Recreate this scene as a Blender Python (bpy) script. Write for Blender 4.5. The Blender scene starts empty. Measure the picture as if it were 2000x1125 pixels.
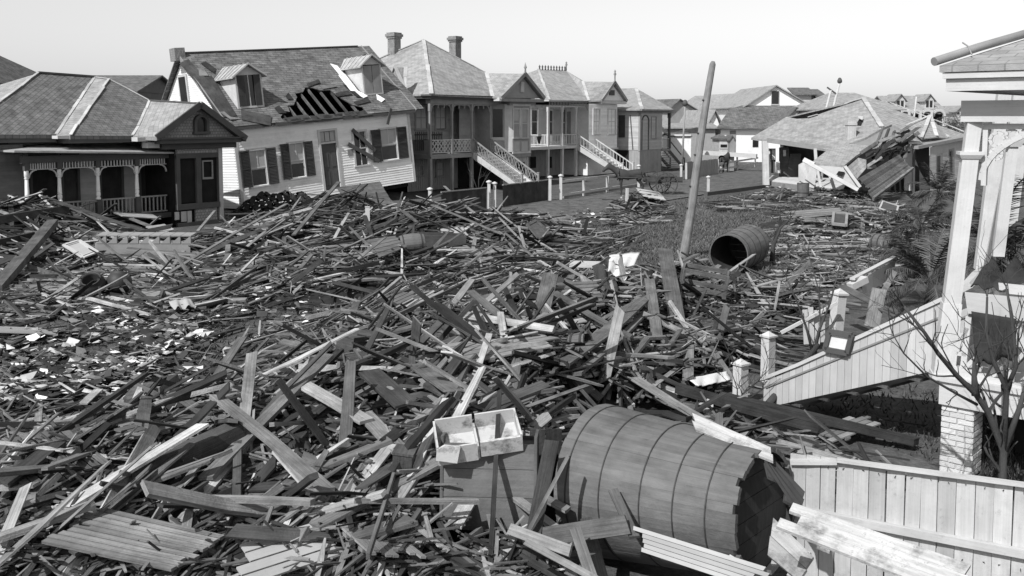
import bpy, bmesh, math, random
import numpy as np
from mathutils import Vector, Matrix, Euler, noise as mnoise

rnd = random.Random(1900)
SC = bpy.context.scene
COL = SC.collection
R = math.radians

# ------------------------------------------------------------------ camera
CAM_H, FPX, PITCH, SHIFT = 4.5, 1900.0, R(4.6), -0.0895
cd = bpy.data.cameras.new('camera')
cam = bpy.data.objects.new('camera', cd)
COL.objects.link(cam)
cam.location = (0, 0, CAM_H)
cam.rotation_euler = (R(90) - PITCH, 0, 0)
cd.sensor_width = 36.0
cd.lens = 36.0 * FPX / 2000.0
cd.shift_y = SHIFT
cd.clip_start, cd.clip_end = 0.1, 3000
SC.camera = cam

# ------------------------------------------------------------------ sky and sun
SUN_AZ, SUN_EL = R(36), R(45)           # azimuth: degrees to the left of straight behind the camera
Ls = Vector((-math.sin(SUN_AZ) * math.cos(SUN_EL), -math.cos(SUN_AZ) * math.cos(SUN_EL), math.sin(SUN_EL)))
wd = bpy.data.worlds.new('World')
SC.world = wd
wd.use_nodes = True
nt = wd.node_tree
nt.nodes.clear()
wo = nt.nodes.new('ShaderNodeOutputWorld')
bg = nt.nodes.new('ShaderNodeBackground')
sky = nt.nodes.new('ShaderNodeTexSky')
sky.sky_type = 'NISHITA'
sky.sun_disc = False
sky.sun_elevation = SUN_EL
sky.sun_rotation = math.atan2(Ls.x, Ls.y)
sky.air_density = 1.0
sky.dust_density = 0.3
sky.ozone_density = 1.0
sep = nt.nodes.new('ShaderNodeSeparateColor')     # a blue-sensitive glass plate: only the sky's blue counts
nt.links.new(sky.outputs[0], sep.inputs[0])
nt.links.new(sep.outputs[2], bg.inputs[0])
nt.links.new(bg.outputs[0], wo.inputs[0])
bg.inputs[1].default_value = 0.12
sl = bpy.data.lights.new('sun', 'SUN')
sl.energy = 4.8
sl.angle = R(0.53)
sl.color = (1, 1, 1)
so = bpy.data.objects.new('sun', sl)
COL.objects.link(so)
so.rotation_euler = Ls.to_track_quat('Z', 'Y').to_euler()
SC.view_settings.view_transform = 'Standard'
SC.view_settings.look = 'None'
SC.view_settings.gamma = 1.0
SC.view_settings.exposure = 0.05

# ------------------------------------------------------------------ pixel to place
RGT = Vector((1, 0, 0))
FWD = Vector((0, math.cos(PITCH), -math.sin(PITCH)))
UPV = Vector((0, math.sin(PITCH), math.cos(PITCH)))
CP = Vector((0, 0, CAM_H))
PY0 = 562.5 + SHIFT * 2000.0


def ray(px, py):
    return FWD + RGT * ((px - 1000.0) / FPX) + UPV * ((PY0 - py) / FPX)


def P(px, py, Y):
    d = ray(px, py)
    return CP + d * (Y / d.y)


def G(px, py, z=0.0):
    d = ray(px, py)
    return CP + d * ((z - CAM_H) / d.z)


def proj(p):
    v = Vector(p) - CP
    d = v.dot(FWD)
    return (1000 + FPX * v.x / d, PY0 - FPX * v.dot(UPV) / d)


class Frame:
    """local x along the facade, y into the lot, z up"""
    def __init__(s, O, yaw, roll=0.0, tilt=0.0):
        s.M = Matrix.Translation(O) @ Matrix.Rotation(yaw, 4, 'Z') @ Matrix.Rotation(roll, 4, 'Y') @ Matrix.Rotation(tilt, 4, 'X')
        s.I = s.M.inverted()

    def at(s, px, py, w=0.0):                # where the sight line meets local y = w
        o = s.I @ CP
        d = (s.I.to_3x3() @ ray(px, py))
        return o + d * ((w - o.y) / d.y)

    def atx(s, px, py, u):                   # ... local x = u
        o = s.I @ CP
        d = (s.I.to_3x3() @ ray(px, py))
        return o + d * ((u - o.x) / d.x)

    def rect(s, x0, y0, x1, y1, w=0.0):
        a, b = s.at(x0, (y0 + y1) / 2, w), s.at(x1, (y0 + y1) / 2, w)
        c, d = s.at((x0 + x1) / 2, y0, w), s.at((x0 + x1) / 2, y1, w)
        return a.x, b.x, d.z, c.z


# ------------------------------------------------------------------ objects
def tag(o, label=None, cat=None, group=None, kind=None):
    if label: o['label'] = label
    if cat: o['category'] = cat
    if group: o['group'] = group
    if kind: o['kind'] = kind
    return o


def thing(name, label, cat, M=None, group=None):
    o = bpy.data.objects.new(name, None)
    COL.objects.link(o)
    o.empty_display_size = 0.2
    if M is not None:
        o.matrix_world = M if isinstance(M, Matrix) else Matrix.Translation(M)
    return tag(o, label, cat, group)


def link(name, me, parent=None, loc=None, rot=None):
    o = bpy.data.objects.new(name, me)
    COL.objects.link(o)
    if parent is not None: o.parent = parent
    if loc is not None: o.location = loc
    if rot is not None: o.rotation_euler = rot
    return o


class MB:
    """collects faces; build() links them as one mesh object"""
    def __init__(s):
        s.v, s.f, s.uv, s.t, s.sm = [], [], [], [], []
        s.tone = 0.0

    def face(s, pts, uvs=None, tone=None, smooth=False):
        n = len(s.v)
        pts = [Vector(p) for p in pts]
        s.v.extend(pts)
        s.f.append(tuple(range(n, n + len(pts))))
        if uvs is None:
            a = (pts[1] - pts[0])
            if a.length < 1e-6: a = Vector((1, 0, 0))
            a.normalize()
            nn = Vector((0, 0, 0))
            for i in range(1, len(pts) - 1):
                nn += (pts[i] - pts[0]).cross(pts[i + 1] - pts[0])
            b = nn.normalized().cross(a) if nn.length > 1e-9 else Vector((0, 0, 1))
            uvs = [((p - pts[0]).dot(a), (p - pts[0]).dot(b)) for p in pts]
        s.uv.append(uvs)
        s.t.append(s.tone if tone is None else tone)
        s.sm.append(smooth)

    def hexa(s, c, tone=None, off=None):
        """eight corners: bottom 0-3 then top 4-7; the grain runs along the longest edge"""
        c = [Vector(p) for p in c]
        L = [(c[1] - c[0]).length, (c[3] - c[0]).length, (c[4] - c[0]).length]
        k = L.index(max(L))
        ax = [(c[1] - c[0]), (c[3] - c[0]), (c[4] - c[0])][k]
        ax = ax.normalized() if ax.length > 1e-9 else Vector((1, 0, 0))
        if off is None: off = (rnd.random() * 50, rnd.random() * 50)
        for q in ((0, 3, 2, 1), (4, 5, 6, 7), (0, 1, 5, 4), (1, 2, 6, 5), (2, 3, 7, 6), (3, 0, 4, 7)):
            pts = [c[i] for i in q]
            nn = (pts[2] - pts[0]).cross(pts[3] - pts[1])
            nn = nn.normalized() if nn.length > 1e-12 else Vector((0, 0, 1))
            b = nn.cross(ax)
            if b.length < 0.2:
                b = (pts[1] - pts[0]).normalized() if (pts[1] - pts[0]).length > 1e-9 else Vector((0, 1, 0))
                a2 = nn.cross(b)
            else:
                a2 = ax
            s.face(pts, [((p - c[0]).dot(a2) + off[0], (p - c[0]).dot(b) + off[1]) for p in pts], tone)

    def box(s, x0, x1, y0, y1, z0, z1, tone=None):
        s.hexa([(x0, y0, z0), (x1, y0, z0), (x1, y1, z0), (x0, y1, z0), (x0, y0, z1), (x1, y0, z1), (x1, y1, z1), (x0, y1, z1)], tone)

    def bar(s, a, b, wd, th, up=(0, 0, 1), tone=None, jag=0.0):
        """a board from a to b, wd across, th thick along up"""
        a, b = Vector(a), Vector(b)
        d = b - a
        if d.length < 1e-6: return
        d.normalize()
        up = Vector(up)
        sd = d.cross(up)
        if sd.length < 1e-4: sd = d.cross(Vector((1, 0.3, 0)))
        sd.normalize()
        u2 = sd.cross(d).normalized()
        sd = sd * (wd / 2)
        u2 = u2 * (th / 2)
        j = [d * ((rnd.random() - .5) * 2 * jag) for _ in range(4)] if jag else [Vector()] * 4
        s.hexa([a - sd - u2 + j[0], b - sd - u2 + j[1], b + sd - u2 + j[2], a + sd - u2 + j[3],
                a - sd + u2 + j[0], b - sd + u2 + j[1], b + sd + u2 + j[2], a + sd + u2 + j[3]], tone)

    def tube(s, pts, rad, n=8, cap=True, tone=None):
        pts = [Vector(p) for p in pts]
        if not hasattr(rad, '__len__'): rad = [rad] * len(pts)
        rings, L = [], 0.0
        prev = None
        for i, p in enumerate(pts):
            d = (pts[min(i + 1, len(pts) - 1)] - pts[max(i - 1, 0)])
            d = d.normalized() if d.length > 1e-9 else Vector((0, 0, 1))
            if prev is None:
                a = d.orthogonal().normalized()
            else:
                a = (prev - d * prev.dot(d))
                a = a.normalized() if a.length > 1e-6 else d.orthogonal().normalized()
            prev = a
            b = d.cross(a)
            if i: L += (p - pts[i - 1]).length
            rings.append(([p + (a * math.cos(2 * math.pi * k / n) + b * math.sin(2 * math.pi * k / n)) * rad[i] for k in range(n)], L))
        for (r0, l0), (r1, l1) in zip(rings[:-1], rings[1:]):
            for k in range(n):
                k2 = (k + 1) % n
                w = 2 * math.pi * max(rad) / n
                s.face([r0[k], r0[k2], r1[k2], r1[k]], [(l0, k * w), (l0, (k + 1) * w), (l1, (k + 1) * w), (l1, k * w)], tone, smooth=n > 5)
        if cap:
            s.face(rings[0][0][::-1], None, tone)
            s.face(rings[-1][0], None, tone)

    def lathe(s, prof, n=12, M=None, tone=None, smooth=True):
        """prof: (radius, height) pairs about local z"""
        M = M or Matrix()
        for (r0, z0), (r1, z1) in zip(prof[:-1], prof[1:]):
            for k in range(n):
                a0, a1 = 2 * math.pi * k / n, 2 * math.pi * (k + 1) / n
                q = [M @ Vector((r0 * math.cos(a0), r0 * math.sin(a0), z0)), M @ Vector((r0 * math.cos(a1), r0 * math.sin(a1), z0)),
                     M @ Vector((r1 * math.cos(a1), r1 * math.sin(a1), z1)), M @ Vector((r1 * math.cos(a0), r1 * math.sin(a0), z1))]
                w = 2 * math.pi * max(r0, r1, .01) / n
                uv = [(z0, k * w), (z0, k * w + w), (z1, k * w + w), (z1, k * w)]
                if r0 < 1e-6: q, uv = [q[0], q[2], q[3]], [uv[0], uv[2], uv[3]]
                elif r1 < 1e-6: q, uv = q[:3], uv[:3]
                s.face(q, uv, tone, smooth)

    def slab(s, pts, thick, down=(0, 0, -1), tone=None, uvs=None):
        """a thick sheet: polygon plus its copy moved along down"""
        pts = [Vector(p) for p in pts]
        dn = Vector(down) * thick
        s.face(pts, uvs, tone)
        s.face([p + dn for p in pts][::-1], None, tone)
        for i in range(len(pts)):
            a, b = pts[i], pts[(i + 1) % len(pts)]
            s.face([b, a, a + dn, b + dn], None, tone)

    def mesh(s, name, mat):
        me = bpy.data.meshes.new(name)
        me.from_pydata([tuple(v) for v in s.v], [], s.f)
        ul = me.uv_layers.new(name='UVMap')
        flat = [c for f in s.uv for uv in f for c in uv]
        ul.data.foreach_set('uv', flat)
        at = me.attributes.new('tone', 'FLOAT', 'FACE')
        at.data.foreach_set('value', s.t)
        me.polygons.foreach_set('use_smooth', s.sm)
        me.materials.append(mat)
        me.update()
        return me

    def weld(s, d=0.0005):
        s._weld = d
        return s

    def build(s, name, mat, parent=None, loc=None, rot=None):
        me = s.mesh(name, mat)
        if getattr(s, '_weld', 0) or any(s.sm):
            bm = bmesh.new()
            bm.from_mesh(me)
            bmesh.ops.remove_doubles(bm, verts=bm.verts, dist=getattr(s, '_weld', 0.0005) or 0.0005)
            bm.to_mesh(me)
            bm.free()
        return link(name, me, parent, loc, rot)


# ------------------------------------------------------------------ materials
MAT = {}


def mat(name, base, var=0.25, rough=0.85, grain=0.0, grain_sc=(1.2, 45.0), stain=0.0, stain_sc=0.7, stain_to=0.25, bump=0.0, bump_sc=30.0,
        tone=0.5, objvar=0.0, coords='UV', brick=None, wave=None, spec=0.25, metallic=0.0, speck=0.0):
    """grey procedural surface: base value, mottling, grain along U, stains, courses, fine relief"""
    m = bpy.data.materials.new(name)
    m.use_nodes = True
    n, L = m.node_tree.nodes, m.node_tree.links
    bs = n['Principled BSDF']
    bs.inputs['Roughness'].default_value = rough
    bs.inputs['Specular IOR Level'].default_value = spec
    bs.inputs['Metallic'].default_value = metallic
    tc = n.new('ShaderNodeTexCoord')
    src = tc.outputs['UV'] if coords == 'UV' else tc.outputs['Object']

    def math_(op, a, b=None, c=None):
        q = n.new('ShaderNodeMath')
        q.operation = op
        for i, x in enumerate((a, b, c)):
            if x is None: continue
            if isinstance(x, (int, float)): q.inputs[i].default_value = x
            else: L.new(x, q.inputs[i])
        return q.outputs[0]

    def noi(scale, sc3=None, detail=4, from_=None, rgh=0.6):
        q = n.new('ShaderNodeTexNoise')
        q.inputs['Scale'].default_value = scale
        q.inputs['Detail'].default_value = detail
        q.inputs['Roughness'].default_value = rgh
        v = from_ or src
        if sc3:
            mp = n.new('ShaderNodeMapping')
            mp.inputs['Scale'].default_value = sc3
            L.new(v, mp.inputs[0])
            v = mp.outputs[0]
        L.new(v, q.inputs['Vector'])
        return q.outputs[0]

    def rng(x, a, b, c, d):
        q = n.new('ShaderNodeMapRange')
        L.new(x, q.inputs[0])
        for i, t in enumerate((a, b, c, d)): q.inputs[i + 1].default_value = t
        return q.outputs[0]

    val = rng(noi(2.3, None, 5), 0.3, 0.7, base * (1 - var), base * (1 + var))
    hts = []
    if grain:
        g = noi(1.0, (grain_sc[0], grain_sc[1], 1), 6, None, 0.75)
        val = math_('MULTIPLY', val, rng(g, 0.28, 0.72, 1 - grain, 1 + grain))
        hts.append((g, 0.6))
    if stain:
        st = rng(noi(stain_sc, None, 7, tc.outputs['Object'], 0.7), 0.52, 0.68, 0, stain)
        val = math_('MULTIPLY', val, math_('SUBTRACT', 1.0, math_('MULTIPLY', st, 1 - stain_to)))
    if speck:
        sp = rng(noi(9.0, None, 6, None, .8), 0.58, 0.66, 0, speck)
        val = math_('MULTIPLY', val, math_('SUBTRACT', 1.0, sp))
    if brick:
        bk = n.new('ShaderNodeTexBrick')
        bk.inputs['Scale'].default_value = 1.0
        bk.inputs['Brick Width'].default_value = brick[0]
        bk.inputs['Row Height'].default_value = brick[1]
        bk.inputs['Mortar Size'].default_value = brick[2]
        bk.inputs['Color1'].default_value = (1 - brick[3],) * 3 + (1,)
        bk.inputs['Color2'].default_value = (1 + brick[3],) * 3 + (1,)
        bk.inputs['Mortar'].default_value = (brick[4],) * 3 + (1,)
        L.new(src, bk.inputs['Vector'])
        val = math_('MULTIPLY', val, bk.outputs['Color'])
        hts.append((math_('SUBTRACT', 1.0, bk.outputs['Fac']), 1.0))
    if tone:
        at = n.new('ShaderNodeAttribute')
        at.attribute_name = 'tone'
        val = math_('MULTIPLY', val, math_('ADD', 1.0, math_('MULTIPLY', at.outputs['Fac'], tone)))
    if objvar:
        oi = n.new('ShaderNodeObjectInfo')
        val = math_('MULTIPLY', val, rng(oi.outputs['Random'], 0, 1, 1 - objvar, 1 + objvar))
    val = math_('MINIMUM', math_('MAXIMUM', val, 0.012), 0.86)
    cb = n.new('ShaderNodeCombineColor')
    for i in range(3): L.new(val, cb.inputs[i])
    L.new(cb.outputs[0], bs.inputs['Base Color'])
    if bump:
        h = noi(bump_sc, None, 6)
        for x, k in hts: h = math_('ADD', h, math_('MULTIPLY', x, k))
        bp = n.new('ShaderNodeBump')
        bp.inputs['Strength'].default_value = bump
        bp.inputs['Distance'].default_value = 0.02
        L.new(h, bp.inputs['Height'])
        L.new(bp.outputs[0], bs.inputs['Normal'])
    MAT[name] = m
    return m


mat('board', 0.088, 0.4, grain=0.5, stain=0.6, stain_sc=1.4, stain_to=0.35, tone=1.0, bump=0.5, speck=0.25)                # weathered loose boards, tone from the board
mat('white_paint', 0.52, 0.08, 0.6, grain=0.08, stain=0.35, stain_sc=1.3, stain_to=0.6, tone=0.35, bump=0.15, speck=0.12)
mat('clap_white', 0.84, 0.05, 0.7, grain=0.08, stain=0.3, stain_sc=0.9, stain_to=0.55, tone=0.25, bump=0.2, speck=0.18)
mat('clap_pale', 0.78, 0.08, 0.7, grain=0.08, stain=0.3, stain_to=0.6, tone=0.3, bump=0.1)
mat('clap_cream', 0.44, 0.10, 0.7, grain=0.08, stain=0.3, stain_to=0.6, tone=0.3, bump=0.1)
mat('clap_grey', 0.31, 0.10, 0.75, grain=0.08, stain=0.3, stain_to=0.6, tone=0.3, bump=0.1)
mat('clap_dark', 0.13, 0.15, 0.8, grain=0.12, stain=0.3, stain_to=0.6, tone=0.4, bump=0.1)
mat('trim_dark', 0.085, 0.12, 0.7, grain=0.1, stain=0.2, tone=0.3, bump=0.1)
mat('trim_grey', 0.26, 0.12, 0.7, grain=0.1, stain=0.25, tone=0.3, bump=0.1)
mat('trim_light', 0.5, 0.10, 0.65, grain=0.08, stain=0.3, stain_to=0.6, tone=0.3, bump=0.1)
mat('board_dark', 0.07, 0.3, 0.9, grain=0.35, stain=0.4, tone=1.0, bump=0.3)
mat('shutter', 0.075, 0.2, 0.75, grain=0.15, stain=0.3, tone=0.5, brick=(9.0, 0.055, 0.012, 0.05, 0.35), bump=0.3)
mat('slate', 0.14, 0.35, 0.8, stain=0.7, stain_to=0.55, stain_sc=0.5, brick=(0.26, 0.17, 0.012, 0.16, 0.5), bump=0.5, tone=0.4)
mat('slate_grey', 0.30, 0.25, 0.8, stain=0.6, stain_to=0.6, speck=.12, stain_sc=0.4, brick=(0.3, 0.19, 0.010, 0.10, 0.65), bump=0.4, tone=0.4)
mat('wood_shingle', 0.15, 0.35, 0.9, grain=0.2, grain_sc=(1.0, 6.0), stain=0.6, stain_to=0.45, stain_sc=0.5, brick=(0.5, 0.16, 0.014, 0.22, 0.45), bump=0.6, tone=0.6)
mat('tin', 0.38, 0.25, 0.5, grain=0.15, grain_sc=(1, 8), stain=0.4, tone=0.4, spec=0.4, bump=0.1)
mat('flashing', 0.46, 0.12, 0.55, grain=0.12, grain_sc=(1, 6), stain=0.3, stain_to=0.6, tone=0.3)
mat('shingle_wall', 0.3, 0.15, 0.8, brick=(0.14, 0.12, 0.012, 0.14, 0.5), bump=0.4, tone=0.3)
mat('glass', 0.02, 0.3, 0.12, tone=0.0, spec=0.5)
mat('shade_black', 0.016, 0.3, 0.95, tone=0.3)  # near-black colour stands in for shade inside rooms and openings
mat('blind', 0.4, 0.08, 0.8, stain=0.15, tone=0.3)
mat('brick_red', 0.2, 0.25, 0.9, objvar=0.25, bump=0.5, bump_sc=60, tone=0.3, coords='OBJ')
mat('brick_white', 0.58, 0.12, 0.85, objvar=0.14, bump=0.5, bump_sc=70, tone=0.3, stain=0.3, coords='OBJ')
mat('lath', 0.2, 0.3, 0.9, grain=.3, stain=.5, tone=.8, bump=.4)
mat('brick_far', 0.24, 0.2, 0.9, brick=(0.22, 0.075, 0.01, 0.2, 0.6), bump=0.4, tone=0.2)
mat('mortar', 0.42, 0.15, 0.95, tone=0, coords='OBJ', bump=0.4)
mat('tank_wood', 0.125, 0.25, 0.75, grain=0.25, grain_sc=(0.5, 14), stain=0.65, stain_sc=1.1, stain_to=0.5, tone=0.3, bump=0.3, speck=.15)
mat('tank_shade', 0.035, 0.3, 0.9, grain=0.3, grain_sc=(.6, 20), tone=0.5)  # end boards darkened: the shade on them is put into the colour
mat('iron', 0.035, 0.3, 0.6, tone=0.3, spec=0.4, bump=0.1)
mat('pole_wood', 0.19, 0.25, 0.9, grain=0.5, grain_sc=(0.8, 18), stain=0.3, tone=0.2, bump=0.3)
mat('bark', 0.06, 0.3, 0.95, grain=0.3, grain_sc=(3, 20), tone=0.4, bump=0.4)
mat('peeling', 0.45, 0.2, 0.8, grain=0.3, grain_sc=(1.2, 25), stain=0.85, stain_sc=2.2, stain_to=0.15, tone=0.5, bump=0.5, speck=0.6)
mat('leaf', 0.06, 0.35, 0.6, tone=1.2, spec=0.35)
mat('grass', 0.10, 0.3, 0.8, tone=1.2)
mat('paper', 0.42, 0.35, 0.9, tone=1.5, coords='OBJ')
mat('cloth_dark', 0.035, 0.4, 0.95, tone=0.3, coords='OBJ', bump=0.4)
mat('cloth_white', 0.7, 0.1, 0.9, tone=0.3, coords='OBJ', stain=0.4, bump=0.2)
mat('enamel', 0.5, 0.15, 0.45, tone=0.3, coords='OBJ', stain=0.9, stain_sc=4.5, stain_to=0.15, bump=.2)
mat('horse_coat', 0.045, 0.2, 0.6, tone=0, coords='OBJ')
mat('whitewash', 0.47, 0.12, 0.8, tone=0.5, grain=0.18, grain_sc=(.5, 14), stain=0.5, stain_sc=1.6, stain_to=0.55, speck=0.22, bump=.15)
mat('pile', 0.028, 0.5, 0.95, tone=0, coords='OBJ', bump=0.8, bump_sc=8)
# ------------------------------------------------------------------ ground, street, lawn
def ground_mat():
    m = bpy.data.materials.new('earth'); m.use_nodes = True
    n, L = m.node_tree.nodes, m.node_tree.links
    bs = n['Principled BSDF']; bs.inputs['Roughness'].default_value = .95; bs.inputs['Specular IOR Level'].default_value = .15
    tc = n.new('ShaderNodeTexCoord')
    out = None
    for sc, a, b in ((.25, .75, 1.3), (2.2, .7, 1.35), (14.0, .6, 1.45)):
        q = n.new('ShaderNodeTexNoise'); q.inputs['Scale'].default_value = sc; q.inputs['Detail'].default_value = 8; q.inputs['Roughness'].default_value = .7
        L.new(tc.outputs['Object'], q.inputs['Vector'])
        r = n.new('ShaderNodeMapRange'); L.new(q.outputs[0], r.inputs[0]); r.inputs[1].default_value = .3; r.inputs[2].default_value = .7; r.inputs[3].default_value = a; r.inputs[4].default_value = b
        if out is None: out = r.outputs[0]
        else:
            k = n.new('ShaderNodeMath'); k.operation = 'MULTIPLY'; L.new(out, k.inputs[0]); L.new(r.outputs[0], k.inputs[1]); out = k.outputs[0]
        last = q.outputs[0]
    k = n.new('ShaderNodeMath'); k.operation = 'MULTIPLY'; L.new(out, k.inputs[0]); k.inputs[1].default_value = .085
    cb = n.new('ShaderNodeCombineColor')
    for i in range(3): L.new(k.outputs[0], cb.inputs[i])
    L.new(cb.outputs[0], bs.inputs['Base Color'])
    bp = n.new('ShaderNodeBump'); bp.inputs['Strength'].default_value = .8; bp.inputs['Distance'].default_value = .05; L.new(last, bp.inputs['Height']); L.new(bp.outputs[0], bs.inputs['Normal'])
    MAT['earth'] = m


ground_mat()
mat('street_dirt', 0.105, 0.5, 0.95, stain=0.9, stain_sc=.9, stain_to=.4, tone=0, coords='OBJ', bump=1.0, bump_sc=4, speck=.3)
mat('path_dirt', 0.19, 0.25, 0.95, stain=0.4, stain_sc=.8, stain_to=.6, tone=0, coords='OBJ', bump=.5, bump_sc=10)

xs = [-900, -400, -160, -80, -45] + [-40 + i for i in range(0, 90)] + [60, 100, 200, 450, 950]
ys = [-60, -20, 0] + [2 + i for i in range(0, 100)] + [110, 125, 150, 200, 300, 500, 900, 1600]
vs = []
for y in ys:
    for x in xs:
        z = 0.0
        if -35 < x < 45 and 4 < y < 95:
            z = -.06 + .05 * mnoise.noise(Vector((x * .25, y * .25, 3.1)))
        vs.append((x, y, z))
nx = len(xs)
fs = [(j * nx + i, j * nx + i + 1, (j + 1) * nx + i + 1, (j + 1) * nx + i) for j in range(len(ys) - 1) for i in range(nx - 1)]
me = bpy.data.meshes.new('ground'); me.from_pydata(vs, [], fs); me.materials.append(MAT['earth'])
for p in me.polygons: p.use_smooth = True
tag(link('ground', me), 'dark trampled earth of the wrecked street block', kind='structure')

mb = MB()
q = [G(930, 410), G(1075, 389), G(1215, 371), G(1350, 350), G(1480, 326), G(1560, 310), P(1640, 288, 135), P(1700, 288, 135), G(1600, 330), G(1492, 364), G(1385, 378), G(1300, 392), G(1200, 420), G(1080, 432)]
mb.face([p + Vector((0, 0, .012)) for p in q])
tag(mb.build('street', MAT['street_dirt']), 'packed dirt street running off to the upper right', kind='structure')
# low timber kerb on the near side of the street
mb = MB(); a, b = G(1378, 381), G(1490, 366); mb.bar(a + Vector((0, 0, .05)), b + Vector((0, 0, .05)), .25, .24); tag(mb.build('kerb', MAT['trim_dark']), 'dark timber kerb along the near side of the street', kind='structure')


def in_poly(x, y, poly):
    c = False
    j = len(poly) - 1
    for i in range(len(poly)):
        if (poly[i][1] > y) != (poly[j][1] > y) and x < (poly[j][0] - poly[i][0]) * (y - poly[i][1]) / (poly[j][1] - poly[i][1]) + poly[i][0]: c = not c
        j = i
    return c


def sample_poly(poly, r=None):
    r = r or rnd
    x0, x1 = min(p[0] for p in poly), max(p[0] for p in poly)
    y0, y1 = min(p[1] for p in poly), max(p[1] for p in poly)
    while True:
        x, y = r.uniform(x0, x1), r.uniform(y0, y1)
        if in_poly(x, y, poly): return x, y


def build_grass():
    r = random.Random(7)
    mb_v, mb_f, tn = [], [], []
    regs = [([(1100, 455), (1240, 420), (1330, 390), (1400, 382), (1500, 372), (1590, 400), (1560, 450), (1500, 500), (1380, 520), (1200, 500), (1090, 470)], 15000, 1.0),
            ([(1330, 392), (1500, 372), (1700, 420), (1500, 560), (1150, 520)], 4000, 1.0),
            ([(860, 480), (1150, 440), (1240, 470), (1000, 540), (700, 600), (560, 640)], 3500, .8),
            ([(950, 408), (1480, 326), (1492, 364), (1300, 392), (1080, 432)], 3500, .6),
            ([(1560, 700), (1830, 760), (1830, 900), (1560, 820)], 700, 1.0), ([(1870, 800), (2000, 820), (2000, 950), (1870, 920)], 1500, 1.3),
            ([(0, 560), (500, 560), (700, 600), (400, 740), (0, 780)], 3000, .9)]
    for poly, n, s in regs:
        for _ in range(n):
            px, py = sample_poly(poly, r)
            g = G(px, py)
            hgt = r.uniform(.02, .09) * s
            a = r.uniform(0, math.pi)
            w = r.uniform(.012, .03) * min(1.0, g.y / 30 + .15)
            dx, dy = math.cos(a) * w, math.sin(a) * w
            lx, ly = r.uniform(-.09, .09), r.uniform(-.09, .09)
            k = len(mb_v)
            mb_v += [(g.x - dx, g.y - dy, -.04), (g.x + dx, g.y + dy, -.04), (g.x + lx, g.y + ly, hgt)]
            mb_f.append((k, k + 1, k + 2)); tn.append(r.choice((-.35, -.2, 0, .1, .25, .4)) if g.y > 22 else r.choice((-.6, -.5, -.4, -.2, .1)))
    me = bpy.data.meshes.new('grass'); me.from_pydata(mb_v, [], mb_f)
    at = me.attributes.new('tone', 'FLOAT', 'FACE'); at.data.foreach_set('value', tn)
    me.uv_layers.new(name='UVMap'); me.materials.append(MAT['grass'])
    tag(link('grass', me), 'short dry grass of the trampled lawn and verges', 'grass', kind='stuff')


build_grass()
# ------------------------------------------------------------------ building helpers (local frame: x along facade, y into the lot, z up)
YAW = R(53)


def clap(mb, u0, u1, z0, z1, w, holes=(), pitch=0.125, side=None, lap=0.022, miss=0.0):
    """lapped boards on the plane y = w facing -y (or, side given, on x = side facing -x, running in y)"""
    def T(u, z, d):
        return Vector((u, w - d, z)) if side is None else Vector((side - d, u, z))
    nrow = max(1, int(round((z1 - z0) / pitch)))
    ph = (z1 - z0) / nrow
    for i in range(nrow):
        a, b = z0 + i * ph, z0 + (i + 1) * ph
        m = (a + b) / 2
        seg = [(u0, u1)]
        for (h0, h1, hz0, hz1) in holes:
            if hz0 < m < hz1:
                nx = []
                for (p, q) in seg:
                    if h1 <= p or h0 >= q: nx.append((p, q)); continue
                    if h0 > p: nx.append((p, h0))
                    if h1 < q: nx.append((h1, q))
                seg = nx
        for (p, q) in seg:
            # boards of a few metres butted end to end
            cut = [p]
            while q - cut[-1] > 5.0: cut.append(cut[-1] + rnd.uniform(2.4, 4.2))
            cut.append(q)
            for c0, c1 in zip(cut[:-1], cut[1:]):
                if rnd.random() < miss: continue
                t = rnd.uniform(-.35, .35)
                o = rnd.random() * 40
                k = rnd.uniform(0.8, 1.25) * lap
                mb.face([T(c0, a, k), T(c1, a, k), T(c1, b, .004), T(c0, b, .004)], [(c0 + o, a + o), (c1 + o, a + o), (c1 + o, b + o), (c0 + o, b + o)], t)
                mb.face([T(c0, a, 0), T(c1, a, 0), T(c1, a, k), T(c0, a, k)], None, t)


def vboards(mb, u0, u1, z0, z1, w, bw=0.22, batten=True, side=None):
    def B(a, b, zz0, zz1, d0, d1, t):
        if side is None: mb.box(a, b, w - d1, w - d0, zz0, zz1, t)
        else: mb.box(side - d1, side - d0, a, b, zz0, zz1, t)
    u = u0
    while u < u1 - .03:
        e = min(u + bw, u1)
        B(u + .004, e - .004, z0, z1, 0, rnd.uniform(.018, .026), rnd.uniform(-.3, .3))
        if batten and e < u1 - .05: B(e - .025, e + .025, z0, z1, .026, .045, rnd.uniform(-.2, .3))
        u = e


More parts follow.
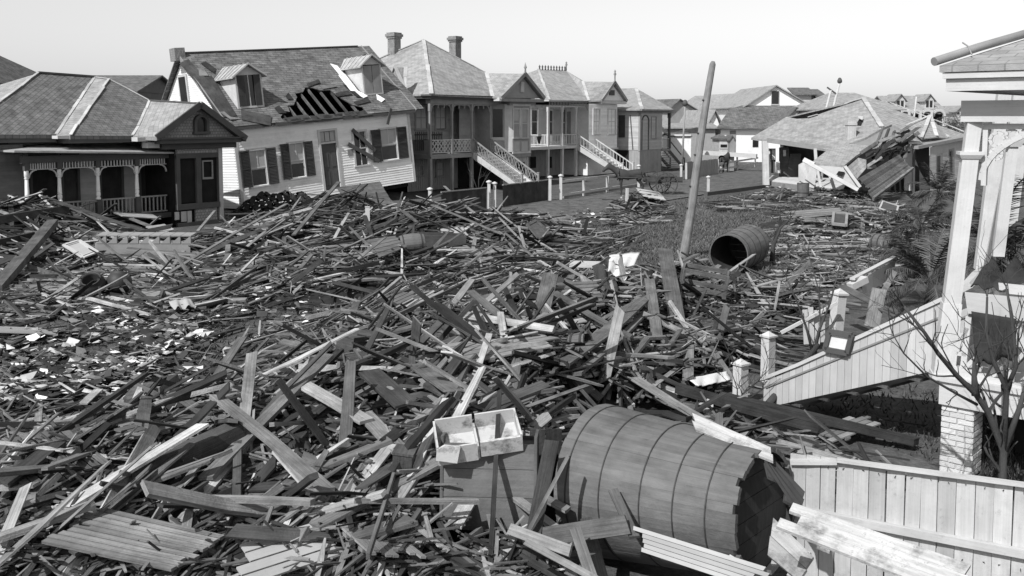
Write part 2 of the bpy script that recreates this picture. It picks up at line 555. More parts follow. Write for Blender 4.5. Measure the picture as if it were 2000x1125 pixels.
def window(par, u0, u1, z0, z1, w, fm='trim_light', pane='glass', cols=2, rows=2, fw=0.11, blind=None, shutters=None, sm='shutter', name='window', sash_open=0.0, skip_lower=False):
    """a sash window set in the plane y = w: frame part, pane and blind sub-parts, shutters as parts"""
    mb = MB()
    mb.box(u0 - fw, u0, w - .06, w + .05, z0 - .02, z1 + fw, .1)
    mb.box(u1, u1 + fw, w - .06, w + .05, z0 - .02, z1 + fw, .1)
    mb.box(u0, u1, w - .062, w + .05, z1, z1 + fw, .1)
    mb.box(u0 - fw - .04, u1 + fw + .04, w - .1, w + .05, z0 - .09, z0 - .021, .0)
    zm = (z0 + z1) / 2
    mb.box(u0, u1, w - .01, w + .028, zm - .03, zm + .03)
    for i in range(1, cols):
        x = u0 + (u1 - u0) * i / cols
        mb.box(x - .018, x + .018, w - .006, w + .03, (zm + .03 if skip_lower else z0), z1)
    for s_ in (u0, u1 - .05):
        mb.box(s_ + .002, s_ + .048, w - .004, w + .03, z0, z1 - .002)
    f = mb.build(name, MAT[fm], par)
    m2 = MB()
    m2.face([(u0, w + .035, z0), (u1, w + .035, z0), (u1, w + .035, z1), (u0, w + .035, z1)])
    m2.build('pane', MAT[pane], f)
    if blind:
        b0 = z0 + (z1 - z0) * blind
        m3 = MB()
        m3.box(u0 + .06, u1 - .06, w + .012, w + .022, b0, z1 - .02, rnd.uniform(-.2, .2))
        m3.build('blind', MAT['blind'], f)
    if shutters:
        sw = (u1 - u0) * .5 if shutters is True else shutters
        for sgn in (-1, 1):
            x0 = u0 - sw - .02 if sgn < 0 else u1 + .02
            m4 = MB()
            a = rnd.uniform(.0, .06)
            hz0, hz1 = z0 - .03, z1 + .05
            xi, xo = (x0 + sw, x0) if sgn < 0 else (x0, x0 + sw)
            def sp(x, z, d): return Vector((x, w - .066 - d - a * abs(x - xi) / sw, z))
            lo, hi = min(xi, xo), max(xi, xo)
            def pc(xa, xb, za, zb, d0, d1, t=0):
                m4.hexa([sp(xa, za, d1), sp(xb, za, d1), sp(xb, za, d0), sp(xa, za, d0), sp(xa, zb, d1), sp(xb, zb, d1), sp(xb, zb, d0), sp(xa, zb, d0)], t)
            pc(lo, lo + .06, hz0, hz1, 0, .04); pc(hi - .06, hi, hz0, hz1, 0, .04)
            for zz in (hz0, (hz0 + hz1) / 2 - .04, hz1 - .08): pc(lo + .06, hi - .06, zz, zz + .08, 0, .038)
            nsl = int((hz1 - hz0) / .075)
            for i in range(nsl):
                zz = hz0 + .06 + i * (hz1 - hz0 - .1) / nsl
                m4.face([sp(lo + .06, zz, .032), sp(hi - .06, zz, .032), sp(hi - .06, zz + .075, .004), sp(lo + .06, zz + .075, .004)], None, rnd.uniform(-.3, .3))
            m4.build('shutter', MAT[sm], par)
    return f


def roof(par, polys, m, name='roof', thick=0.14, sub=None):
    """roof slopes as thick sheets; first edge of each polygon is its eave so courses run along it"""
    mb = MB()
    for p in polys:
        mb.slab(p, thick, tone=rnd.uniform(-.1, .1))
    return mb.build(name, MAT[m], par)


def caps(par, lines, m='flashing', wd=0.22, th=0.05, name='ridge_cap'):
    for a, b in lines:
        mb = MB()
        a, b = Vector(a), Vector(b)
        up = Vector((0, 0, 1))
        n = max(1, int((b - a).length / .9))
        for i in range(n):
            j = lambda: Vector((rnd.uniform(-.02, .02), rnd.uniform(-.02, .02), .03 + rnd.uniform(-.012, .015)))
            mb.bar(a.lerp(b, i / n) + j(), a.lerp(b, (i + .99) / n) + j(), wd * rnd.uniform(.85, 1.08), th, tone=rnd.uniform(-.8, .5))
        mb.build(name, MAT[m], par)


def steps(par, u0, u1, w_top, z_top, w_bot, z_bot, n, m, rail=True, rm=None, lattice=True, side_m=None):
    """stairs running towards -y from (w_top, z_top) to (w_bot, z_bot)"""
    rm = rm or m
    dz, dw = (z_top - z_bot) / n, (w_top - w_bot) / n
    for i in range(n):
        mb = MB()
        zt = z_top - dz * (i + .5)
        wv = w_top - dw * i
        mb.box(u0 + .06, u1 - .06, wv - dw - .03, wv, zt - .045, zt, rnd.uniform(-.2, .2))
        mb.box(u0 + .06, u1 - .06, wv - .02, wv - .001, zt, zt + dz - .05, -.5)
        mb.build('step', MAT[m], par)
    for x in (u0, u1 - .05):
        mb = MB()
        mb.hexa([(x, w_top, z_top - .38), (x + .05, w_top, z_top - .38), (x + .05, w_bot, z_bot - .1), (x, w_bot, z_bot - .1),
                 (x, w_top, z_top + .02), (x + .05, w_top, z_top + .02), (x + .05, w_bot, z_bot + .25), (x, w_bot, z_bot + .25)])
        mb.build('stringer', MAT[m], par)
        if rail:
            h = .85
            mb = MB()
            mb.bar((x + .025, w_top, z_top + h), (x + .025, w_bot, z_bot + h), .08, .07)
            mb.bar((x + .025, w_top, z_top + .18), (x + .025, w_bot, z_bot + .22), .05, .05)
            k = 14
            for i in range(k):
                t0, t1 = i / k, (i + 1) / k
                A = lambda t, q: Vector((x + .025, w_top + (w_bot - w_top) * t, z_top + (z_bot - z_top) * t + .18 + (h - .2) * q))
                if lattice:
                    mb.bar(A(t0, 0), A(t1, 1), .03, .02, (1, 0, 0)); mb.bar(A(t0, 1), A(t1, 0), .03, .02, (1, 0, 0))
                else:
                    mb.bar(A(t0, 0), A(t0, 1), .035, .03, (1, 0, 0))
            mb.build('handrail', MAT[rm], par)
            mb = MB()
            mb.box(x - .02, x + .09, w_bot - .05, w_bot + .06, z_bot - .1, z_bot + h + .15)
            mb.box(x - .045, x + .115, w_bot - .075, w_bot + .085, z_bot + h + .151, z_bot + h + .2)
            mb.build('newel', MAT[rm], par)


def rail_panel(par, a, b, z0, z1, m, style='baluster', gap=0.14, name='railing'):
    """railing between two plan points; style baluster or cross"""
    a, b = Vector((a[0], a[1], 0)), Vector((b[0], b[1], 0))
    mb = MB()
    L = (b - a).length
    d = (b - a) / L
    p = lambda t, z: a + d * t + Vector((0, 0, z))
    mb.bar(p(0, z1), p(L, z1), .09, .06)
    mb.bar(p(0, z0), p(L, z0), .07, .05)
    sd = d.cross(Vector((0, 0, 1)))
    if style == 'baluster':
        n = max(2, int(L / gap))
        for i in range(n):
            t = (i + .5) * L / n
            mb.bar(p(t, z0 + .025), p(t, z1 - .03), .045, .045, sd)
    else:
        n = max(2, int(round(L / .55)))
        for i in range(n):
            t0, t1 = i * L / n, (i + 1) * L / n
            mb.bar(p(t0, z0 + .03), p(t1, z1 - .03), .05, .03, sd); mb.bar(p(t0, z1 - .03), p(t1, z0 + .03), .05, .032, sd)
            mb.bar(p(t0, (z0 + z1) / 2), p((t0 + t1) / 2, z1 - .03), .04, .028, sd)
            mb.bar(p((t0 + t1) / 2, z1 - .03), p(t1, (z0 + z1) / 2), .04, .028, sd)
            mb.bar(p(t0, (z0 + z1) / 2), p((t0 + t1) / 2, z0 + .03), .04, .028, sd)
            mb.bar(p((t0 + t1) / 2, z0 + .03), p(t1, (z0 + z1) / 2), .04, .028, sd)
            mb.bar(p(t1, z0), p(t1, z1), .05, .05, sd)
    return mb.build(name, MAT[m], par)


def bracket(mb, c, dirv, r, th=0.06, zt=0.0):
    """quarter-arch bracket in the corner between a post (at c) and the beam above; dirv: way along the beam"""
    c, dirv = Vector(c), Vector(dirv)
    pts = []
    for i in range(7):
        a = math.pi / 2 * i / 6
        pts.append(c + dirv * (r * (1 - math.cos(a))) + Vector((0, 0, -r + r * math.sin(a))))
    sd = dirv.cross(Vector((0, 0, 1)))
    for p, q in zip(pts[:-1], pts[1:]):
        mb.bar(p, q, th, th * .9, sd)


def turned_post(par, u, w, z0, z1, m, r=0.065, base=None, base_m=None):
    mb = MB()
    h = z1 - z0
    prof = [(r * 1.25, 0), (r * 1.25, .06), (r * .8, .1), (r * 1.15, .16), (r * 1.1, .22 * h), (r * .75, .23 * h), (r * 1.15, .25 * h), (r * 1.05, .3 * h),
            (r * .85, .72 * h), (r * .7, .74 * h), (r * 1.2, .76 * h), (r * .8, .8 * h), (r * 1.1, .82 * h), (r * 1.1, h)]
    mb.lathe(prof, 10, Matrix.Translation((u, w, z0)))
    return mb.build('porch_post', MAT[m], par)


def square_post(par, u, w, z0, z1, m, r=0.06, name='porch_post', cham=True):
    mb = MB()
    mb.box(u - r, u + r, w - r, w + r, z0, z0 + (z1 - z0) * .3)
    q = r * .72
    mb.box(u - q, u + q, w - q, w + q, z0 + (z1 - z0) * .3, z0 + (z1 - z0) * .85)
    mb.box(u - r, u + r, w - r, w + r, z0 + (z1 - z0) * .85, z1)
    return mb.build(name, MAT[m], par)


def boxpart(par, name, m, *b, tone=0):
    mb = MB()
    mb.box(*b, tone)
    return mb.build(name, MAT[m], par)


def chimney(par, c, wd, z0, z1, m='brick_far'):
    mb = MB()
    x, y = c
    h = wd / 2
    mb.box(x - h, x + h, y - h, y + h, z0, z1 - .4)
    mb.box(x - h - .06, x + h + .06, y - h - .06, y + h + .06, z1 - .4, z1 - .27)
    mb.box(x - h - .12, x + h + .12, y - h - .12, y + h + .12, z1 - .27, z1 - .1)
    mb.box(x - h - .05, x + h + .05, y - h - .05, y + h + .05, z1 - .1, z1)
    return mb.build('chimney', MAT[m], par)
# ------------------------------------------------------------------ left cottage: gable bay, spindled porch, hipped slate roof
fl = Frame(G(437, 432), YAW)
hL = thing('cottage', 'dark trimmed cottage with slate hipped roof, arched gable window and spindled porch', 'house', fl.M)


def build_left():
    f, h = fl, hL
    at = f.at
    uR = 0.0
    uL = at(345, 360, 0).x
    zc0 = at(392, 290, 0).z      # underside of frieze
    zc1 = at(392, 279, -.2).z
    zc2 = at(392, 268.5, -.5).z  # top of cornice = eave level
    # bay body
    hol = []
    wl = f.rect(353, 310, 383, 396, 0); wr = f.rect(394, 310, 425, 396, 0)
    boxpart(h, 'bay_wall', 'shade_black', uL + .02, uR - .02, .12, 4.2, 0, zc1)
    mb = MB()
    for a, b in ((uL, wl[0] - .02), (wl[1] + .02, wr[0] - .02), (wr[1] + .02, uR - .22)):
        mb.box(a, b, -.03, .1, wl[2] - .15, zc0 - .25)
    mb.box(uL, uR - .22, -.028, .1, wl[3] + .02, wl[3] + .22)
    mb.box(uL - .02, uR - .2, -.07, .1, wl[2] - .28, wl[2] - .05)
    mb.build('bay_frame', MAT['trim_dark'], h)
    boxpart(h, 'corner_board', 'clap_cream', uR - .2, uR, -.02, .3, 0, zc0)
    mb = MB(); mb.box(uL + .05, uR - .25, -.012, .1, wl[3] + .221, zc0 - .02); mb.build('shingle_band', MAT['shingle_wall'], h)
    # lower panels, one of them broken open
    p = f.rect(382, 401, 424, 428, 0)
    mb = MB(); mb.box(p[0], p[1], -.012, .08, .1, wl[2] - .3); mb.build('shingle_panel', MAT['shingle_wall'], h)
    for i in range(3):
        a = p[0] - 1.0 + i * .3
        mb = MB(); mb.box(a, a + .2 + .05 * (i % 2), -.01, .04, .25 - .1 * i, wl[2] - .35, .2); mb.build('loose_board', MAT['clap_cream'], h)
    boxpart(h, 'base_board', 'trim_dark', uL, uR, -.04, .1, -.1, .1)
    # windows of the bay: the left one without its sashes, the right one with a hanging sash
    boxpart(h, 'window_opening', 'shade_black', wl[0], wl[1], .09, .12, wl[2], wl[3])
    q = boxpart(h, 'window_opening', 'shade_black', wr[0], wr[1], .09, .12, wr[2], wr[3])
    s = f.rect(396, 313, 417, 350, 0)
    mb = MB()
    for b in ((s[0], s[0] + .06, s[2], s[3]), (s[1] - .06, s[1], s[2], s[3])): mb.box(b[0], b[1], .02, .06, b[2], b[3])
    mb.box(s[0] + .06, s[1] - .06, .021, .06, s[2], s[2] + .09); mb.box(s[0] + .06, s[1] - .06, .021, .06, s[3] - .06, s[3])
    mb.build('sash', MAT['trim_grey'], q)
    # frieze, cornice
    gl, gr = at(312, 272, -.4).x, at(470, 272, -.4).x
    boxpart(h, 'frieze', 'trim_dark', at(318, 285, -.1).x, at(462, 285, -.1).x, -.1, 3.5, zc0, zc1)
    mb = MB(); mb.box(gl, gr, -.45, 3.5, zc1 + .001, zc2 - .06); mb.box(gl - .1, gr + .1, -.55, 3.5, zc2 - .059, zc2)
    mb.build('cornice', MAT['trim_dark'], h)
    # gable pediment with arched window
    K = at(392, 203, -.5); gL = at(306, 268, -.5); gR = at(481, 270, -.5)
    ap = at(392, 212, -.2)
    mb = MB(); mb.slab([(gl + .15, -.2, zc2), (gr - .15, -.2, zc2), (ap.x, -.2, ap.z)], .3, (0, 1, 0)); mb.build('pediment', MAT['shingle_wall'], h)
    for e in (gL, gR):
        mb = MB()
        mb.bar((e.x, -.5, e.z - .02), (K.x, -.5, K.z - .02), .1, .26, (0, 0, 1)); mb.build('rake_board', MAT['trim_dark'], h)
    g = f.rect(379, 226, 403, 257, -.2)
    cx, rr = (g[0] + g[1]) / 2, (g[1] - g[0]) / 2
    mb = MB()
    zs = g[3] - rr
    for k in range(12):
        a0, a1 = math.pi * k / 12, math.pi * (k + 1) / 12
        mb.bar((cx - rr * math.cos(a0), -.27, zs + rr * math.sin(a0)), (cx - rr * math.cos(a1), -.27, zs + rr * math.sin(a1)), .12, .16, (0, 1, 0))
    mb.box(cx - rr - .06, cx - rr + .06, -.34, -.2, g[2], zs); mb.box(cx + rr - .06, cx + rr + .06, -.34, -.2, g[2], zs); mb.box(cx - rr - .1, cx + rr + .1, -.36, -.2, g[2] - .1, g[2])
    wv = mb.build('arched_window', MAT['trim_dark'], h)
    mb = MB(); mb.face([(cx - rr * .9, -.215, g[2])] + [(cx - rr * .9 * math.cos(math.pi * k / 10), -.215, zs + rr * .9 * math.sin(math.pi * k / 10)) for k in range(11)][0:] + [(cx + rr * .9, -.215, g[2])])
    mb.build('pane', MAT['glass'], wv)
    # roof slopes: left-facing ones in paler slate, sunlight put into the colour
    J = at(293, 197, 2.9); E = at(260, 265.5, .3); H1 = at(137, 265, .3); V1 = at(110, 263, .9)
    T1 = at(185, 151, 5.4); T2 = at(213, 155, 4.3); A = at(75, 143, 5.4); FLc = at(-85, 263, .9)
    roof(h, [[V1, T1, A, FLc][::-1]], 'slate', 'main_roof')
    BL = Vector((FLc.x, 11.5, FLc.z))
    roof(h, [[FLc, A, BL][::-1]], 'slate_grey', 'hip_roof')
    Abk = Vector((T1.x + 4, 5.4, T1.z)); BR = Vector((2.2, 11.5, FLc.z))
    roof(h, [[A, T1, Vector((T1.x, 11.5, FLc.z)), BL], [T1, T2, J, Vector((J.x + 1, 6, J.z - .1))], [T1, Vector((J.x + 1, 6, J.z - .1)), BR, Vector((T1.x, 11.5, FLc.z))]], 'slate', 'back_roof')
    roof(h, [[V1, H1, T2, T1]], 'slate_grey', 'hip_roof')
    roof(h, [[H1, E, J, T2]], 'slate', 'wing_roof')
    roof(h, [[gL, K, J, E][::-1]], 'slate_grey', 'gable_roof')
    roof(h, [[K, gR, Vector((gR.x, 6, gR.z)), Vector((J.x + 1, 6, J.z))]], 'slate', 'gable_roof')
    caps(h, [(A, FLc), (T2, H1), (T1, V1), (T2, J), (J, E), (T1, T2)], wd=.12, th=.03)
    mb = MB(); mb.bar(J + Vector((0, 0, .03)), K + Vector((0, 0, .03)), .12, .06); mb.build('ridge_cap', MAT['trim_dark'], h)
    mb = MB(); mb.bar(A + Vector((0, 0, .04)), T1 + Vector((0, 0, .04)), .14, .08); mb.build('ridge_cap', MAT['trim_dark'], h)
    # loose cap lying on the ridge
    # left-facing cornice returns, white for the sunlight put into their colour
    for (x0, x1, y0, y1, w0) in ((112, 137, 265, 271, .35), (268, 303, 268, 276, -.1), (288, 311, 278, 289, 0.0)):
        r = f.rect(x0, y0, x1, y1, w0)
        boxpart(h, 'cornice_return', 'white_paint', r[0], r[1], w0 - .02, w0 + .4, r[2], r[3])
    # eaves of the main block
    boxpart(h, 'eave', 'trim_dark', FLc.x, V1.x, .95, 1.4, V1.z - .28, V1.z - .1)
    boxpart(h, 'eave', 'trim_dark', H1.x, E.x + .4, .36, 1.3, H1.z - .3, H1.z - .1)
    # body walls
    zt = V1.z - .15
    uw = at(46, 340, 1.2).x
    pl, pr = at(30, 350, 2.3).x, uL
    boxpart(h, 'wall', 'clap_dark', FLc.x + .5, uL + .3, 2.36, 11, 0, zt)
    mb = MB(); clap(mb, FLc.x + .5, uw, -.1, zt - .2, 1.2); mb.box(uw - .12, uw, 1.18, 2.3, 0, zt - .2); mb.build('clapboards', MAT['clap_dark'], h)
    boxpart(h, 'wing_wall', 'clap_dark', FLc.x + .5, uw - .13, 1.21, 2.35, 0, zt - .2)
    # porch
    hol = [f.rect(a, 313, b, 420, 2.3) for a, b in ((62, 110), (123, 150), (197, 236), (274, 295))]
    hol = [(a, b, 0.5, 3.0) for a, b, c, d in hol]
    mb = MB(); clap(mb, uw, pr, .4, zt - .1, 2.3, hol); mb.build('porch_clapboards', MAT['clap_cream'], h)
    for i, (a, b, c, d) in enumerate(hol):
        mb = MB()
        for x in (a - .1, b): mb.box(x, x + .1, 2.2, 2.32, c, d + .1)
        mb.box(a, b, 2.2, 2.32, d, d + .12)
        fr = mb.build('door', MAT['trim_dark'], h)
        boxpart(fr, 'leaf', 'board_dark', a, b, 2.3, 2.34, c, d, tone=-.5 + .3 * (i == 1))
    zf = 0.55
    pc = [at(x, 380, .55).x for x in (53, 117, 192, 268)]
    pe = uL - .02
    boxpart(h, 'porch_floor', 'board_dark', pc[0] - .3, pe, .4, 2.28, zf - .2, zf)
    ztop = at(192, 300, .45).z
    mb = MB(); mb.box(pc[0] - .2, pe, .46, .62, ztop - .28, ztop - .02); mb.build('porch_beam', MAT['trim_dark'], h)
    zsp = ztop - .28
    spb = at(192, 325, .55).z
    xs = pc + [pe]
    for x in pc:
        turned_post(h, x, .55, zf + .75, spb - .05, 'clap_white', .075)
        boxpart(h, 'post_head', 'trim_dark', x - .09, x + .09, .47, .63, spb - .05, zsp)
        boxpart(h, 'post_base', 'trim_dark', x - .1, x + .1, .45, .65, zf, zf + .75)
    for a, b in zip(xs[:-1], xs[1:]):
        mb = MB()
        n = 11
        for i in range(n):
            t = a + .12 + (b - a - .24) * (i + .5) / n
            mb.box(t - .022, t + .022, .53, .57, spb, zsp)
        mb.box(a + .09, b - .09, .52, .58, spb - .03, spb)
        for c0, s_ in ((a + .09, 1), (b - .09, -1)): bracket(mb, (c0, .55, spb - .03), (s_, 0, 0), .3, .05)
        mb.build('spindle_frieze', MAT['trim_light'], h)
        rail_panel(h, (a + .1, .55), (b - .1, .55), zf + .08, zf + .72, 'trim_grey', gap=.16)
    # porch roof (tin), slightly bowed
    e0, e1 = at(28, 294, .15), at(342, 297, .15)
    t0, t1 = at(98, 279, 2.3), at(334, 281, 2.3)
    mid = (e0 + e1) / 2 + Vector((0, -.25, .0))
    roof(h, [[e0, mid, (t0 + t1) / 2, t0], [mid, e1, t1, (t0 + t1) / 2]], 'tin', 'porch_roof', .07)
    roof(h, [[e0, t0, Vector((e0.x - .1, 2.3, e0.z))]], 'tin', 'porch_roof', .07)


build_left()

# ------------------------------------------------------------------ white cottage knocked off its piers
fw = Frame(Vector((-13.198, 47.231, 0.333)), 0.7592, -0.0820, -0.0450)
hW = thing('leaning_cottage', 'white clapboard cottage leaning off its piers with torn shingle roof and two dormers', 'house', fw.M)


def build_lean():
    f, h = fw, hW
    at = f.at
    W, H = 10.72, 3.91
    D = 8.6
    # openings in the facade
    wins = [(489, 293, 520, 362), (566, 280, 594, 346), (744, 252, 775, 312)]
    shut = .72
    rects = [f.rect(a, b, c, d) for a, b, c, d in wins]
    dr = f.rect(630, 280, 660, 357); dr = (dr[0], dr[1], .02, dr[3])
    tr = f.rect(627, 258, 655, 275); tr = (dr[0], dr[1], dr[3] + .1, dr[3] + .1 + .55)
    bw = f.rect(692, 257, 716, 322)
    hol = rects + [(dr[0], dr[1], 0, tr[3]), bw]
    boxpart(h, 'wall_core', 'shade_black', .05, W - .05, .12, D - .1, -.1, H - .05)
    mb = MB(); clap(mb, 0, W, -.25, H, 0, hol, .13, miss=.004); mb.build('clapboards', MAT['clap_white'], h)
    for x in (0, W - .14): boxpart(h, 'corner_board', 'white_paint', x - .01, x + .15, -.045, .14, -.25, H)
    for i, r in enumerate(rects):
        window(h, *r, .0, 'white_paint', cols=2, shutters=(r[1] - r[0]) * .62, blind=.45 if i != 1 else .4, skip_lower=True)
    window(h, *bw, .0, 'white_paint', cols=2)
    mb = MB(); mb.box(dr[0] - .13, dr[0], -.06, .05, 0, tr[3] + .12); mb.box(dr[1], dr[1] + .13, -.06, .05, 0, tr[3] + .12); mb.box(dr[0], dr[1], -.058, .05, tr[3], tr[3] + .12); mb.box(dr[0], dr[1], -.05, .05, dr[3], dr[3] + .1)
    d = mb.build('door_frame', MAT['white_paint'], h)
    mb = MB(); mb.box(dr[0], dr[1], .04, .1, 0, dr[3])
    for zz in (.25, 1.2):
        for k in range(2):
            a = dr[0] + .12 + k * (dr[1] - dr[0]) / 2
            mb.box(a, a + (dr[1] - dr[0]) / 2 - .2, .02, .04, zz, zz + .75, .3)
    mb.build('door_leaf', MAT['trim_dark'], d)
    mb = MB()
    for k in range(3):
        a = dr[0] + (dr[1] - dr[0]) * k / 3
        mb.box(a + .02, a + (dr[1] - dr[0]) / 3 - .02, .03, .04, tr[2] + .02, tr[3] - .02)
    mb.build('transom', MAT['blind'], d)
    # two boards nailed across the fourth window, a small plate beside it
    for (a, b) in (((688, 253), (733, 294)), ((680, 281), (741, 315))):
        A, B = at(*a, -.12), at(*b, -.12)
        mb = MB(); mb.bar(A, B, .2, .04, (0, -1, 0)); mb.build('nailed_board', MAT['trim_dark'], h)
    q = f.rect(679, 291, 692, 304, -.03)
    boxpart(h, 'house_plate', 'trim_grey', q[0], q[1], -.05, -.028, q[2], q[3])
    # left side wall and gable
    mb = MB(); clap(mb, 0, D, -.25, H, 0, side=0.0, pitch=.13); mb.build('side_clapboards', MAT['clap_white'], h)
    Zr = at(520, 100, D / 2).z
    ov = .3
    mb = MB()
    n = 34
    for i in range(n):
        a, b = i / n, (i + 1) / n
        z0, z1 = H + (Zr - H - .15) * a, H + (Zr - H - .15) * b
        y0, y1 = D / 2 * a, D - D / 2 * a
        mb.face([(-.02, y1, z0), (-.02, y0, z0), (0, y0 + .05, z1), (0, y1 - .05, z1)], None, rnd.uniform(-.3, .3))
    mb.build('gable_clapboards', MAT['clap_white'], h)
    mb = MB(); mb.face([(.03, 0, H - .1), (.03, D, H - .1), (.03, D / 2, Zr - .2)]); mb.face([(W, 0, H - .1), (W, D / 2, Zr - .2), (W, D, H - .1)]); mb.build('gable_backing', MAT['clap_white'], h)
    g = f.atx(359, 175, -.05)
    gw = boxpart(h, 'gable_window', 'white_paint', -.09, -.02, g.y - .5, g.y + .5, g.z - .75, g.z + .75)
    boxpart(gw, 'pane', 'glass', -.1, -.091, g.y - .38, g.y + .38, g.z - .65, g.z + .65)
    # front roof slope: shingle sheet with a torn hole that bares the rafters
    ez = H + .05
    sl = Vector((0, D / 2 + ov, Zr - ez + .28)); S0 = Vector((0, -ov, ez - .2))
    L = sl.length
    sn = sl.normalized()
    nrm = Vector((0, -sn.z, sn.y))
    def rp(u, t, d=0.0): return Vector((u, 0, 0)) + S0 + sn * t + nrm * d
    def hit(px, py):
        o = f.I @ CP; dv = f.I.to_3x3() @ ray(px, py)
        k = (S0 - o).dot(nrm) / dv.dot(nrm)
        q = o + dv * k
        return q.x, (q - S0).dot(sn)
    u0, u1 = -ov, W + ov
    hole = [hit(*p) for p in ((548, 228), (556, 217), (566, 218), (562, 206), (574, 205), (580, 190), (576, 183), (592, 180), (596, 171), (612, 172), (626, 177), (645, 176), (664, 190), (690, 205), (708, 209))]
    def ttop(u):
        if u < hole[0][0] or u > hole[-1][0]: return None
        for (a, b), (c, d2) in zip(hole[:-1], hole[1:]):
            if min(a, c) <= u <= max(a, c): return max(.05, b + (d2 - b) * (u - a) / (c - a + 1e-6))
        return None
    mb = MB()
    xs = sorted([u0, u1] + [a for a, b in hole] + [u0 + .7 * i for i in range(1, 18)])
    for a, b in zip(xs[:-1], xs[1:]):
        if b - a < .01: continue
        ta, tb = ttop(a + .003), ttop(b - .003)
        ta = 0 if ta is None else ta; tb = 0 if tb is None else tb
        sag = lambda u, t: -.05 * math.sin(u * .9) * math.sin(t) * .5
        NT = 8
        for k in range(NT):
            p0, p1 = ta + (L - ta) * k / NT, ta + (L - ta) * (k + 1) / NT
            q0, q1 = tb + (L - tb) * k / NT, tb + (L - tb) * (k + 1) / NT
            top = [rp(a, p0, sag(a, p0)), rp(b, q0, sag(b, q0)), rp(b, q1, sag(b, q1)), rp(a, p1, sag(a, p1))]
            mb.face(top, [(a, p0), (b, q0), (b, q1), (a, p1)], rnd.uniform(-.08, .08))
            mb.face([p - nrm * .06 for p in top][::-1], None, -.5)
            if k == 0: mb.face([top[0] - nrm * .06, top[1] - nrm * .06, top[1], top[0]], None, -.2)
    mb.build('front_roof', MAT['wood_shingle'], h)
    mb = MB(); mb.slab([rp(u0, L, 0), rp(u1, L, 0), Vector((u1, D + ov, ez - .2)), Vector((u0, D + ov, ez - .2))], .08); mb.build('back_roof', MAT['wood_shingle'], h)
    # rafters, and attic floor coloured near-black for the shade under the hole
    ulo, uhi = hole[0][0] - .3, hole[-1][0] + .5
    k = 0
    u = ulo
    while u < uhi:
        mb = MB(); mb.bar(rp(u, .32, -.14), rp(u, 3.4, -.14), .07, .14, nrm, rnd.uniform(-.5, .5)); mb.build('rafter', MAT['board'], h)
        u += .62
    for k in range(16):
        ua = ulo + (uhi - ulo) * k / 16
        mb = MB(); mb.bar(rp(ua, .1 + rnd.uniform(-.08, .1), -.02), rp(ua + rnd.uniform(.4, .9), .12 + rnd.uniform(-.1, .12), -.02), rnd.uniform(.2, .42), .03, nrm, rnd.uniform(-.5, .1), jag=.12); mb.build('broken_eave', MAT['board_dark'], h)
    boxpart(h, 'attic_floor', 'shade_black', .2, W - .2, .3, D - .3, H - .04, H)
    mb = MB(); mb.bar(rp(ulo - .2, -.03, -.1), rp(u1, -.03, -.12), .12, .14); mb.build('eave_board', MAT['trim_dark'], h)
    mb = MB(); mb.bar(rp(u0, -.02, -.12), rp(ulo - .4, -.02, -.1), .10, .12); mb.build('eave_board', MAT['trim_dark'], h)
    # bare decking and torn shingles at the left rake
    for (p0, p1, wd, t) in (((378, 135), (388, 150), .9, .9), ((358, 120), (430, 200), .6, -.3), ((395, 150), (445, 232), .9, -.5), ((440, 220), (462, 236), .6, 1.2), ((470, 225), (530, 238), .8, -.3), ((400, 125), (420, 140), .5, -.6),
                            ((652, 128), (672, 152), .4, 7), ((668, 148), (692, 180), .45, 6), ((690, 178), (716, 192), .3, 4), ((676, 168), (700, 190), .25, -.7), ((735, 190), (748, 198), .35, 5), ((600, 168), (622, 160), .3, -.6), ((568, 196), (560, 186), .35, -.7), ((630, 172), (655, 168), .3, .4), ((660, 186), (684, 182), .35, -.6), ((690, 204), (722, 196), .3, -.5), ((552, 222), (540, 210), .4, -.6), ((690, 110), (706, 104), .5, .5)):
        a, b = rp(*hit(*p0), .04), rp(*hit(*p1), .05)
        mb = MB(); mb.bar(a, b, wd, .03, nrm + Vector((rnd.uniform(-.25, .25), 0, rnd.uniform(0, .3))), min(t, .3) if t > 3 else t, jag=.16); mb.build('torn_roofing', MAT['clap_white' if t > 3 else 'board'], h)
    # rake boards, ridge
    for u in (u0, u1):
        mb = MB(); mb.bar(rp(u, -.05, -.06), rp(u, L, -.06), .06, .2, nrm); mb.build('rake_board', MAT['trim_grey'], h)
    mb = MB(); mb.bar(rp(u0, L, .02), rp(u1 - .3, L, .02), .2, .05); mb.build('ridge_board', MAT['trim_dark'], h)
    c = f.at(345, 100, D / 2)
    boxpart(h, 'chimney_cap', 'brick_far', c.x - .25, c.x + .3, D / 2 - .3, D / 2 + .3, c.z - .5, c.z + .15)
    # dormers
    for (fx0, fy0, fx1, fy1, apx, rise, blinds) in ((461, 146, 513, 211, (491, 124), 1, 0), (708, 126, 746, 185, (724, 107), 1, 1)):
        bl = hit((fx0 + fx1) / 2, fy1)
        w0 = rp(*bl).y
        r = f.rect(fx0, fy0, fx1, fy1, w0)
        a, b, z0, z1 = r
        ap = at(apx[0], apx[1], w0)
        wend = w0 + (z1 - z0) * sn.y / sn.z + 1.2
        dm = MB()
        dm.box(a, a + .1, w0 - .02, w0 + .1, z0, z1); dm.box(b - .1, b, w0 - .02, w0 + .1, z0, z1); dm.box(a + .1, b - .1, w0 - .021, w0 + .1, z0, z0 + .1)
        dm.slab([(a, w0, z1), (b, w0, z1), ((a + b) / 2, w0, ap.z - .08)], .1, (0, 1, 0))
        for sx in (a + .01, b - .01):
            dm.face([(sx, w0, z0), (sx, wend, z1 - .05), (sx, w0, z1)], None, .2)
        dp = dm.build('dormer', MAT['white_paint'], h)
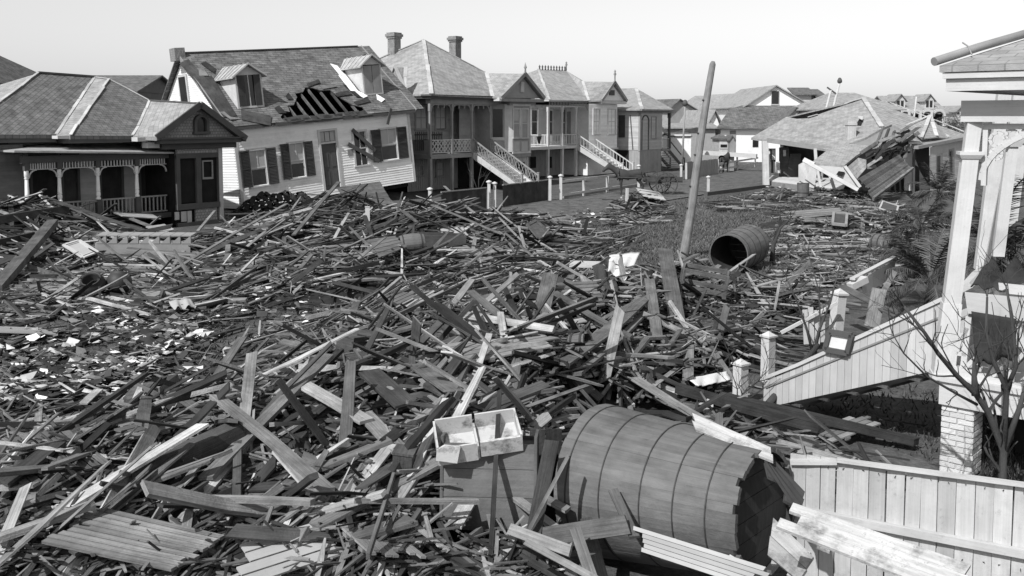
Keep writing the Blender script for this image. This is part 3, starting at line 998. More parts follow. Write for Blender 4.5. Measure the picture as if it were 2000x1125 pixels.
        if not blinds:
            wm = (b - a)
            boxpart(dp, 'pane', 'glass', a + .1, b - .1, w0 + .03, w0 + .05, z0 + .1, z1)
            boxpart(dp, 'shutter', 'shutter', a + .1, a + .1 + wm * .27, w0 - .05, w0, z0 + .1, z1)
            boxpart(dp, 'shutter', 'shutter', b - .1 - wm * .24, b - .1, w0 - .05, w0, z0 + .1, z1)
            boxpart(dp, 'sash_bar', 'trim_light', (a + b) / 2 - .03, (a + b) / 2 + .02, w0, w0 + .03, z0 + .1, z1)
        else:
            boxpart(dp, 'shutter', 'trim_grey', a + .12, (a + b) / 2 - .015, w0 - .03, w0 + .02, z0 + .1, z1 - .05)
            boxpart(dp, 'shutter', 'trim_grey', (a + b) / 2 + .015, b - .12, w0 - .03, w0 + .02, z0 + .1, z1 - .05)
        # standing seam roof
        e = .22
        m3 = MB()
        for sx, sgn in ((a - e, -1), (b + e, 1)):
            ezz = z1 - .1
            m3.slab([(sx, w0 - e, ezz), (sx, wend - .2, ezz), ((a + b) / 2, wend + .8, ap.z), ((a + b) / 2, w0 - e, ap.z)], .05)
            ns = 8
            for i in range(ns + 1):
                t = i / ns
                m3.bar((sx, w0 - e + .03 + (wend - w0 - .1) * t, ezz + .02), ((a + b) / 2, w0 - e + .03 + (wend - w0 + .7) * t, ap.z + .02), .035, .05, tone=.5)
        m3.build('dormer_roof', MAT['tin'], dp)
    # fallen piece hanging from the eave, torn brackets
    A, B = at(764, 212, -.4), at(757, 243, -.3)
    mb = MB(); mb.bar(A, B, .16, .04, (0, -1, 0)); mb.build('hanging_board', MAT['trim_dark'], h)
    # near-black block: shade under the lifted floor put in as colour
    boxpart(h, 'under_house_shade', 'shade_black', .3, W - .3, .3, D - .3, -.5, -.1)


build_lean()
# ------------------------------------------------------------------ raised grey house with two chimneys and lattice balcony
def porch_cols(h, us, w, z0, z1, m, r, arch=.45, pend=True, end=None):
    for u in us: square_post(h, u, w, z0, z1, m, r)
    xs = list(us) + ([end] if end is not None else [])
    for a, b in zip(xs[:-1], xs[1:]):
        mb = MB()
        bracket(mb, (a + r, w, z1 - .02), (1, 0, 0), arch, .07)
        bracket(mb, (b - r, w, z1 - .02), (-1, 0, 0), arch, .07)
        mb.bar((a + r, w, z1 - .04), (b - r, w, z1 - .04), .06, .08)
        if pend:
            for t in (.36, .64): mb.box(a + (b - a) * t - .03, a + (b - a) * t + .03, w - .03, w + .03, z1 - .28, z1 - .081)
        mb.build('arch_bracket', MAT[m], h)


def build_h1():
    f = Frame(G(842, 378), YAW)
    h = thing('raised_house', 'grey raised house with two brick chimneys, lattice balcony and long front stairs', 'house', f.M)
    at = f.at
    zf = at(842, 302, 0).z
    ze = at(842, 184, -.5).z
    zcol = at(880, 203, 0).z
    us = [at(x, 250, 0).x for x in (840, 882.5, 921)]
    uend = at(957, 250, 0).x
    uR = at(1036, 250, -.5).x
    D = 11.0
    wb = 1.9
    # lower storey behind the posts
    boxpart(h, 'lower_wall_core', 'shade_black', .1, uR - .1, wb + .1, D, 0, zf - .1)
    mb = MB(); vboards(mb, 0.0, uend, 0, zf - .25, wb + .05, .2); mb.build('lower_wall', MAT['clap_grey'], h)
    w1 = f.rect(853, 318, 866, 343, wb)
    window(h, *w1, wb, 'trim_grey', blind=.05, cols=2)
    w0_ = f.rect(812, 325, 825, 342, wb); window(h, *w0_, wb, 'trim_grey', cols=1)
    dd = f.rect(895, 313, 917, 372, wb); boxpart(h, 'lower_door', 'shade_black', dd[0], dd[1], wb - .05, wb + .02, 0.02, zf - .3)
    for u in us: boxpart(h, 'support_post', 'trim_grey', u - .09, u + .09, -.08, .1, 0, zf - .24)
    # floor and balcony
    boxpart(h, 'balcony_floor', 'trim_grey', -.1, uend + .2, -.05, wb, zf - .12, zf)
    boxpart(h, 'floor_beam', 'trim_grey', -.06, uend + .1, -.09, .06, zf - .26, zf - .121)
    boxpart(h, 'floor_beam', 'trim_grey', -.06, .08, .061, 4.2, zf - .26, zf - .121)
    zr = zf + .85
    for a, b in zip(us[:-1], us[1:]): rail_panel(h, (a + .07, 0), (b - .07, 0), zf + .1, zr, 'trim_light', 'cross')
    mb = MB(); mb.box(-.03, .03, .1, 4, zf + .05, zr); mb.build('side_railing', MAT['trim_grey'], h)
    # dark paling stored on the balcony
    for (a, b) in ((811, 836), (844, 865)):
        q = f.rect(a, 257, b, 276, .5)
        mb = MB()
        n = 7 if a < 840 else 6
        for i in range(n):
            t = q[0] + (q[1] - q[0]) * (i + .5) / n
            mb.box(t - .04, t + .03, .5, .53, zr - .6, q[3])
        mb.box(q[0], q[1], .53, .56, q[2] + .35, q[2] + .45); mb.box(q[0], q[1], .53, .56, q[2], q[2] + .1)
        mb.build('paling', MAT['iron'], h)
    # upper storey
    wins = [f.rect(812, 208, 833, 252, wb), f.rect(851, 208, 870, 252, wb)]
    door = f.rect(895, 222, 910, 275, wb); door = (door[0], door[1], zf, door[3])
    mb = MB(); clap(mb, -3.0, uend, zf, zcol + .1, wb, [(a, b, c, d) for a, b, c, d in wins] + [door], .14); mb.build('clapboards', MAT['clap_grey'], h)
    boxpart(h, 'wall_core', 'shade_black', -3.0, uR - .1, wb + .1, D, zf - .1, ze - .05)
    for q in wins: window(h, *q, wb, 'trim_grey', blind=.02, cols=2)
    mb = MB(); mb.box(door[0] - .14, door[0], wb - .06, wb + .02, zf, door[3] + .15); mb.box(door[1], door[1] + .14, wb - .06, wb + .02, zf, door[3] + .15); mb.box(door[0], door[1], wb - .058, wb + .02, door[3], door[3] + .15)
    dp = mb.build('door', MAT['trim_grey'], h); boxpart(dp, 'leaf', 'trim_dark', door[0], door[1], wb, wb + .05, zf, door[3], tone=-.5)
    porch_cols(h, us, 0, zf, zcol, 'trim_grey', .085, .42, True, uend)
    boxpart(h, 'corner_panel', 'trim_grey', uend - .05, uend + .1, -.05, wb + .1, zf - .3, zcol)
    # wall of the stair recess
    mb = MB(); clap(mb, us[2] + .2, uend - .05, zf, zcol, 1.2, (), .14); mb.build('recess_clapboards', MAT['clap_grey'], h)
    # entablature
    boxpart(h, 'frieze', 'trim_grey', -.1, uR, -.1, .3, zcol, zcol + (ze - zcol) * .55)
    mb = MB(); mb.box(-.4, uR + .2, -.4, .3, zcol + (ze - zcol) * .55, ze - .1); mb.box(-.52, uR + .3, -.52, .3, ze - .099, ze); mb.box(-.4, .3, .31, D, zcol + (ze - zcol) * .55, ze - .1); mb.box(-.1, .3, .31, D, zcol, zcol + (ze - zcol) * .55)
    mb.build('cornice', MAT['trim_dark'], h)
    # canted bay
    wB = -.6
    ub0 = at(1000, 250, wB).x; ub1 = at(1035.5, 250, wB).x
    zb = at(1018, 296, wB).z
    uc = uend + .12
    zt = zcol + .05
    mb = MB(); mb.slab([(uc, .55, zb), (ub0, wB, zb), (ub1, wB, zb), (ub1, D / 2, zb), (uc, D / 2, zb)][::-1], zt - zb, (0, 0, 1)); mb.build('bay_wall', MAT['clap_grey'], h)
    for a, b in ((1002, 1014), (1018, 1030)):
        q = f.rect(a, 214, b, 268, wB); window(h, *q, wB - .03, 'trim_light', cols=1, blind=.55 if a > 1010 else .6, fw=.09)
        p = f.rect(a, 276, b, 295, wB); boxpart(h, 'panel', 'clap_cream', p[0], p[1], wB - .03, wB, p[2], p[3])
    mb = MB()
    for u in (ub0, ub1 - .12): mb.box(u, u + .12, wB - .05, wB, zb, zt)
    mb.box(ub0, ub1, wB - .08, wB, zb - .12, zb); mb.box(ub0, ub1, wB - .06, wB - .001, zt - .12, zt)
    mb.build('bay_trim', MAT['trim_light'], h)
    # window of the canted side
    cdir = Vector((ub0 - uc, wB - .55, 0)); cl = cdir.length; cdir.normalize(); cn = Vector((cdir.y, -cdir.x, 0))
    def cpt(t, z, d): return Vector((uc, .55, 0)) + cdir * t + cn * d + Vector((0, 0, z))
    z0w, z1w = at(978, 268, 0).z, at(978, 213, 0).z
    mb = MB()
    for t0, t1 in ((0, cl * .22), (cl * .72, cl)): mb.hexa([cpt(t0, zb, .04), cpt(t1, zb, .04), cpt(t1, zb, .0), cpt(t0, zb, .0), cpt(t0, zt, .04), cpt(t1, zt, .04), cpt(t1, zt, 0), cpt(t0, zt, 0)])
    mb.hexa([cpt(0, z0w - .2, .03), cpt(cl, z0w - .2, .03), cpt(cl, z0w - .2, 0), cpt(0, z0w - .2, 0), cpt(0, z0w, .03), cpt(cl, z0w, .03), cpt(cl, z0w, 0), cpt(0, z0w, 0)])
    fr = mb.build('bay_window', MAT['trim_light'], h)
    mb = MB(); mb.face([cpt(cl * .3, z0w, .015), cpt(cl * .66, z0w, .015), cpt(cl * .66, z1w, .015), cpt(cl * .3, z1w, .015)]); mb.build('pane', MAT['glass'], fr)
    # lower wall of the bay
    mb = MB(); vboards(mb, ub0 - .8, ub1, 0, zb - .35, wB + .15, .2); mb.build('lower_bay_wall', MAT['clap_cream'], h)
    boxpart(h, 'bay_beam', 'trim_grey', ub0 - .9, ub1 + .02, wB - .04, wB + .5, zb - .35, zb - .121)
    q = f.rect(1010, 317, 1024, 345, wB + .1); boxpart(h, 'cellar_opening', 'shade_black', q[0], q[1], wB + .06, wB + .09, q[2], q[3])
    # roof
    A = at(827, 78, 5.8)
    FL_ = at(843, 184, -.52); uE = uR + .5
    FRc = Vector((uE, -.52, FL_.z)); BL = Vector((FL_.x, 12.1, FL_.z)); BR = Vector((uE, 12.1, FL_.z))
    J = at(950, 143, 2.1); K = at(1026, 144, -1.1)
    gL, gR = at(980, 191, -1.1), at(1064, 192, -1.1)
    V = at(962, 189, -.52)
    roof(h, [[FL_, V, J, A], [V, FRc, J], [FRc, A, J][::-1]], 'slate_grey', 'main_roof', .1)
    roof(h, [[BL, FL_, A], [FRc, BR, A], [BR, BL, A]], 'slate_grey', 'hip_roof', .1)
    roof(h, [[V, gL, K, J]], 'slate_grey', 'gable_roof', .1)
    roof(h, [[gR, FRc + Vector((0.6, 0, 0)), J + Vector((1.5, 1, 0)), K]], 'slate_grey', 'gable_roof', .1)
    caps(h, [(A, FL_), (J, V), (A, BL)], wd=.26)
    caps(h, [(A, J)], 'slate_grey', wd=.16)
    mb = MB(); mb.slab([gL + Vector((.25, .25, 0)), gR + Vector((-.25, .25, 0)), K + Vector((0, .25, -.2))], .2, (0, 1, 0)); mb.build('pediment', MAT['clap_grey'], h)
    for e in (gL, gR):
        mb = MB(); mb.bar(e, K, .1, .24); mb.build('rake_board', MAT['trim_grey'], h)
    mb = MB(); mb.box(gL.x, gR.x, -1.05, -.4, gL.z - .22, gL.z - .02); mb.build('gable_cornice', MAT['trim_grey'], h)
    boxpart(h, 'cornice_return', 'white_paint', V.x + .1, gL.x + .3, -1.0, -.53, gL.z - .2, gL.z + .02)  # white puts the sunlight on this left-facing return into its colour
    boxpart(h, 'gable_frieze', 'trim_grey', ub0 - .3, gR.x - .4, wB - .05, .2, zcol - .02, gL.z - .22)
    q = f.rect(1016, 160, 1021, 180, -.86); boxpart(h, 'gable_louvre', 'trim_light', q[0], q[1] + .05, -.95, -.85, q[2], q[3])
    # side gable on the left slope, white capped
    sA, sB, sC, sD = f.atx(772, 131, -1.0), f.atx(760, 160, -1.0), f.atx(790, 172, -1.2), f.atx(792, 132, -.2)
    caps(h, [(sA, sB), (sA, sC), (sD, sC)], wd=.22)
    roof(h, [[sC, sD, sA], [sC, sA, sB]], 'slate_grey', 'side_gable', .08)
    c1 = at(770, 95, 7.2); chimney(h, (c1.x, 7.2), .62, c1.z - 1, at(770, 64, 7.2).z)
    c2 = at(889, 100, 7.2); chimney(h, (c2.x, 7.2), .62, c2.z - 1.6, at(889, 71, 7.2).z)
    mb = MB(); mb.lathe([(.07, 0), (.05, .3), (.1, .4), (0.0, .75)], 6, Matrix.Translation(K)); mb.build('finial', MAT['trim_grey'], h)
    # stairs to the street
    wbot = -3.9
    steps(h, us[2] + .02, uend - .08, -.1, zf, wbot, .1, 12, 'trim_light', True, 'trim_grey', True)
    return f


f1 = build_h1()


def build_h2():
    f = Frame(G(1069, 348), YAW)
    h = thing('white_porch_house', 'pale raised house with crested hip roof, slender white porch posts and gabled bay', 'house', f.M)
    at = f.at
    zf = at(1069, 286, 0).z; ze = at(1073, 195, -.5).z; zcol = at(1098, 207, 0).z
    us = [at(x, 250, 0).x for x in (1070, 1098, 1125)]; uend = at(1148, 250, 0).x
    wB = -.7
    ub0, ub1 = at(1155, 250, wB).x, at(1205, 250, wB).x
    uR = ub1; D = 10; wb = 1.7
    boxpart(h, 'lower_wall_core', 'shade_black', .1, uR - .1, wb + .1, D, 0, zf - .1)
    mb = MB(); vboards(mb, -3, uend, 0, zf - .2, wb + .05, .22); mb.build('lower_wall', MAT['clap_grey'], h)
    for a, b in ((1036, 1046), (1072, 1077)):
        q = f.rect(a, 306, b, 328, wb); boxpart(h, 'cellar_window', 'shade_black', q[0], q[1], wb - .05, wb, q[2], q[3])
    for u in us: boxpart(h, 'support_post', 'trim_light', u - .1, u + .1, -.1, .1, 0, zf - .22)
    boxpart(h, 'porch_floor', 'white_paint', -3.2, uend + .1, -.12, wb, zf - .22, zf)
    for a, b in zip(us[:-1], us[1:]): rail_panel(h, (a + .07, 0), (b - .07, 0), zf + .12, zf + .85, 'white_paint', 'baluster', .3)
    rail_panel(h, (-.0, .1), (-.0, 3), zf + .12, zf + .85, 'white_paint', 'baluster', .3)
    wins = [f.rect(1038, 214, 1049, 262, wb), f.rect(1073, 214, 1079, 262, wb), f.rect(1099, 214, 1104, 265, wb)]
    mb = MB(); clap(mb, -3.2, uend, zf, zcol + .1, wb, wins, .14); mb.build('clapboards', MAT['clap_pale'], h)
    for q in wins: window(h, *q, wb, 'white_paint', cols=1)
    q = f.rect(1080, 214, 1094, 275, wb); boxpart(h, 'blind', 'blind', q[0], q[1], wb - .1, wb - .05, q[2], q[3])
    q = f.rect(1051, 214, 1067, 266, .5); boxpart(h, 'awning_cloth', 'blind', q[0], q[1], .5, .53, q[2], q[3])
    q = f.rect(1049, 266, 1058, 281, .0); mb = MB(); mb.slab([(q[0], .0, q[3]), (q[1], .0, q[3]), ((q[0] + q[1]) / 2 + .1, .0, q[2]), ((q[0] + q[1]) / 2 - .15, .0, q[2] + .1)], .05, (0, 1, 0)); mb.build('hanging_cloth', MAT['cloth_dark'], h)
    q = f.rect(1107, 218, 1122, 270, wb); boxpart(h, 'door', 'trim_grey', q[0], q[1], wb - .06, wb, zf, q[3])
    boxpart(h, 'wall_core', 'shade_black', -3.1, uR - .1, wb + .1, D, zf, ze - .05)
    porch_cols(h, us, 0, zf, zcol, 'white_paint', .08, .3, False, uend)
    mb = MB()
    for i in range(26):
        t = us[0] + .1 + (uend - us[0] - .2) * (i + .5) / 26; mb.box(t - .02, t + .02, -.02, .02, zcol, zcol + .3)
    mb.build('spindle_frieze', MAT['trim_light'], h)
    boxpart(h, 'frieze', 'white_paint', -.1, uR, -.12, .3, zcol + .3, ze - .1)
    boxpart(h, 'cornice', 'trim_light', -.45, uR + .3, -.45, .3, ze - .099, ze)
    zb = at(1180, 289, wB).z
    boxpart(h, 'bay_wall', 'clap_pale', uend + .05, ub1, wB + .02, D / 2, zb, zcol + .2)
    mb = MB(); clap(mb, ub0 - .4, ub1, zb, zcol + .2, wB, (), .14); mb.build('bay_clapboards', MAT['clap_pale'], h)
    for a, b in ((1158, 1170), (1187, 1201)):
        q = f.rect(a, 214, b, 261, wB); window(h, *q, wB - .03, 'white_paint', cols=2, fw=.09)
    boxpart(h, 'bay_sill', 'white_paint', ub0 - .45, ub1 + .05, wB - .12, wB + .02, zb - .12, zb)
    boxpart(h, 'bay_base', 'clap_pale', ub0 - .2, ub1 - .05, wB + .2, 2, 0, zb - .121)
    A = at(1051, 136, 5); A2 = at(1106, 138, 5)
    FL_ = at(1073, 195, -.45); J = at(1138, 159, 1.7); K = at(1201, 160, -1.1); gL, gR = at(1176, 196, -1.1), at(1225, 197, -1.1); V = at(1150, 197, -.45)
    FRc = Vector((uR + .5, -.45, FL_.z)); BL = Vector((FL_.x, 10.5, FL_.z)); BR = Vector((uR + .5, 10.5, FL_.z))
    roof(h, [[FL_, V, J, A2, A], [V, FRc, J], [FRc, A2, J]], 'slate_grey', 'main_roof', .1)
    roof(h, [[BL, FL_, A], [FRc, BR, A2], [BR, BL, A, A2]], 'slate_grey', 'hip_roof', .1)
    roof(h, [[V, gL, K, J], [gR, FRc + Vector((.3, 0, 0)), J + Vector((1.5, 1, 0)), K]], 'slate_grey', 'gable_roof', .1)
    caps(h, [(A, FL_), (J, V)], wd=.22)
    mb = MB(); mb.slab([gL + Vector((.2, .2, 0)), gR + Vector((-.2, .2, 0)), K + Vector((0, .2, -.2))], .2, (0, 1, 0)); mb.build('pediment', MAT['clap_pale'], h)
    q = f.rect(1190, 176, 1199, 186, -.92); boxpart(h, 'gable_vent', 'trim_dark', q[0], q[1], -1.0, -.9, q[2], q[3])
    for e in (gL, gR):
        mb = MB(); mb.bar(e, K, .1, .22); mb.build('rake_board', MAT['trim_grey'], h)
    boxpart(h, 'gable_cornice', 'white_paint', gL.x, gR.x, -1.05, .2, gL.z - .25, gL.z - .02)
    mb = MB()
    n = 10
    for i in range(n):
        c = A + (A2 - A) * ((i + .5) / n); mb.lathe([(.09, 0), (.05, .15), (.09, .25), (0, .42)], 5, Matrix.Translation(c))
    mb.build('roof_cresting', MAT['trim_dark'], h)
    for c, hh in ((A2, .8), (K, 1.0)):
        mb = MB(); mb.lathe([(.05, 0), (.05, hh * .5), (.12, hh * .62), (.05, hh * .75), (.09, hh * .85), (0, hh)], 6, Matrix.Translation(c)); mb.build('finial', MAT['trim_grey'], h)
    steps(h, us[2] + .05, uend - .05, -.1, zf, -4.2, .1, 12, 'trim_light', True, 'trim_light', False)


build_h2()


def build_h3():
    f = Frame(G(1249, 338), YAW)
    h = thing('grey_corner_house', 'plain grey raised house with hip roof and arched panel beside the pale porch house', 'house', f.M)
    at, atx = f.at, f.atx
    zw = at(1249, 293, 0).z; ze = at(1258, 212, -.4).z
    uR = at(1293, 250, 0).x; D = 9
    boxpart(h, 'lower_wall_core', 'shade_black', .05, uR - .05, .08, D, 0, zw)
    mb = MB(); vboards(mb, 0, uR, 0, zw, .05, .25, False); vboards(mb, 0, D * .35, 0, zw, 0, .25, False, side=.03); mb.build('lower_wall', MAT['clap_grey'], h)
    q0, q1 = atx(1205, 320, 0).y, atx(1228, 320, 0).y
    boxpart(h, 'lower_opening', 'shade_black', -.03, .0, min(q0, q1), max(q0, q1), .1, zw - .05)
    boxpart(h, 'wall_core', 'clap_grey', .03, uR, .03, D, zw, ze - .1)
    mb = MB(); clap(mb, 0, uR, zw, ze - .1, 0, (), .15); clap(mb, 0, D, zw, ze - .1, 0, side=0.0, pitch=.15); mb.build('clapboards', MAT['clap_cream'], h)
    boxpart(h, 'corner_board', 'trim_grey', -.04, .16, -.04, .12, zw - .1, ze - .1)
    a, b = atx(1221, 250, 0).y, atx(1209, 250, 0).y
    z0, z1 = atx(1215, 268, 0).z, atx(1215, 225, 0).z
    boxpart(h, 'closed_shutter', 'shutter', -.08, -.02, a, b, z0, z1)
    # arched panel
    q = f.rect(1253, 225, 1266, 292, 0); cx, rr = (q[0] + q[1]) / 2, (q[1] - q[0]) / 2
    mb = MB()
    for k in range(10):
        a0, a1 = math.pi * k / 10, math.pi * (k + 1) / 10
        mb.bar((cx - rr * math.cos(a0), -.03, q[3] - rr + rr * math.sin(a0)), (cx - rr * math.cos(a1), -.03, q[3] - rr + rr * math.sin(a1)), .06, .14, (0, 1, 0))
    mb.box(cx - rr - .07, cx - rr + .07, -.06, 0, zw, q[3] - rr); mb.box(cx + rr - .07, cx + rr + .07, -.06, 0, zw, q[3] - rr); mb.build('arched_panel', MAT['trim_dark'], h)
    q = f.rect(1272, 229, 1280, 269, 0); window(h, *q, 0, 'trim_grey', cols=1, fw=.08)
    q = f.rect(1281, 228, 1290, 269, 0); boxpart(h, 'open_shutter', 'blind', q[0], q[1], -.09, -.03, q[2], q[3])
    mb = MB(); mb.bar(atx(1231, 225, -.05), atx(1236, 292, -.05), .08, .04, (1, 0, 0)); mb.build('drain_pipe', MAT['trim_dark'], h)
    boxpart(h, 'frieze', 'trim_grey', -.1, uR + 2.3, -.1, .2, ze - .35, ze - .1)
    A = at(1242, 172, 5); FL_ = at(1265, 212, -.45); FRc = at(1316, 214, -.45)
    FL_ = Vector((-.5, -.45, FRc.z)); BL = Vector((-.5, 10, FRc.z)); BR = Vector((FRc.x, 10, FRc.z)); A2 = A + Vector((.3, 3.2, 0))
    roof(h, [[FL_, FRc, A], [FRc, BR, A2, A], [BL, FL_, A, A2], [BR, BL, A2]], 'slate_grey', 'roof', .12)
    caps(h, [(A, FL_)], wd=.3)
    # side porch with post and stairs
    up = at(1307, 260, 0).x
    square_post(h, up, 0, zw, ze - .3, 'trim_dark', .12)
    boxpart(h, 'porch_floor', 'trim_grey', uR, up + .15, -.05, 3, zw - .2, zw)
    rail_panel(h, (uR + .1, 0), (up - .1, 0), zw + .1, zw + .85, 'trim_light', 'baluster', .2)
    sq = thing  # noqa
    mb = MB()
    n = 9
    for i in range(n):
        t = i / n
        mb.box(up + .1 + t * 3.0, up + .1 + (t + 1 / n) * 3.0 + .03, .2, 1.5, zw - (t + 1 / n) * zw - .04, zw - (t + 1 / n) * zw, rnd.uniform(-.2, .2))
    mb.build('stair_treads', MAT['trim_light'], h)
    for y in (.15, 1.55):
        mb = MB(); mb.bar((up + .1, y, zw - .1), (up + 3.2, y, 0), .05, .3); mb.bar((up + .1, y, zw + .85), (up + 3.2, y, .9), .07, .07); mb.bar((up + 3.2, y, 0), (up + 3.2, y, 1.0), .09, .09, (0, 1, 0)); mb.build('handrail', MAT['trim_dark'], h)


build_h3()
# ------------------------------------------------------------------ wrecked house across the street
def onplane(px, py, a, b, c, off=0.0):
    a, b, c = Vector(a), Vector(b), Vector(c)
    n = (b - a).cross(c - a).normalized()
    if n.z < 0: n = -n
    d = ray(px, py)
    return CP + d * ((a - CP).dot(n) / d.dot(n)) + n * off


def build_wreck():
    base = G(1640, 378)
    h = thing('wrecked_house', 'wrecked house with grey hip roof, torn open front and white roof caps', 'house', base)
    T = lambda p: Vector(p) - base
    A, L, N, Q = P(1685, 193, 66), P(1467, 269, 66), P(1742, 299, 56.5), P(1890, 264, 63)
    pl = lambda x, y, o=0: T(onplane(x, y, A, L, N, o))
    pr = lambda x, y, o=0: T(onplane(x, y, A, N, Q, o))
    left = [pl(*p) for p in ((1467, 269), (1530, 277), (1570, 283), (1612, 291), (1640, 289), (1662, 279), (1690, 269), (1722, 251))]
    roof(h, [left + [T(A), pl(1577, 231), pl(1556, 232), pl(1536, 228)]], 'slate_grey', 'street_slope', .14)
    right = [pr(*p) for p in ((1722, 251), (1742, 243), (1760, 252), (1785, 274), (1800, 281), (1840, 274), (1889, 264))]
    roof(h, [right + [T(A)]], 'slate_grey', 'side_slope', .14)
    B = T(P(1600, 235, 76)); B2 = T(P(1840, 250, 74))
    roof(h, [[T(A), B2, T(Q)], [T(A), pl(1536, 228), T(L), B], [T(A), B, B2]], 'slate_grey', 'back_slope', .1)
    caps(h, [(pl(1722, 249, .05), T(A) + Vector((0, -.05, .05))), (T(A) + Vector((0, 0, .05)), pl(1648, 205, .06)), (pl(1597, 225, .05), pl(1578, 231, .05))], wd=.3)
    caps(h, [(pr(1738, 202, .05), pr(1888, 262, .08))], wd=.16)
    # small white-capped hip over the side bay
    hp = [pr(1770, 250, .1), pr(1809, 247, .7), pr(1797, 278, .25), pr(1826, 275, .25), pr(1853, 273, .1)]
    roof(h, [[hp[0], hp[2], hp[1]], [hp[2], hp[3], hp[1]], [hp[3], hp[4], hp[1]]], 'slate_grey', 'bay_roof', .06)
    u = Vector((0, 0, .06))
    caps(h, [(hp[0] + u, hp[1] + u), (hp[1] + u, hp[2] + u), (hp[1] + u, hp[3] + u), (pr(1818, 252, .1), hp[4] + u)], wd=.22)
    # chimney stump, near-black sheet on the slope right of it
    c = pl(1661, 268)
    mb = MB(); mb.box(c.x - .26, c.x + .26, c.y - .25, c.y + .25, c.z - .3, c.z + 1.05); mb.box(c.x - .3, c.x + .3, c.y - .3, c.y + .3, c.z + .75, c.z + .9); mb.build('chimney', MAT['whitewash'], h)
    hq = [pl(*p, .03) for p in ((1671, 245), (1678, 234), (1686, 235), (1682, 246))]
    mb = MB(); mb.slab(hq, .04); mb.build('dark_roof_sheet', MAT['shade_black'], h)
    mb = MB(); mb.slab([pl(*p, .25) for p in ((1677, 236), (1678, 233), (1687, 234), (1686, 241))], .03); mb.build('loose_shingles', MAT['flashing'], h)
    # walls: posts, dark rooms, floor
    def w3(px, py, Y): return T(P(px, py, Y))
    # street-side wall line runs from (1495) to (1640)
    a, b = T(G(1497, 362)), T(G(1645, 382))
    ez = 3.0
    back = Vector((2.2, 4.8, 0))
    mb = MB(); mb.slab([a + back, b + back + Vector((2, 2, 0)), b + back + Vector((2, 2, 2.6)), a + back + Vector((0, 0, 2.9))], .1, (0, 1, 0)); mb.build('back_wall', MAT['clap_dark'], h)
    mb = MB(); mb.slab([a + back, a + back + Vector((0, 0, 2.9)), a + Vector((1.4, 1.2, 2.9)), a + Vector((1.4, 1.2, 0))], .1, (0, 1, 0)); mb.build('end_wall', MAT['clap_grey'], h)
    mb = MB(); mb.bar(w3(1494, 276, 64.5), w3(1496, 362, 64), .38, .3, (0, 1, 0)); mb.build('corner_post', MAT['whitewash'], h)
    mb = MB(); mb.bar(w3(1500, 274, 64), w3(1625, 292, 60), .2, .3); mb.build('eave_beam', MAT['trim_grey'], h)
    n = 9
    for i in range(n):
        t0, t1 = i / n, (i + .9) / n
        o = Vector((1.6, 3.6, .35)); z = Vector((0, 0, .35))
        mb = MB(); mb.slab([a + o * t0 + z, b + o * t0 + z, b + o * t1 + z, a + o * t1 + z], .05, tone=rnd.uniform(-.2, .5)); mb.build('floor_board', MAT['trim_light'], h)
    mb = MB(); mb.bar(a + Vector((0, 0, .15)), b + Vector((0, 0, .12)), .2, .3); mb.build('floor_beam', MAT['trim_grey'], h)
    # doors and sashes standing inside
    for (x0, x1, y0, y1, Y, m, t) in ((1501, 1515, 290, 338, 66, 'board_dark', .2), (1522, 1541, 288, 345, 66, 'board_dark', .6), (1537, 1562, 300, 352, 65, 'shutter', .4)):
        p = [w3(x0, y1, Y), w3(x1, y1, Y - .3), w3(x1 + (3 if m == 'shutter' else 0), y0, Y - .3), w3(x0 + (6 if m == 'shutter' else 0), y0, Y)]
        mb = MB(); mb.slab(p, .06, (0, 1, 0), t); mb.build('door', MAT[m], h)
    for (x0, x1, y0, y1) in ((1500, 1504, 292, 318), (1508, 1514, 292, 312), (1501, 1506, 316, 338), (1511, 1516, 316, 337), (1519, 1523, 315, 338), (1530, 1535, 293, 305)):
        mb = MB(); mb.slab([w3(x0, y1, 65.4), w3(x1, y1, 65.3), w3(x1, y0, 65.3), w3(x0, y0, 65.4)], .05, (0, 1, 0)); mb.build('sash', MAT['white_paint'], h)
    mb = MB(); mb.slab([w3(1560, 352, 62), w3(1586, 366, 60), w3(1592, 330, 60.5), w3(1570, 316, 62.5), w3(1560, 322, 62.8)], .06, (0, 1, 0), .3); mb.build('fallen_ceiling', MAT['clap_cream'], h)
    for (p0, p1, Y0, Y1, wd, m) in (((1590, 322), (1582, 366), 58, 57.6, .5, 'white_paint'), ((1596, 328), (1603, 366), 57.5, 57, .14, 'trim_light'), ((1620, 340), (1634, 382), 57, 56, .18, 'trim_light'), ((1592, 290), (1594, 318), 60, 59.8, .18, 'trim_light'), ((1610, 300), (1604, 350), 59, 58.5, .14, 'trim_grey')):
        mb = MB(); mb.bar(w3(*p0, Y0), w3(*p1, Y1), wd, .06, (0, 1, 0)); mb.build('leaning_board', MAT[m], h)
    # side rooms
    mb = MB(); mb.slab([w3(1767, 372, 58.5), w3(1784, 373, 58), w3(1784, 290, 58), w3(1768, 284, 58.5)], .1, (0, 1, 0)); mb.build('white_wall', MAT['white_paint'], h)
    mb = MB(); mb.bar(w3(1785, 286, 57.9), w3(1784, 377, 57.9), .12, .12, (0, 1, 0)); mb.build('corner_post', MAT['trim_dark'], h)
    mb = MB(); mb.slab([w3(1787, 372, 61), w3(1815, 370, 61.5), w3(1815, 285, 61.5), w3(1787, 285, 61)], .1, (0, 1, 0)); mb.build('room_wall', MAT['clap_dark'], h)
    s0, s1 = w3(1817, 378, 58), w3(1884, 372, 61.5)
    e0, e1 = w3(1817, 288, 58), w3(1884, 268, 61.5)
    nr = 26
    mb = MB()
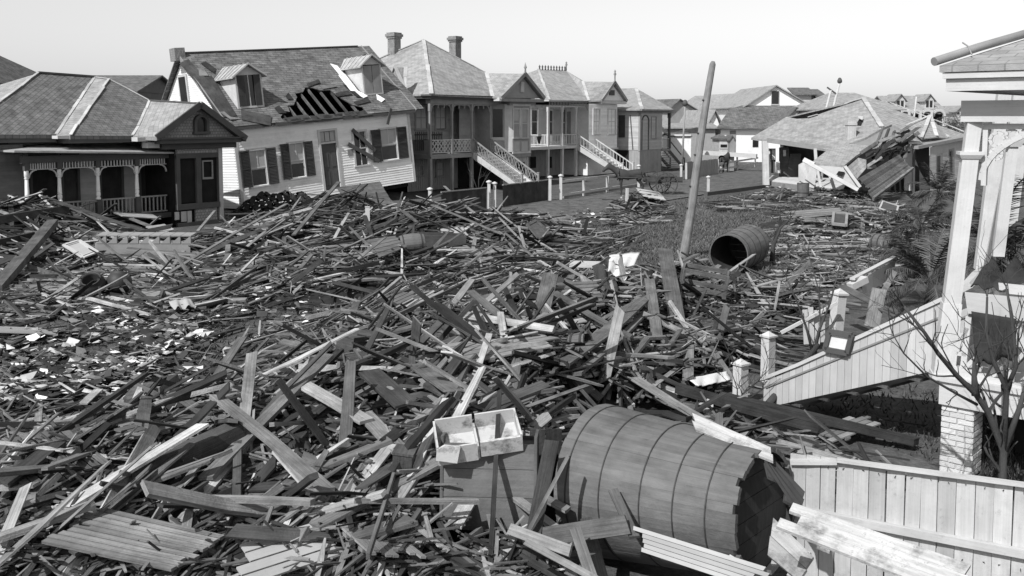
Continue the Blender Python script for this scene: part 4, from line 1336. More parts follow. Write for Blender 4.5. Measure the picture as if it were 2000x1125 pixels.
    for i in range(nr):
        k0, k1 = i / nr, (i + 1) / nr
        o = Vector((-.02, -.03, 0))
        mb.face([s0.lerp(e0, k0) + o, s1.lerp(e1, k0) + o, s1.lerp(e1, k1), s0.lerp(e0, k1)], None, rnd.uniform(-.3, .3))
    mb.slab([s0, s1, e1, e0], .15, (.3, 1, 0)); mb.build('side_clapboards', MAT['clap_cream'], h)
    for (x0, x1, y0, y1) in ((1829, 1841, 302, 372), (1854, 1864, 292, 340)):
        t0, t1 = (x0 - 1817) / 67, (x1 - 1817) / 67
        Y0, Y1 = 58 + 3.5 * t0 - .12, 58 + 3.5 * t1 - .12
        mb = MB(); mb.slab([w3(x0, y1, Y0), w3(x1, y1, Y1), w3(x1, y0 - 3, Y1), w3(x0, y0, Y0)], .03, (0, 1, 0)); wp = mb.build('window', MAT['trim_grey'], h)
        mb = MB(); mb.slab([w3(x0 + 3, y1 - 4, Y0 - .02), w3(x1 - 2, y1 - 4, Y1 - .02), w3(x1 - 2, y0 + 1, Y1 - .02), w3(x0 + 3, y0 + 3, Y0 - .02)], .02, (0, 1, 0)); mb.build('pane', MAT['glass'], wp)
    mb = MB(); mb.bar(w3(1786, 288, 57), w3(1888, 268, 61.5), .5, .18); mb.build('side_eave', MAT['trim_grey'], h)
    # near-black sheet in place of the shade under the roof
    mb = MB(); mb.slab([w3(1640, 374, 60), w3(1786, 372, 60), w3(1786, 288, 60), w3(1640, 292, 60)], .1, (0, 1, 0)); mb.build('inner_wall', MAT['shade_black'], h)


build_wreck()


def build_fallen_porch():
    base = G(1690, 388)
    h = thing('fallen_porch_roof', 'broken porch gable with bare sheathing boards collapsed in front of the wrecked house', 'porch roof', base)
    T = lambda p: Vector(p) - base
    w3 = lambda px, py, Y: T(P(px, py, Y))
    mb = MB(); mb.slab([w3(1581, 320, 54.0), w3(1650, 322, 53.2), w3(1672, 304, 54.8), w3(1702, 285, 56.4), w3(1662, 281, 56.8), w3(1624, 287, 56.6)], .12); mb.build('shingled_slope', MAT['slate_grey'], h)
    mb = MB(); mb.slab([w3(1592, 323, 53.8), w3(1650, 327, 53.1), w3(1677, 368, 52.6)], .1, (0, 1, 0)); mb.build('pediment', MAT['clap_cream'], h)
    mb = MB(); mb.slab([w3(1638, 334, 53.1), w3(1650, 336, 53.0), w3(1645, 345, 52.95), w3(1633, 341, 53.1)], .03, (0, -1, 0)); mb.build('vent', MAT['shade_black'], h)
    for (a, b, Ya, Yb, wd, m) in (((1580, 319), (1676, 371), 53.7, 52.4, .2, 'trim_light'), ((1570, 312), (1590, 322), 54.2, 53.7, .25, 'white_paint'), ((1650, 325), (1680, 366), 53, 52.4, .16, 'clap_cream')):
        mb = MB(); mb.bar(w3(*a, Ya), w3(*b, Yb), wd, .14, (0, -1, 0)); mb.build('rake_board', MAT[m], h)
    mb = MB(); mb.slab([w3(1654, 327, 53.0), w3(1676, 308, 54.2), w3(1692, 312, 54.4), w3(1692, 328, 53.6), w3(1674, 349, 52.8)], .08, (0, .6, -.6)); mb.build('shingle_patch', MAT['slate_grey'], h)
    a0, a1, b0, b1 = w3(1674, 350, 52.7), w3(1704, 387, 51.6), w3(1756, 302, 56.4), w3(1781, 329, 55.0)
    n = 14
    for i in range(n):
        t, e = i / n, (i + .93) / n
        k = rnd.uniform(0, .1) if i < 10 else 0
        A, B = a0.lerp(a1, t), a0.lerp(a1, e)
        C, D = b0.lerp(b1, e), b0.lerp(b1, t)
        mb = MB(); mb.slab([A.lerp(D, k), B.lerp(C, k), C, D], .035, (0, .5, -.8), rnd.uniform(-.45, .2)); mb.build('sheathing_board', MAT['board'], h)
    mb = MB(); mb.bar(a1 + Vector((0, -.1, -.02)), b1 + Vector((0, -.1, 0)), .12, .2, (0, -.5, .8), 1.0); mb.build('edge_board', MAT['board'], h)
    for i in range(34):
        t = rnd.random()
        cx, cy = 1690 + 95 * t + rnd.uniform(-8, 8), 318 - 58 * t + rnd.uniform(-22, 26)
        Y = 54.5 + 3 * t + rnd.uniform(-.5, .5)
        l = rnd.uniform(8, 20)
        mb = MB(); mb.bar(w3(cx - l, cy + l * .55 + rnd.uniform(-11, 9), Y - .4), w3(cx + l * rnd.uniform(.4, 1), cy - l * .55 + rnd.uniform(-9, 9), Y + .4), rnd.uniform(.08, .24), .022, (rnd.uniform(-.8, .8), -.6, .6), rnd.choice((-.8, -.75, -.65, -.5, -.5, 0, .5, 1.6)), jag=.2); mb.build('splintered_board', MAT['board'], h)
    for i in range(6):
        x = 1725 + i * 11
        mb = MB(); mb.bar(w3(x, 248 + i * 4, 58.5), w3(x - 14, 285 + i * 5, 56.5), .1, .16, (0, -1, 0), rnd.uniform(-.3, 1.2)); mb.build('rafter', MAT['board'], h)


build_fallen_porch()

# ------------------------------------------------------------------ far houses
def far_house(name, label, x0, x1, eave, ridge, Y, style, wall='clap_cream', rf='slate_grey', depth=9.0, wins=(), yaw=0.0, ridge_x=None, ground=0.0, ov=.4):
    """a house seen across the rooftops: style 'front' gable towards us, 'side' ridge across, 'hip'"""
    O = P((x0 + x1) / 2, eave, Y); O.z = ground
    f = Frame(O, yaw)
    h = thing(name, label, 'house', f.M, 'far houses beyond the street')
    a, b = f.at(x0, eave, 0), f.at(x1, eave, 0)
    zr = f.at((x0 + x1) / 2, ridge, 0 if style == 'front' else depth / 2).z
    u0, u1, ze = a.x, b.x, (a.z + b.z) / 2
    boxpart(h, 'wall', wall, u0 + ov, u1 - ov, 0, depth, 0, ze)
    um = f.at(ridge_x, ridge, 0).x if ridge_x else (u0 + u1) / 2
    if style == 'front':
        mb = MB(); mb.slab([(u0 + ov, 0, ze), (u1 - ov, 0, ze), (um, 0, zr - .15)], .2, (0, 1, 0)); mb.build('gable', MAT[wall], h)
        roof(h, [[(u0, -ov, ze - .1), (um, -ov, zr), (um, depth, zr), (u0, depth, ze - .1)], [(um, -ov, zr), (u1, -ov, ze - .1), (u1, depth, ze - .1), (um, depth, zr)]], rf, 'roof', .12)
    elif style == 'side':
        roof(h, [[(u0, -ov, ze - .1), (u1, -ov, ze - .1), (u1, depth / 2, zr), (u0, depth / 2, zr)], [(u1, depth + ov, ze - .1), (u0, depth + ov, ze - .1), (u0, depth / 2, zr), (u1, depth / 2, zr)]], rf, 'roof', .12)
        for u in (u0 + ov, u1 - ov):
            mb = MB(); mb.slab([(u, 0, ze - .1), (u, depth, ze - .1), (u, depth / 2, zr - .15)], .05, (1, 0, 0)); mb.build('gable', MAT[wall], h)
    else:
        q = min(depth / 2, (u1 - u0) * .35)
        roof(h, [[(u0, -ov, ze), (u1, -ov, ze), (u1 - q, depth / 2, zr), (u0 + q, depth / 2, zr)], [(u1, depth, ze), (u0, depth, ze), (u0 + q, depth / 2, zr), (u1 - q, depth / 2, zr)],
                 [(u0, depth, ze), (u0, -ov, ze), (u0 + q, depth / 2, zr)], [(u1, -ov, ze), (u1, depth, ze), (u1 - q, depth / 2, zr)]], rf, 'roof', .12)
    for (wx0, wy0, wx1, wy1) in wins:
        r = f.rect(wx0, wy0, wx1, wy1, -.02)
        mb = MB(); mb.box(r[0] - .08, r[1] + .08, -.06, 0.02, r[2] - .1, r[3] + .08); w = mb.build('window', MAT['trim_light'], h)
        boxpart(w, 'pane', 'glass', r[0], r[1], -.075, -.061, r[2], r[3])
    return f, h


ff, hh = far_house('white_gabled_house', 'white gabled house with one upright gable window and wide low roof behind the street', 1449, 1588, 207, 166, 104, 'front', 'clap_white', 'slate_grey', 16, [(1507, 178, 1521, 203)], ridge_x=1515)
a = ff.at(1400, 249, -4.5); b = ff.at(1590, 251, -4.5)
roof(hh, [[a, b, ff.at(1585, 206, 0), ff.at(1448, 206, 0), ff.at(1425, 213, -1)]], 'wood_shingle', 'lower_roof', .15)
boxpart(hh, 'front_wall', 'clap_white', a.x + .5, b.x - .5, -4.0, -.05, 0, a.z - .05)
for (x0, x1, y0, y1) in ((1425, 1437, 255, 300), (1470, 1481, 272, 287)):
    q = ff.rect(x0, y0, x1, y1, -4.02); boxpart(hh, 'opening', 'shade_black' if y1 < 299 else 'trim_grey', q[0], q[1], -4.06, -4.01, q[2], q[3])
for (x0, x1, y0, y1) in ((1551, 1593, 176, 204), (1594, 1612, 179, 205)):
    q = ff.rect(x0, y0 + 8, x1 - 3, y1, 3); mb = MB(); mb.box(q[0], q[1], 3, 8, q[2] - 1, q[3]); d = mb.build('dormer', MAT['whitewash' if x0 < 1590 else 'trim_grey'], hh)
    mb = MB(); mb.slab([(q[0] - .2, 2.6, q[3]), (q[1] + .2, 2.6, q[3]), (q[1] + .1, 5.5, q[3] + .8), (q[0] - .1, 5.5, q[3] + .8)], .12); mb.build('dormer_roof', MAT['slate'], d)
    boxpart(d, 'painted_shade_end', 'trim_dark', q[1] - .3, q[1] + .02, 2.97, 8, q[2] - 1, q[3] - .01)  # dark end piece: shade on the dormer's right side painted in
pa = ff.at(1555, 211, -5)
mb = MB(); mb.slab([ff.at(1536, 233, -5), ff.at(1577, 233, -5), pa], .15, (0, 1, 0)); g = mb.build('porch_gable', MAT['white_paint'], hh)
q = ff.rect(1547, 225, 1559, 233, -5.05); boxpart(g, 'vent', 'shade_black', q[0], q[1], -5.06, -5.01, q[2], q[3])
roof(hh, [[ff.at(1533, 234, -5.3), pa + Vector((0, -.3, .1)), pa + Vector((0, 3, .1)), ff.at(1533, 234, -5.3) + Vector((0, 3, 0))], [pa + Vector((0, -.3, .1)), ff.at(1590, 240, -5.3), ff.at(1590, 240, -5.3) + Vector((2.5, 3, 0)), pa + Vector((0, 3, .1))]], 'slate', 'porch_roof', .1)

far_house('hip_roofed_house', 'broad dark hip roof rising behind the wrecked house', 1596, 1768, 213, 181, 92, 'hip', 'clap_grey', 'slate_grey', 11, ())
ff, hh = far_house('dormered_house', 'grey roofed house with two white dormers above a white arched porch', 1742, 1851, 219, 187, 118, 'side', 'clap_white', 'slate_grey', 10, ())
for (x0, x1, y0, y1, ay) in ((1749, 1768, 196, 212, 187), (1806, 1824, 196, 212, 187)):
    q = ff.rect(x0, y0, x1, y1, 1.0)
    mb = MB(); mb.box(q[0], q[1], 1.0, 5, q[2], q[3]); d = mb.build('dormer', MAT['white_paint'], hh)
    xm = (q[0] + q[1]) / 2
    mb = MB()
    mb.slab([(q[0], .98, q[3]), (q[1], .98, q[3]), (xm, .98, q[3] + .75)], .2, (0, 1, 0)); mb.build('dormer_gable', MAT['white_paint'], d)
    mb = MB(); mb.slab([(q[0] - .2, .7, q[3] - .1), (xm, .7, q[3] + .8), (xm, 5, q[3] + .8), (q[0] - .2, 5, q[3] - .1)], .08); mb.slab([(xm, .7, q[3] + .8), (q[1] + .2, .7, q[3] - .1), (q[1] + .2, 5, q[3] - .1), (xm, 5, q[3] + .8)], .08); mb.build('dormer_roof', MAT['slate_grey'], d)
    wd_ = q[1] - q[0]
    for k in range(2): boxpart(d, 'pane', 'glass', q[0] + wd_ * (.15 + .4 * k), q[0] + wd_ * (.43 + .4 * k), .97, .995, q[2] + .15, q[3] - .05)
for k in range(4):
    q = ff.rect(1759 + 22 * k, 222, 1777 + 22 * k, 242, -.5)
    mb = MB(); mb.box(q[0] - .5, q[0] - .2, -.6, -.3, 0, q[3] + .4)
    for s_ in (1,): bracket(mb, (q[0] - .2, -.45, q[3] + .4), (1, 0, 0), .7, .3); bracket(mb, (q[1] + .1, -.45, q[3] + .4), (-1, 0, 0), .7, .3)
    mb.build('porch_arch', MAT['white_paint'], hh)
    boxpart(hh, 'porch_opening', 'shade_black', q[0] - .1, q[1], -.06, -.02, 0.2, q[3] + .3)
far_house('cottage_among_trees', 'small white cottage far off among trees beside the near porch post', 1864, 1890, 217, 206, 150, 'front', 'white_paint', 'slate_grey', 8, [(1869, 219, 1874, 224), (1879, 219, 1884, 224)])
far_house('white_end_house', 'narrow white gable end peeping past the dark hip roof', 1722, 1752, 203, 184, 126, 'front', 'white_paint', 'slate_grey', 12, [(1734, 195, 1738, 199)], yaw=R(-20))
far_house('grey_gabled_house', 'grey house with white edged gable behind the corner house stairs', 1302, 1362, 214, 193, 128, 'front', 'clap_grey', 'slate', 12, (), yaw=R(25), ridge_x=1326)
far_house('hip_roofed_house', 'grey hip roof to the left of the tall bare pole top', 1350, 1412, 207, 187, 150, 'hip', 'clap_cream', 'slate_grey', 12, ())
far_house('pale_house', 'pale low house with light gable just right of the bare pole', 1383, 1432, 214, 198, 126, 'front', 'clap_white', 'slate_grey', 12, (), yaw=R(10))
far_house('pale_house', 'pale twin-gabled house far off left of the white gable', 1424, 1462, 197, 182, 165, 'front', 'clap_cream', 'slate_grey', 12, (), yaw=R(15))
far_house('long_roofed_house', 'long low grey roofed house on the skyline left of the white gable', 1398, 1470, 204, 193, 175, 'side', 'clap_cream', 'slate_grey', 9, ())
far_house('spired_house', 'small far house with a pointed turret roof on the skyline', 1408, 1430, 196, 187, 190, 'hip', 'whitewash', 'flashing', 9, ())
far_house('steep_roofed_house', 'steep dark roof at the left edge behind the slate cottage', -290, -28, 160, 98, 62, 'hip', 'clap_grey', 'slate', 12, ())
far_house('low_roofed_house', 'dark low roof showing above the slate cottage ridge', 92, 272, 176, 147, 66, 'side', 'clap_dark', 'slate', 9, ())
far_house('small_dark_house', 'little dark roof in the gap beside the leaning cottage gable', 262, 330, 196, 176, 80, 'front', 'clap_dark', 'slate', 8, [(300, 196, 306, 206)], ridge_x=312)
far_house('long_shed', 'long pale shed with dark debris along its front beyond the corner house', 1296, 1405, 247, 240, 100, 'side', 'clap_grey', 'slate_grey', 8, ())
far_house('whitewashed_outhouse', 'whitewashed outhouse with flat hipped lid before the white gabled house', 1402, 1426, 270, 262, 84, 'hip', 'whitewash', 'slate', 3, [(1407, 282, 1420, 288)], ov=.15)
far_house('narrow_outhouse', 'narrow grey outhouse beside the whitewashed one', 1424, 1437, 271, 264, 83, 'front', 'trim_grey', 'slate', 2.2, (), ov=.1)
far_house('white_gabled_house', 'white clapboard house with broken window beside the bare pole', 1378, 1412, 245, 214, 108, 'front', 'clap_white', 'slate_grey', 10, [(1393, 256, 1403, 275)], yaw=R(8))
far_house('low_white_shed', 'low white shed with flat top left of the bare pole', 1305, 1352, 263, 259, 88, 'side', 'clap_white', 'slate', 4, (), ov=.1)

# ------------------------------------------------------------------ porch house at the right edge, leaning
colB = P(1843, 712, 12.2); colT = P(1906, 205, 12.35)
fr_ = Frame(Vector((colB.x, colB.y, 0)), R(-42))
hR = thing('porch_house', 'white porch house at the right edge with square columns and brick pier', 'house', fr_.M)


def build_porch():
    f, h = fr_, hR
    at = f.at
    I = f.I
    lean = (colT - colB); lean = Vector((lean.x, lean.y, lean.z)) / lean.z
    ln = I.to_3x3() @ lean
    c0 = I @ colB
    def col(name, base, z0, z1, hw, m='white_paint', hw2=None, parent=h):
        mb = MB(); a, b = base + ln * (z0 - base.z), base + ln * (z1 - base.z)
        q = hw2 or hw
        rz = Matrix.Rotation(R(27), 3, 'Z'); o_ = lambda k, i, j: rz @ Vector((k * i, k * j, 0))
        mb.hexa([a + o_(hw, -1, -1), a + o_(hw, 1, -1), a + o_(hw, 1, 1), a + o_(hw, -1, 1), b + o_(q, -1, -1), b + o_(q, 1, -1), b + o_(q, 1, 1), b + o_(q, -1, 1)])
        return mb.build(name, MAT[m], parent)
    zcap = P(1890, 302, 12.3).z
    zfr = P(1905, 238, 12.3).z
    zfl = P(1843, 735, 12.2).z
    zped = P(1855, 592, 12.2).z
    # corner column: pedestal, shaft, capital, block above
    col('column_base', c0, zfl - .02, zfl + .06, .14); col('column_pedestal', c0, zfl + .06, zped, .125, hw2=.11)
    col('column_shaft', c0, zped, zcap - .05, .1, hw2=.095)
    col('capital', c0, zcap - .05, zcap + .0, .11, hw2=.14); col('capital', c0, zcap + .0, zcap + .04, .14)
    col('column_head', c0, zcap + .04, zfr + .02, .085)
    # columns along the street side
    for (px, py, Y, bz) in ((1946, 290, 14.9, P(1915, 530, 14.6).z), (1976, 281, 17.3, P(1950, 520, 16).z), (1995, 275, 19.4, P(1975, 500, 18).z)):
        t = I @ P(px, py, Y)
        col('column_shaft', t, bz, t.z - .05, .095); col('capital', t, t.z - .05, t.z + .05, .13, hw2=.16); col('column_head', t, t.z + .05, t.z + .9, .085)
    # foot of the second column splintered sideways
    mb = MB(); mb.bar(I @ P(1915, 528, 14.4), I @ P(1884, 563, 13.6), .2, .08, (0, -1, 0)); mb.build('splintered_foot', MAT['white_paint'], h)
    # entablature
    top = c0 + ln * (zfr - c0.z)
    x0 = top.x - .12
    yS = 9.0
    zf2 = at(1950, 196, top.y).z
    boxpart(h, 'frieze', 'white_paint', x0, x0 + 5, top.y - .13, top.y + .13, zfr, zf2)
    boxpart(h, 'frieze', 'white_paint', x0 - .02, x0 + .24, top.y + .131, yS, zfr, zf2)
    yo = top.y - .42
    q = f.at(1848, 178, yo); q2 = f.at(1848, 143, yo)
    z0, z1 = q.z, q2.z
    boxpart(h, 'soffit', 'trim_light', q.x + .04, q.x + 5, yo + .04, yS, z0 + .02, z0 + .06)
    mb = MB(); mb.box(q.x, q.x + 5, yo - .02, yo + .03, z0, z1 - .07); mb.box(q.x - .03, q.x + 5, yo - .07, yo + .03, z1 - .069, z1); mb.box(q.x, q.x + .05, yo + .031, yS, z0, z1); mb.build('fascia', MAT['white_paint'], h)
    # roof slope and hip roll
    hc = Vector((q.x - .06, yo - .09, z1 + .09)); pk = f.at(2080, 52, yo + 2.0)
    roof(h, [[hc, Vector((hc.x + 6, hc.y, hc.z)), Vector((pk.x + 3, pk.y, pk.z)), pk]], 'slate_grey', 'roof', .08)
    roof(h, [[Vector((hc.x, yS, hc.z)), hc, pk, Vector((pk.x, yS, pk.z))]], 'slate_grey', 'side_roof', .08)
    mb = MB(); mb.tube([hc + Vector((-.05, -.05, .05)), hc.lerp(pk, .3) + Vector((0, 0, .08)), pk + Vector((0, 0, .06))], .055, 10); mb.build('hip_roll', MAT['trim_grey'], h)
    mb = MB(); a = hc.lerp(pk, .22); mb.tube([a + Vector((.06, -.08, .02)), a + Vector((.0, -.05, .13)), a + Vector((-.08, 0, .18))], .01, 5); mb.build('torn_flashing', MAT['trim_grey'], h)
    # arched bracket with pierced spandrel, near face
    tx = top.x + .12
    mb = MB()
    r = 1.15
    cz = zfr
    pts = []
    for i in range(13):
        a = math.pi / 2 * i / 12
        pts.append(Vector((tx + r * (1 - math.cos(a)), top.y, cz - .02 - r * .62 + r * .62 * math.sin(a))))
    for p, n in zip(pts[:-1], pts[1:]): mb.bar(p, n, .07, .05, (0, 1, 0))
    mb.box(tx, tx + r + .6, top.y - .03, top.y + .03, cz - .09, cz - .02); mb.box(tx, tx + .06, top.y - .03, top.y + .03, cz - .8, cz - .09)
    for (dx, dz, rr) in ((.17, -.22, .09), (.33, -.17, .07), (.16, -.4, .07), (.5, -.13, .05)):
        for k in range(8):
            a0, a1 = math.pi * 2 * k / 8, math.pi * 2 * (k + 1) / 8
            mb.bar((tx + dx + rr * math.cos(a0), top.y, cz + dz + rr * math.sin(a0)), (tx + dx + rr * math.cos(a1), top.y, cz + dz + rr * math.sin(a1)), .04, .03, (0, 1, 0))
    mb.build('arch_bracket', MAT['white_paint'], h)
    # floor, skirt, pier
    fy = c0.y
    k0 = at(1830, 742, fy - .12); k1 = at(1830, 788, fy - .12)
    boxpart(h, 'porch_floor', 'trim_light', k0.x, k0.x + 5, fy - .16, yS, k0.z, k0.z + .06)
    boxpart(h, 'skirt_board', 'white_paint', k0.x + .03, k0.x + 5, fy - .12, fy - .05, k1.z, k0.z - .001)
    boxpart(h, 'side_skirt', 'white_paint', k0.x + .03, k0.x + .1, fy - .049, yS, k1.z, k0.z - .001)
    # brick pier: every brick its own
    pr = at(1852, 800, fy - .02)
    pw = .38
    px0, px1, py0, py1, zt = k0.x + .06, k0.x + .06 + pw, fy - .08, fy - .08 + pw, k1.z - .01
    boxpart(h, 'pier_core', 'mortar', px0 + .012, px1 - .012, py0 + .012, py1 - .012, -.1, zt)
    bh, gap = .062, .011
    bl = (pw - gap) / 2
    bm_ = MB(); bm_.box(-bl / 2 + gap / 2, bl / 2 - gap / 2, -.045, .045, -bh / 2 + gap / 4, bh / 2 - gap / 4); me = bm_.mesh('brick', MAT['brick_white'])
    bm2 = MB(); bm2.box(-bl / 4, bl / 4, -.045, .045, -bh / 2 + gap / 4, bh / 2 - gap / 4); me2 = bm2.mesh('half_brick', MAT['brick_white'])
    nz = int((zt + .05) / (bh + gap))
    for i in range(nz):
        z = zt - (i + .5) * (bh + gap)
        if z < 0: break
        for face in range(3):
            lay = [(-bl / 2 - gap / 2, 0), (bl / 2 + gap / 2, 0)] if i % 2 == 0 else [(-pw / 2 + bl / 4, 1), (0, 0), (pw / 2 - bl / 4, 1)]
            for (o, half) in lay:
                j = rnd.uniform(-.004, .004)
                if face == 0: loc, rz = (px0 + pw / 2 + o, py0 + .042 + j, z), 0
                elif face == 1: loc, rz = (px1 - .042 - j, py0 + pw / 2 + o, z), R(90)
                else: loc, rz = (px0 + .042 + j, py0 + pw / 2 + o, z), R(90)
                link('brick', me2 if half else me, h, loc, (rnd.uniform(-.02, .02), rnd.uniform(-.01, .01), rz + rnd.uniform(-.015, .015)))
    # balustrade of the near end
    yb = fy - .02
    q = f.rect(1888, 574, 2000, 615, yb)
    mb = MB(); mb.hexa([at(1890, 612, yb - .08), at(2030, 632, yb - .08), at(2030, 632, yb + .1), at(1890, 612, yb + .1), at(1884, 570, yb - .08), at(2030, 584, yb - .08), at(2030, 584, yb + .1), at(1884, 570, yb + .1)]); mb.build('rail_board', MAT['clap_cream'], h)
    mb = MB(); mb.hexa([at(1952, 572, yb - .02), at(2030, 580, yb - .02), at(2030, 580, yb + .2), at(1952, 572, yb + .2), at(1950, 552, yb - .02), at(2030, 560, yb - .02), at(2030, 560, yb + .2), at(1950, 552, yb + .2)]); mb.build('rail_cap', MAT['trim_light'], h)
    mb = MB(); mb.bar(at(1862, 722, yb), at(2040, 776, yb), .1, .12); mb.build('bottom_rail', MAT['white_paint'], h)
    for (a, b, wd) in (((1893, 618), (1882, 718), .07), ((1872, 655), (1890, 657), .05), ((1870, 690), (1888, 692), .05), ((1890, 640), (1868, 690), .05), ((1886, 718), (1904, 700), .05),
                       ((1962, 668), (1952, 735), .06), ((1984, 640), (1974, 745), .07), ((1928, 700), (1945, 735), .06), ((1960, 706), (1966, 707), .05), ((1990, 640), (2005, 690), .06), ((1975, 720), (2000, 690), .05)):
        mb = MB(); mb.bar(at(*a, yb), at(*b, yb), wd, .05, (0, 1, 0)); mb.build('baluster', MAT['white_paint'], h)
    # rails of the street side, seen edge on behind
    mb = MB()
    for zz in (zped - .1, zfl + .15): mb.bar((c0.x, c0.y + .2, zz), (c0.x + .3, yS, zz), .09, .1)
    mb.build('street_rail', MAT['white_paint'], h)
    boxpart(h, 'house_wall', 'clap_grey', 4.4, 4.6, 1.5, yS, .8, zfr)
    boxpart(h, 'under_floor', 'shade_black', k0.x + .6, k0.x + 5, 1.2, yS, -.1, k1.z)  # near-black block paints the shade below the porch floor
    return at, yb


pat, pyb = build_porch()


def sheet(name, label, cat, pts, m, nu=14, nv=10, amp=.05, M=None, sag=.0, group=None, seed=3):
    """a cloth: bilinear patch with folds; pts world corners a b c d"""
    a, b, c, d = [Vector(p) for p in pts]
    base = (a + b + c + d) / 4
    mb = MB()
    n = ((b - a).cross(d - a)).normalized()
    g = []
    for j in range(nv + 1):
        row = []
        for i in range(nu + 1):
            s, t = i / nu, j / nv
            e = 0.04 * math.sin(9 * t + seed) * (s - .5) + .05 * math.sin(11 * s + seed) * t
            p = (a * (1 - s) + b * s) * (1 - t) + (d * (1 - s) + c * s) * t
            p = p + n * (amp * (math.sin(s * 13 + seed + 2 * t) * .6 + math.sin(s * 29 + 5 * t + seed) * .3) * (.25 + t)) + (d - a) * e + Vector((0, 0, -sag * math.sin(math.pi * s) * math.sin(math.pi * t)))
            row.append(p - base)
        g.append(row)
    for j in range(nv):
        for i in range(nu):
            mb.face([g[j][i], g[j][i + 1], g[j + 1][i + 1], g[j + 1][i]], None, None, True)
    o = mb.build(name, MAT[m], None, base)
    sol = o.modifiers.new('thickness', 'SOLIDIFY'); sol.thickness = .012
    return tag(o, label, cat, group)


W = fr_.M
sheet('rug', 'dark rug hung over the broken porch railing', 'rug', [W @ pat(*p, pyb - .14) for p in ((1898, 608), (1984, 622), (1978, 700), (1906, 712))], 'cloth_dark', amp=.03)
sheet('carpet_heap', 'dark sodden carpet heaped on the porch rail below the columns', 'carpet', [W @ pat(1893, 556, pyb + .3), W @ pat(1960, 566, pyb - .1), W @ pat(2040, 522, pyb + .6), W @ pat(1930, 520, pyb + 1.2)], 'cloth_dark', 18, 14, .16, seed=5)

# ------------------------------------------------------------------ stairs of the porch house: boarded side walls
def build_stair():
    foot, head = G(1492, 797), P(1842, 722, 12.45)
    d = Vector((head.x - foot.x, head.y - foot.y, 0)); Ln = d.length; d.normalize()
    yaw = math.atan2(d.y, d.x)
    f = Frame(Vector((foot.x, foot.y, 0)), yaw)
    h = thing('porch_stairs', 'white boarded stair walls climbing from the garden gate to the leaning porch', 'stairs', f.M)
    zb0, zb1 = 0.0, head.z
    tl = f.at(1492, 742, 0); tm = f.at(1560, 716, 0); th = f.at(1843, 588, 0)
    ml, mh = f.at(1500, 757, 0), f.at(1843, 618, 0)
    Le = th.x
    def line(p, q, x): return p.z + (q.z - p.z) * (x - p.x) / (q.x - p.x)
    sep_ = 1.25
    for y, seg in ((0.0, 1), (sep_, 0)):
        n = 24
        for i in range(n):
            a, b = Le * i / n, Le * (i + 1) / n - .006
            za, zbb = zb0 + (zb1 - zb0) * a / Le, zb0 + (zb1 - zb0) * b / Le
            lo = (zb0 + .02) if a < .25 else za
            ta, tb = min(line(tl, tm, a), line(tm, th, a)) if a < tm.x else line(tm, th, a), line(tm, th, b) if b > tm.x else min(line(tl, tm, b), line(tm, th, b))
            mb = MB(); mb.hexa([(a, y - .015, za), (b, y - .015, zbb), (b, y + .015, zbb), (a, y + .015, za), (a, y - .015, ta), (b, y - .015, tb), (b, y + .015, tb), (a, y + .015, ta)], rnd.uniform(-.35, .3)); mb.build('wall_board', MAT['clap_cream' if rnd.random() < .6 else 'trim_light'], h)
        mb = MB(); mb.bar((0, y, line(tm, th, 0) + .02 if False else tl.z + .03), (tm.x, y, tm.z + .03), .09, .05); mb.bar((tm.x, y, tm.z + .03), (Le, y, th.z + .03), .09, .05); mb.build('cap_rail', MAT['white_paint'], h)
        mb = MB(); mb.bar((0.05, y - .025, ml.z), (Le, y - .025, mh.z), .02, .025, tone=-.5); mb.build('moulding', MAT['trim_grey'], h)
    ns = 6
    for i in range(ns):
        x = Le * (i + .3) / ns
        z = (zb1 + .1) * (i + 1) / (ns + .5)
        mb = MB(); mb.box(x, x + Le / ns + .03, .03, sep_ - .03, z - .04, z, rnd.uniform(-.3, .3)); mb.build('step', MAT['board'], h)
    for (px, py0, py1, y) in ((1501, 652, 735, sep_), (1447, 706, 772, -.05)):
        p1 = f.at(px, py0, y); 
        mb = MB(); mb.box(p1.x - .085, p1.x + .085, y - .085, y + .085, 0, p1.z - .05); mb.box(p1.x - .11, p1.x + .11, y - .11, y + .11, p1.z - .05, p1.z - .02)
        mb.lathe([(.13, 0), (.0, .07)], 4, Matrix.Translation((p1.x, y, p1.z - .02)) @ Matrix.Rotation(R(45), 4, 'Z'), smooth=False); mb.build('newel_post', MAT['white_paint'], h)
    return f, sep_


fst, stsep = build_stair()


def framed(name, label, cat, corners, fm, pm, bar=.09, th=.05, two=None, group=None):
    """frame of four bars with a panel; corners world a b c d"""
    a, b, c, d = [Vector(p) for p in corners]
    base = (a + b + c + d) / 4
    h = thing(name, label, cat, base, group)
    a, b, c, d = a - base, b - base, c - base, d - base
    n = (b - a).cross(d - a).normalized()
    mb = MB()
    for p, q in ((a, b), (b, c), (c, d), (d, a)): mb.bar(p, q, bar, th, n)
    fo = mb.build('frame', MAT[fm], h)
    if two:
        mb = MB()
        for p, q in ((a, b), (b, c), (c, d), (d, a)): mb.bar(p * .8, q * .8, bar * .4, th * .8, n)
        mb.build('inner_frame', MAT[two], h)
    k = .78 if two else .92
    mb = MB(); mb.slab([a * k - n * .01, b * k - n * .01, c * k - n * .01, d * k - n * .01], .012, -n); mb.build('panel', MAT[pm], h)
    return h


framed('picture_frame', 'dark picture frame with white sheet propped on the porch stair wall', 'picture frame', [fst.M @ fst.at(*p, -.07) for p in ((1612, 682), (1655, 690), (1664, 655), (1621, 648))], 'trim_dark', 'cloth_white', .075, .05)

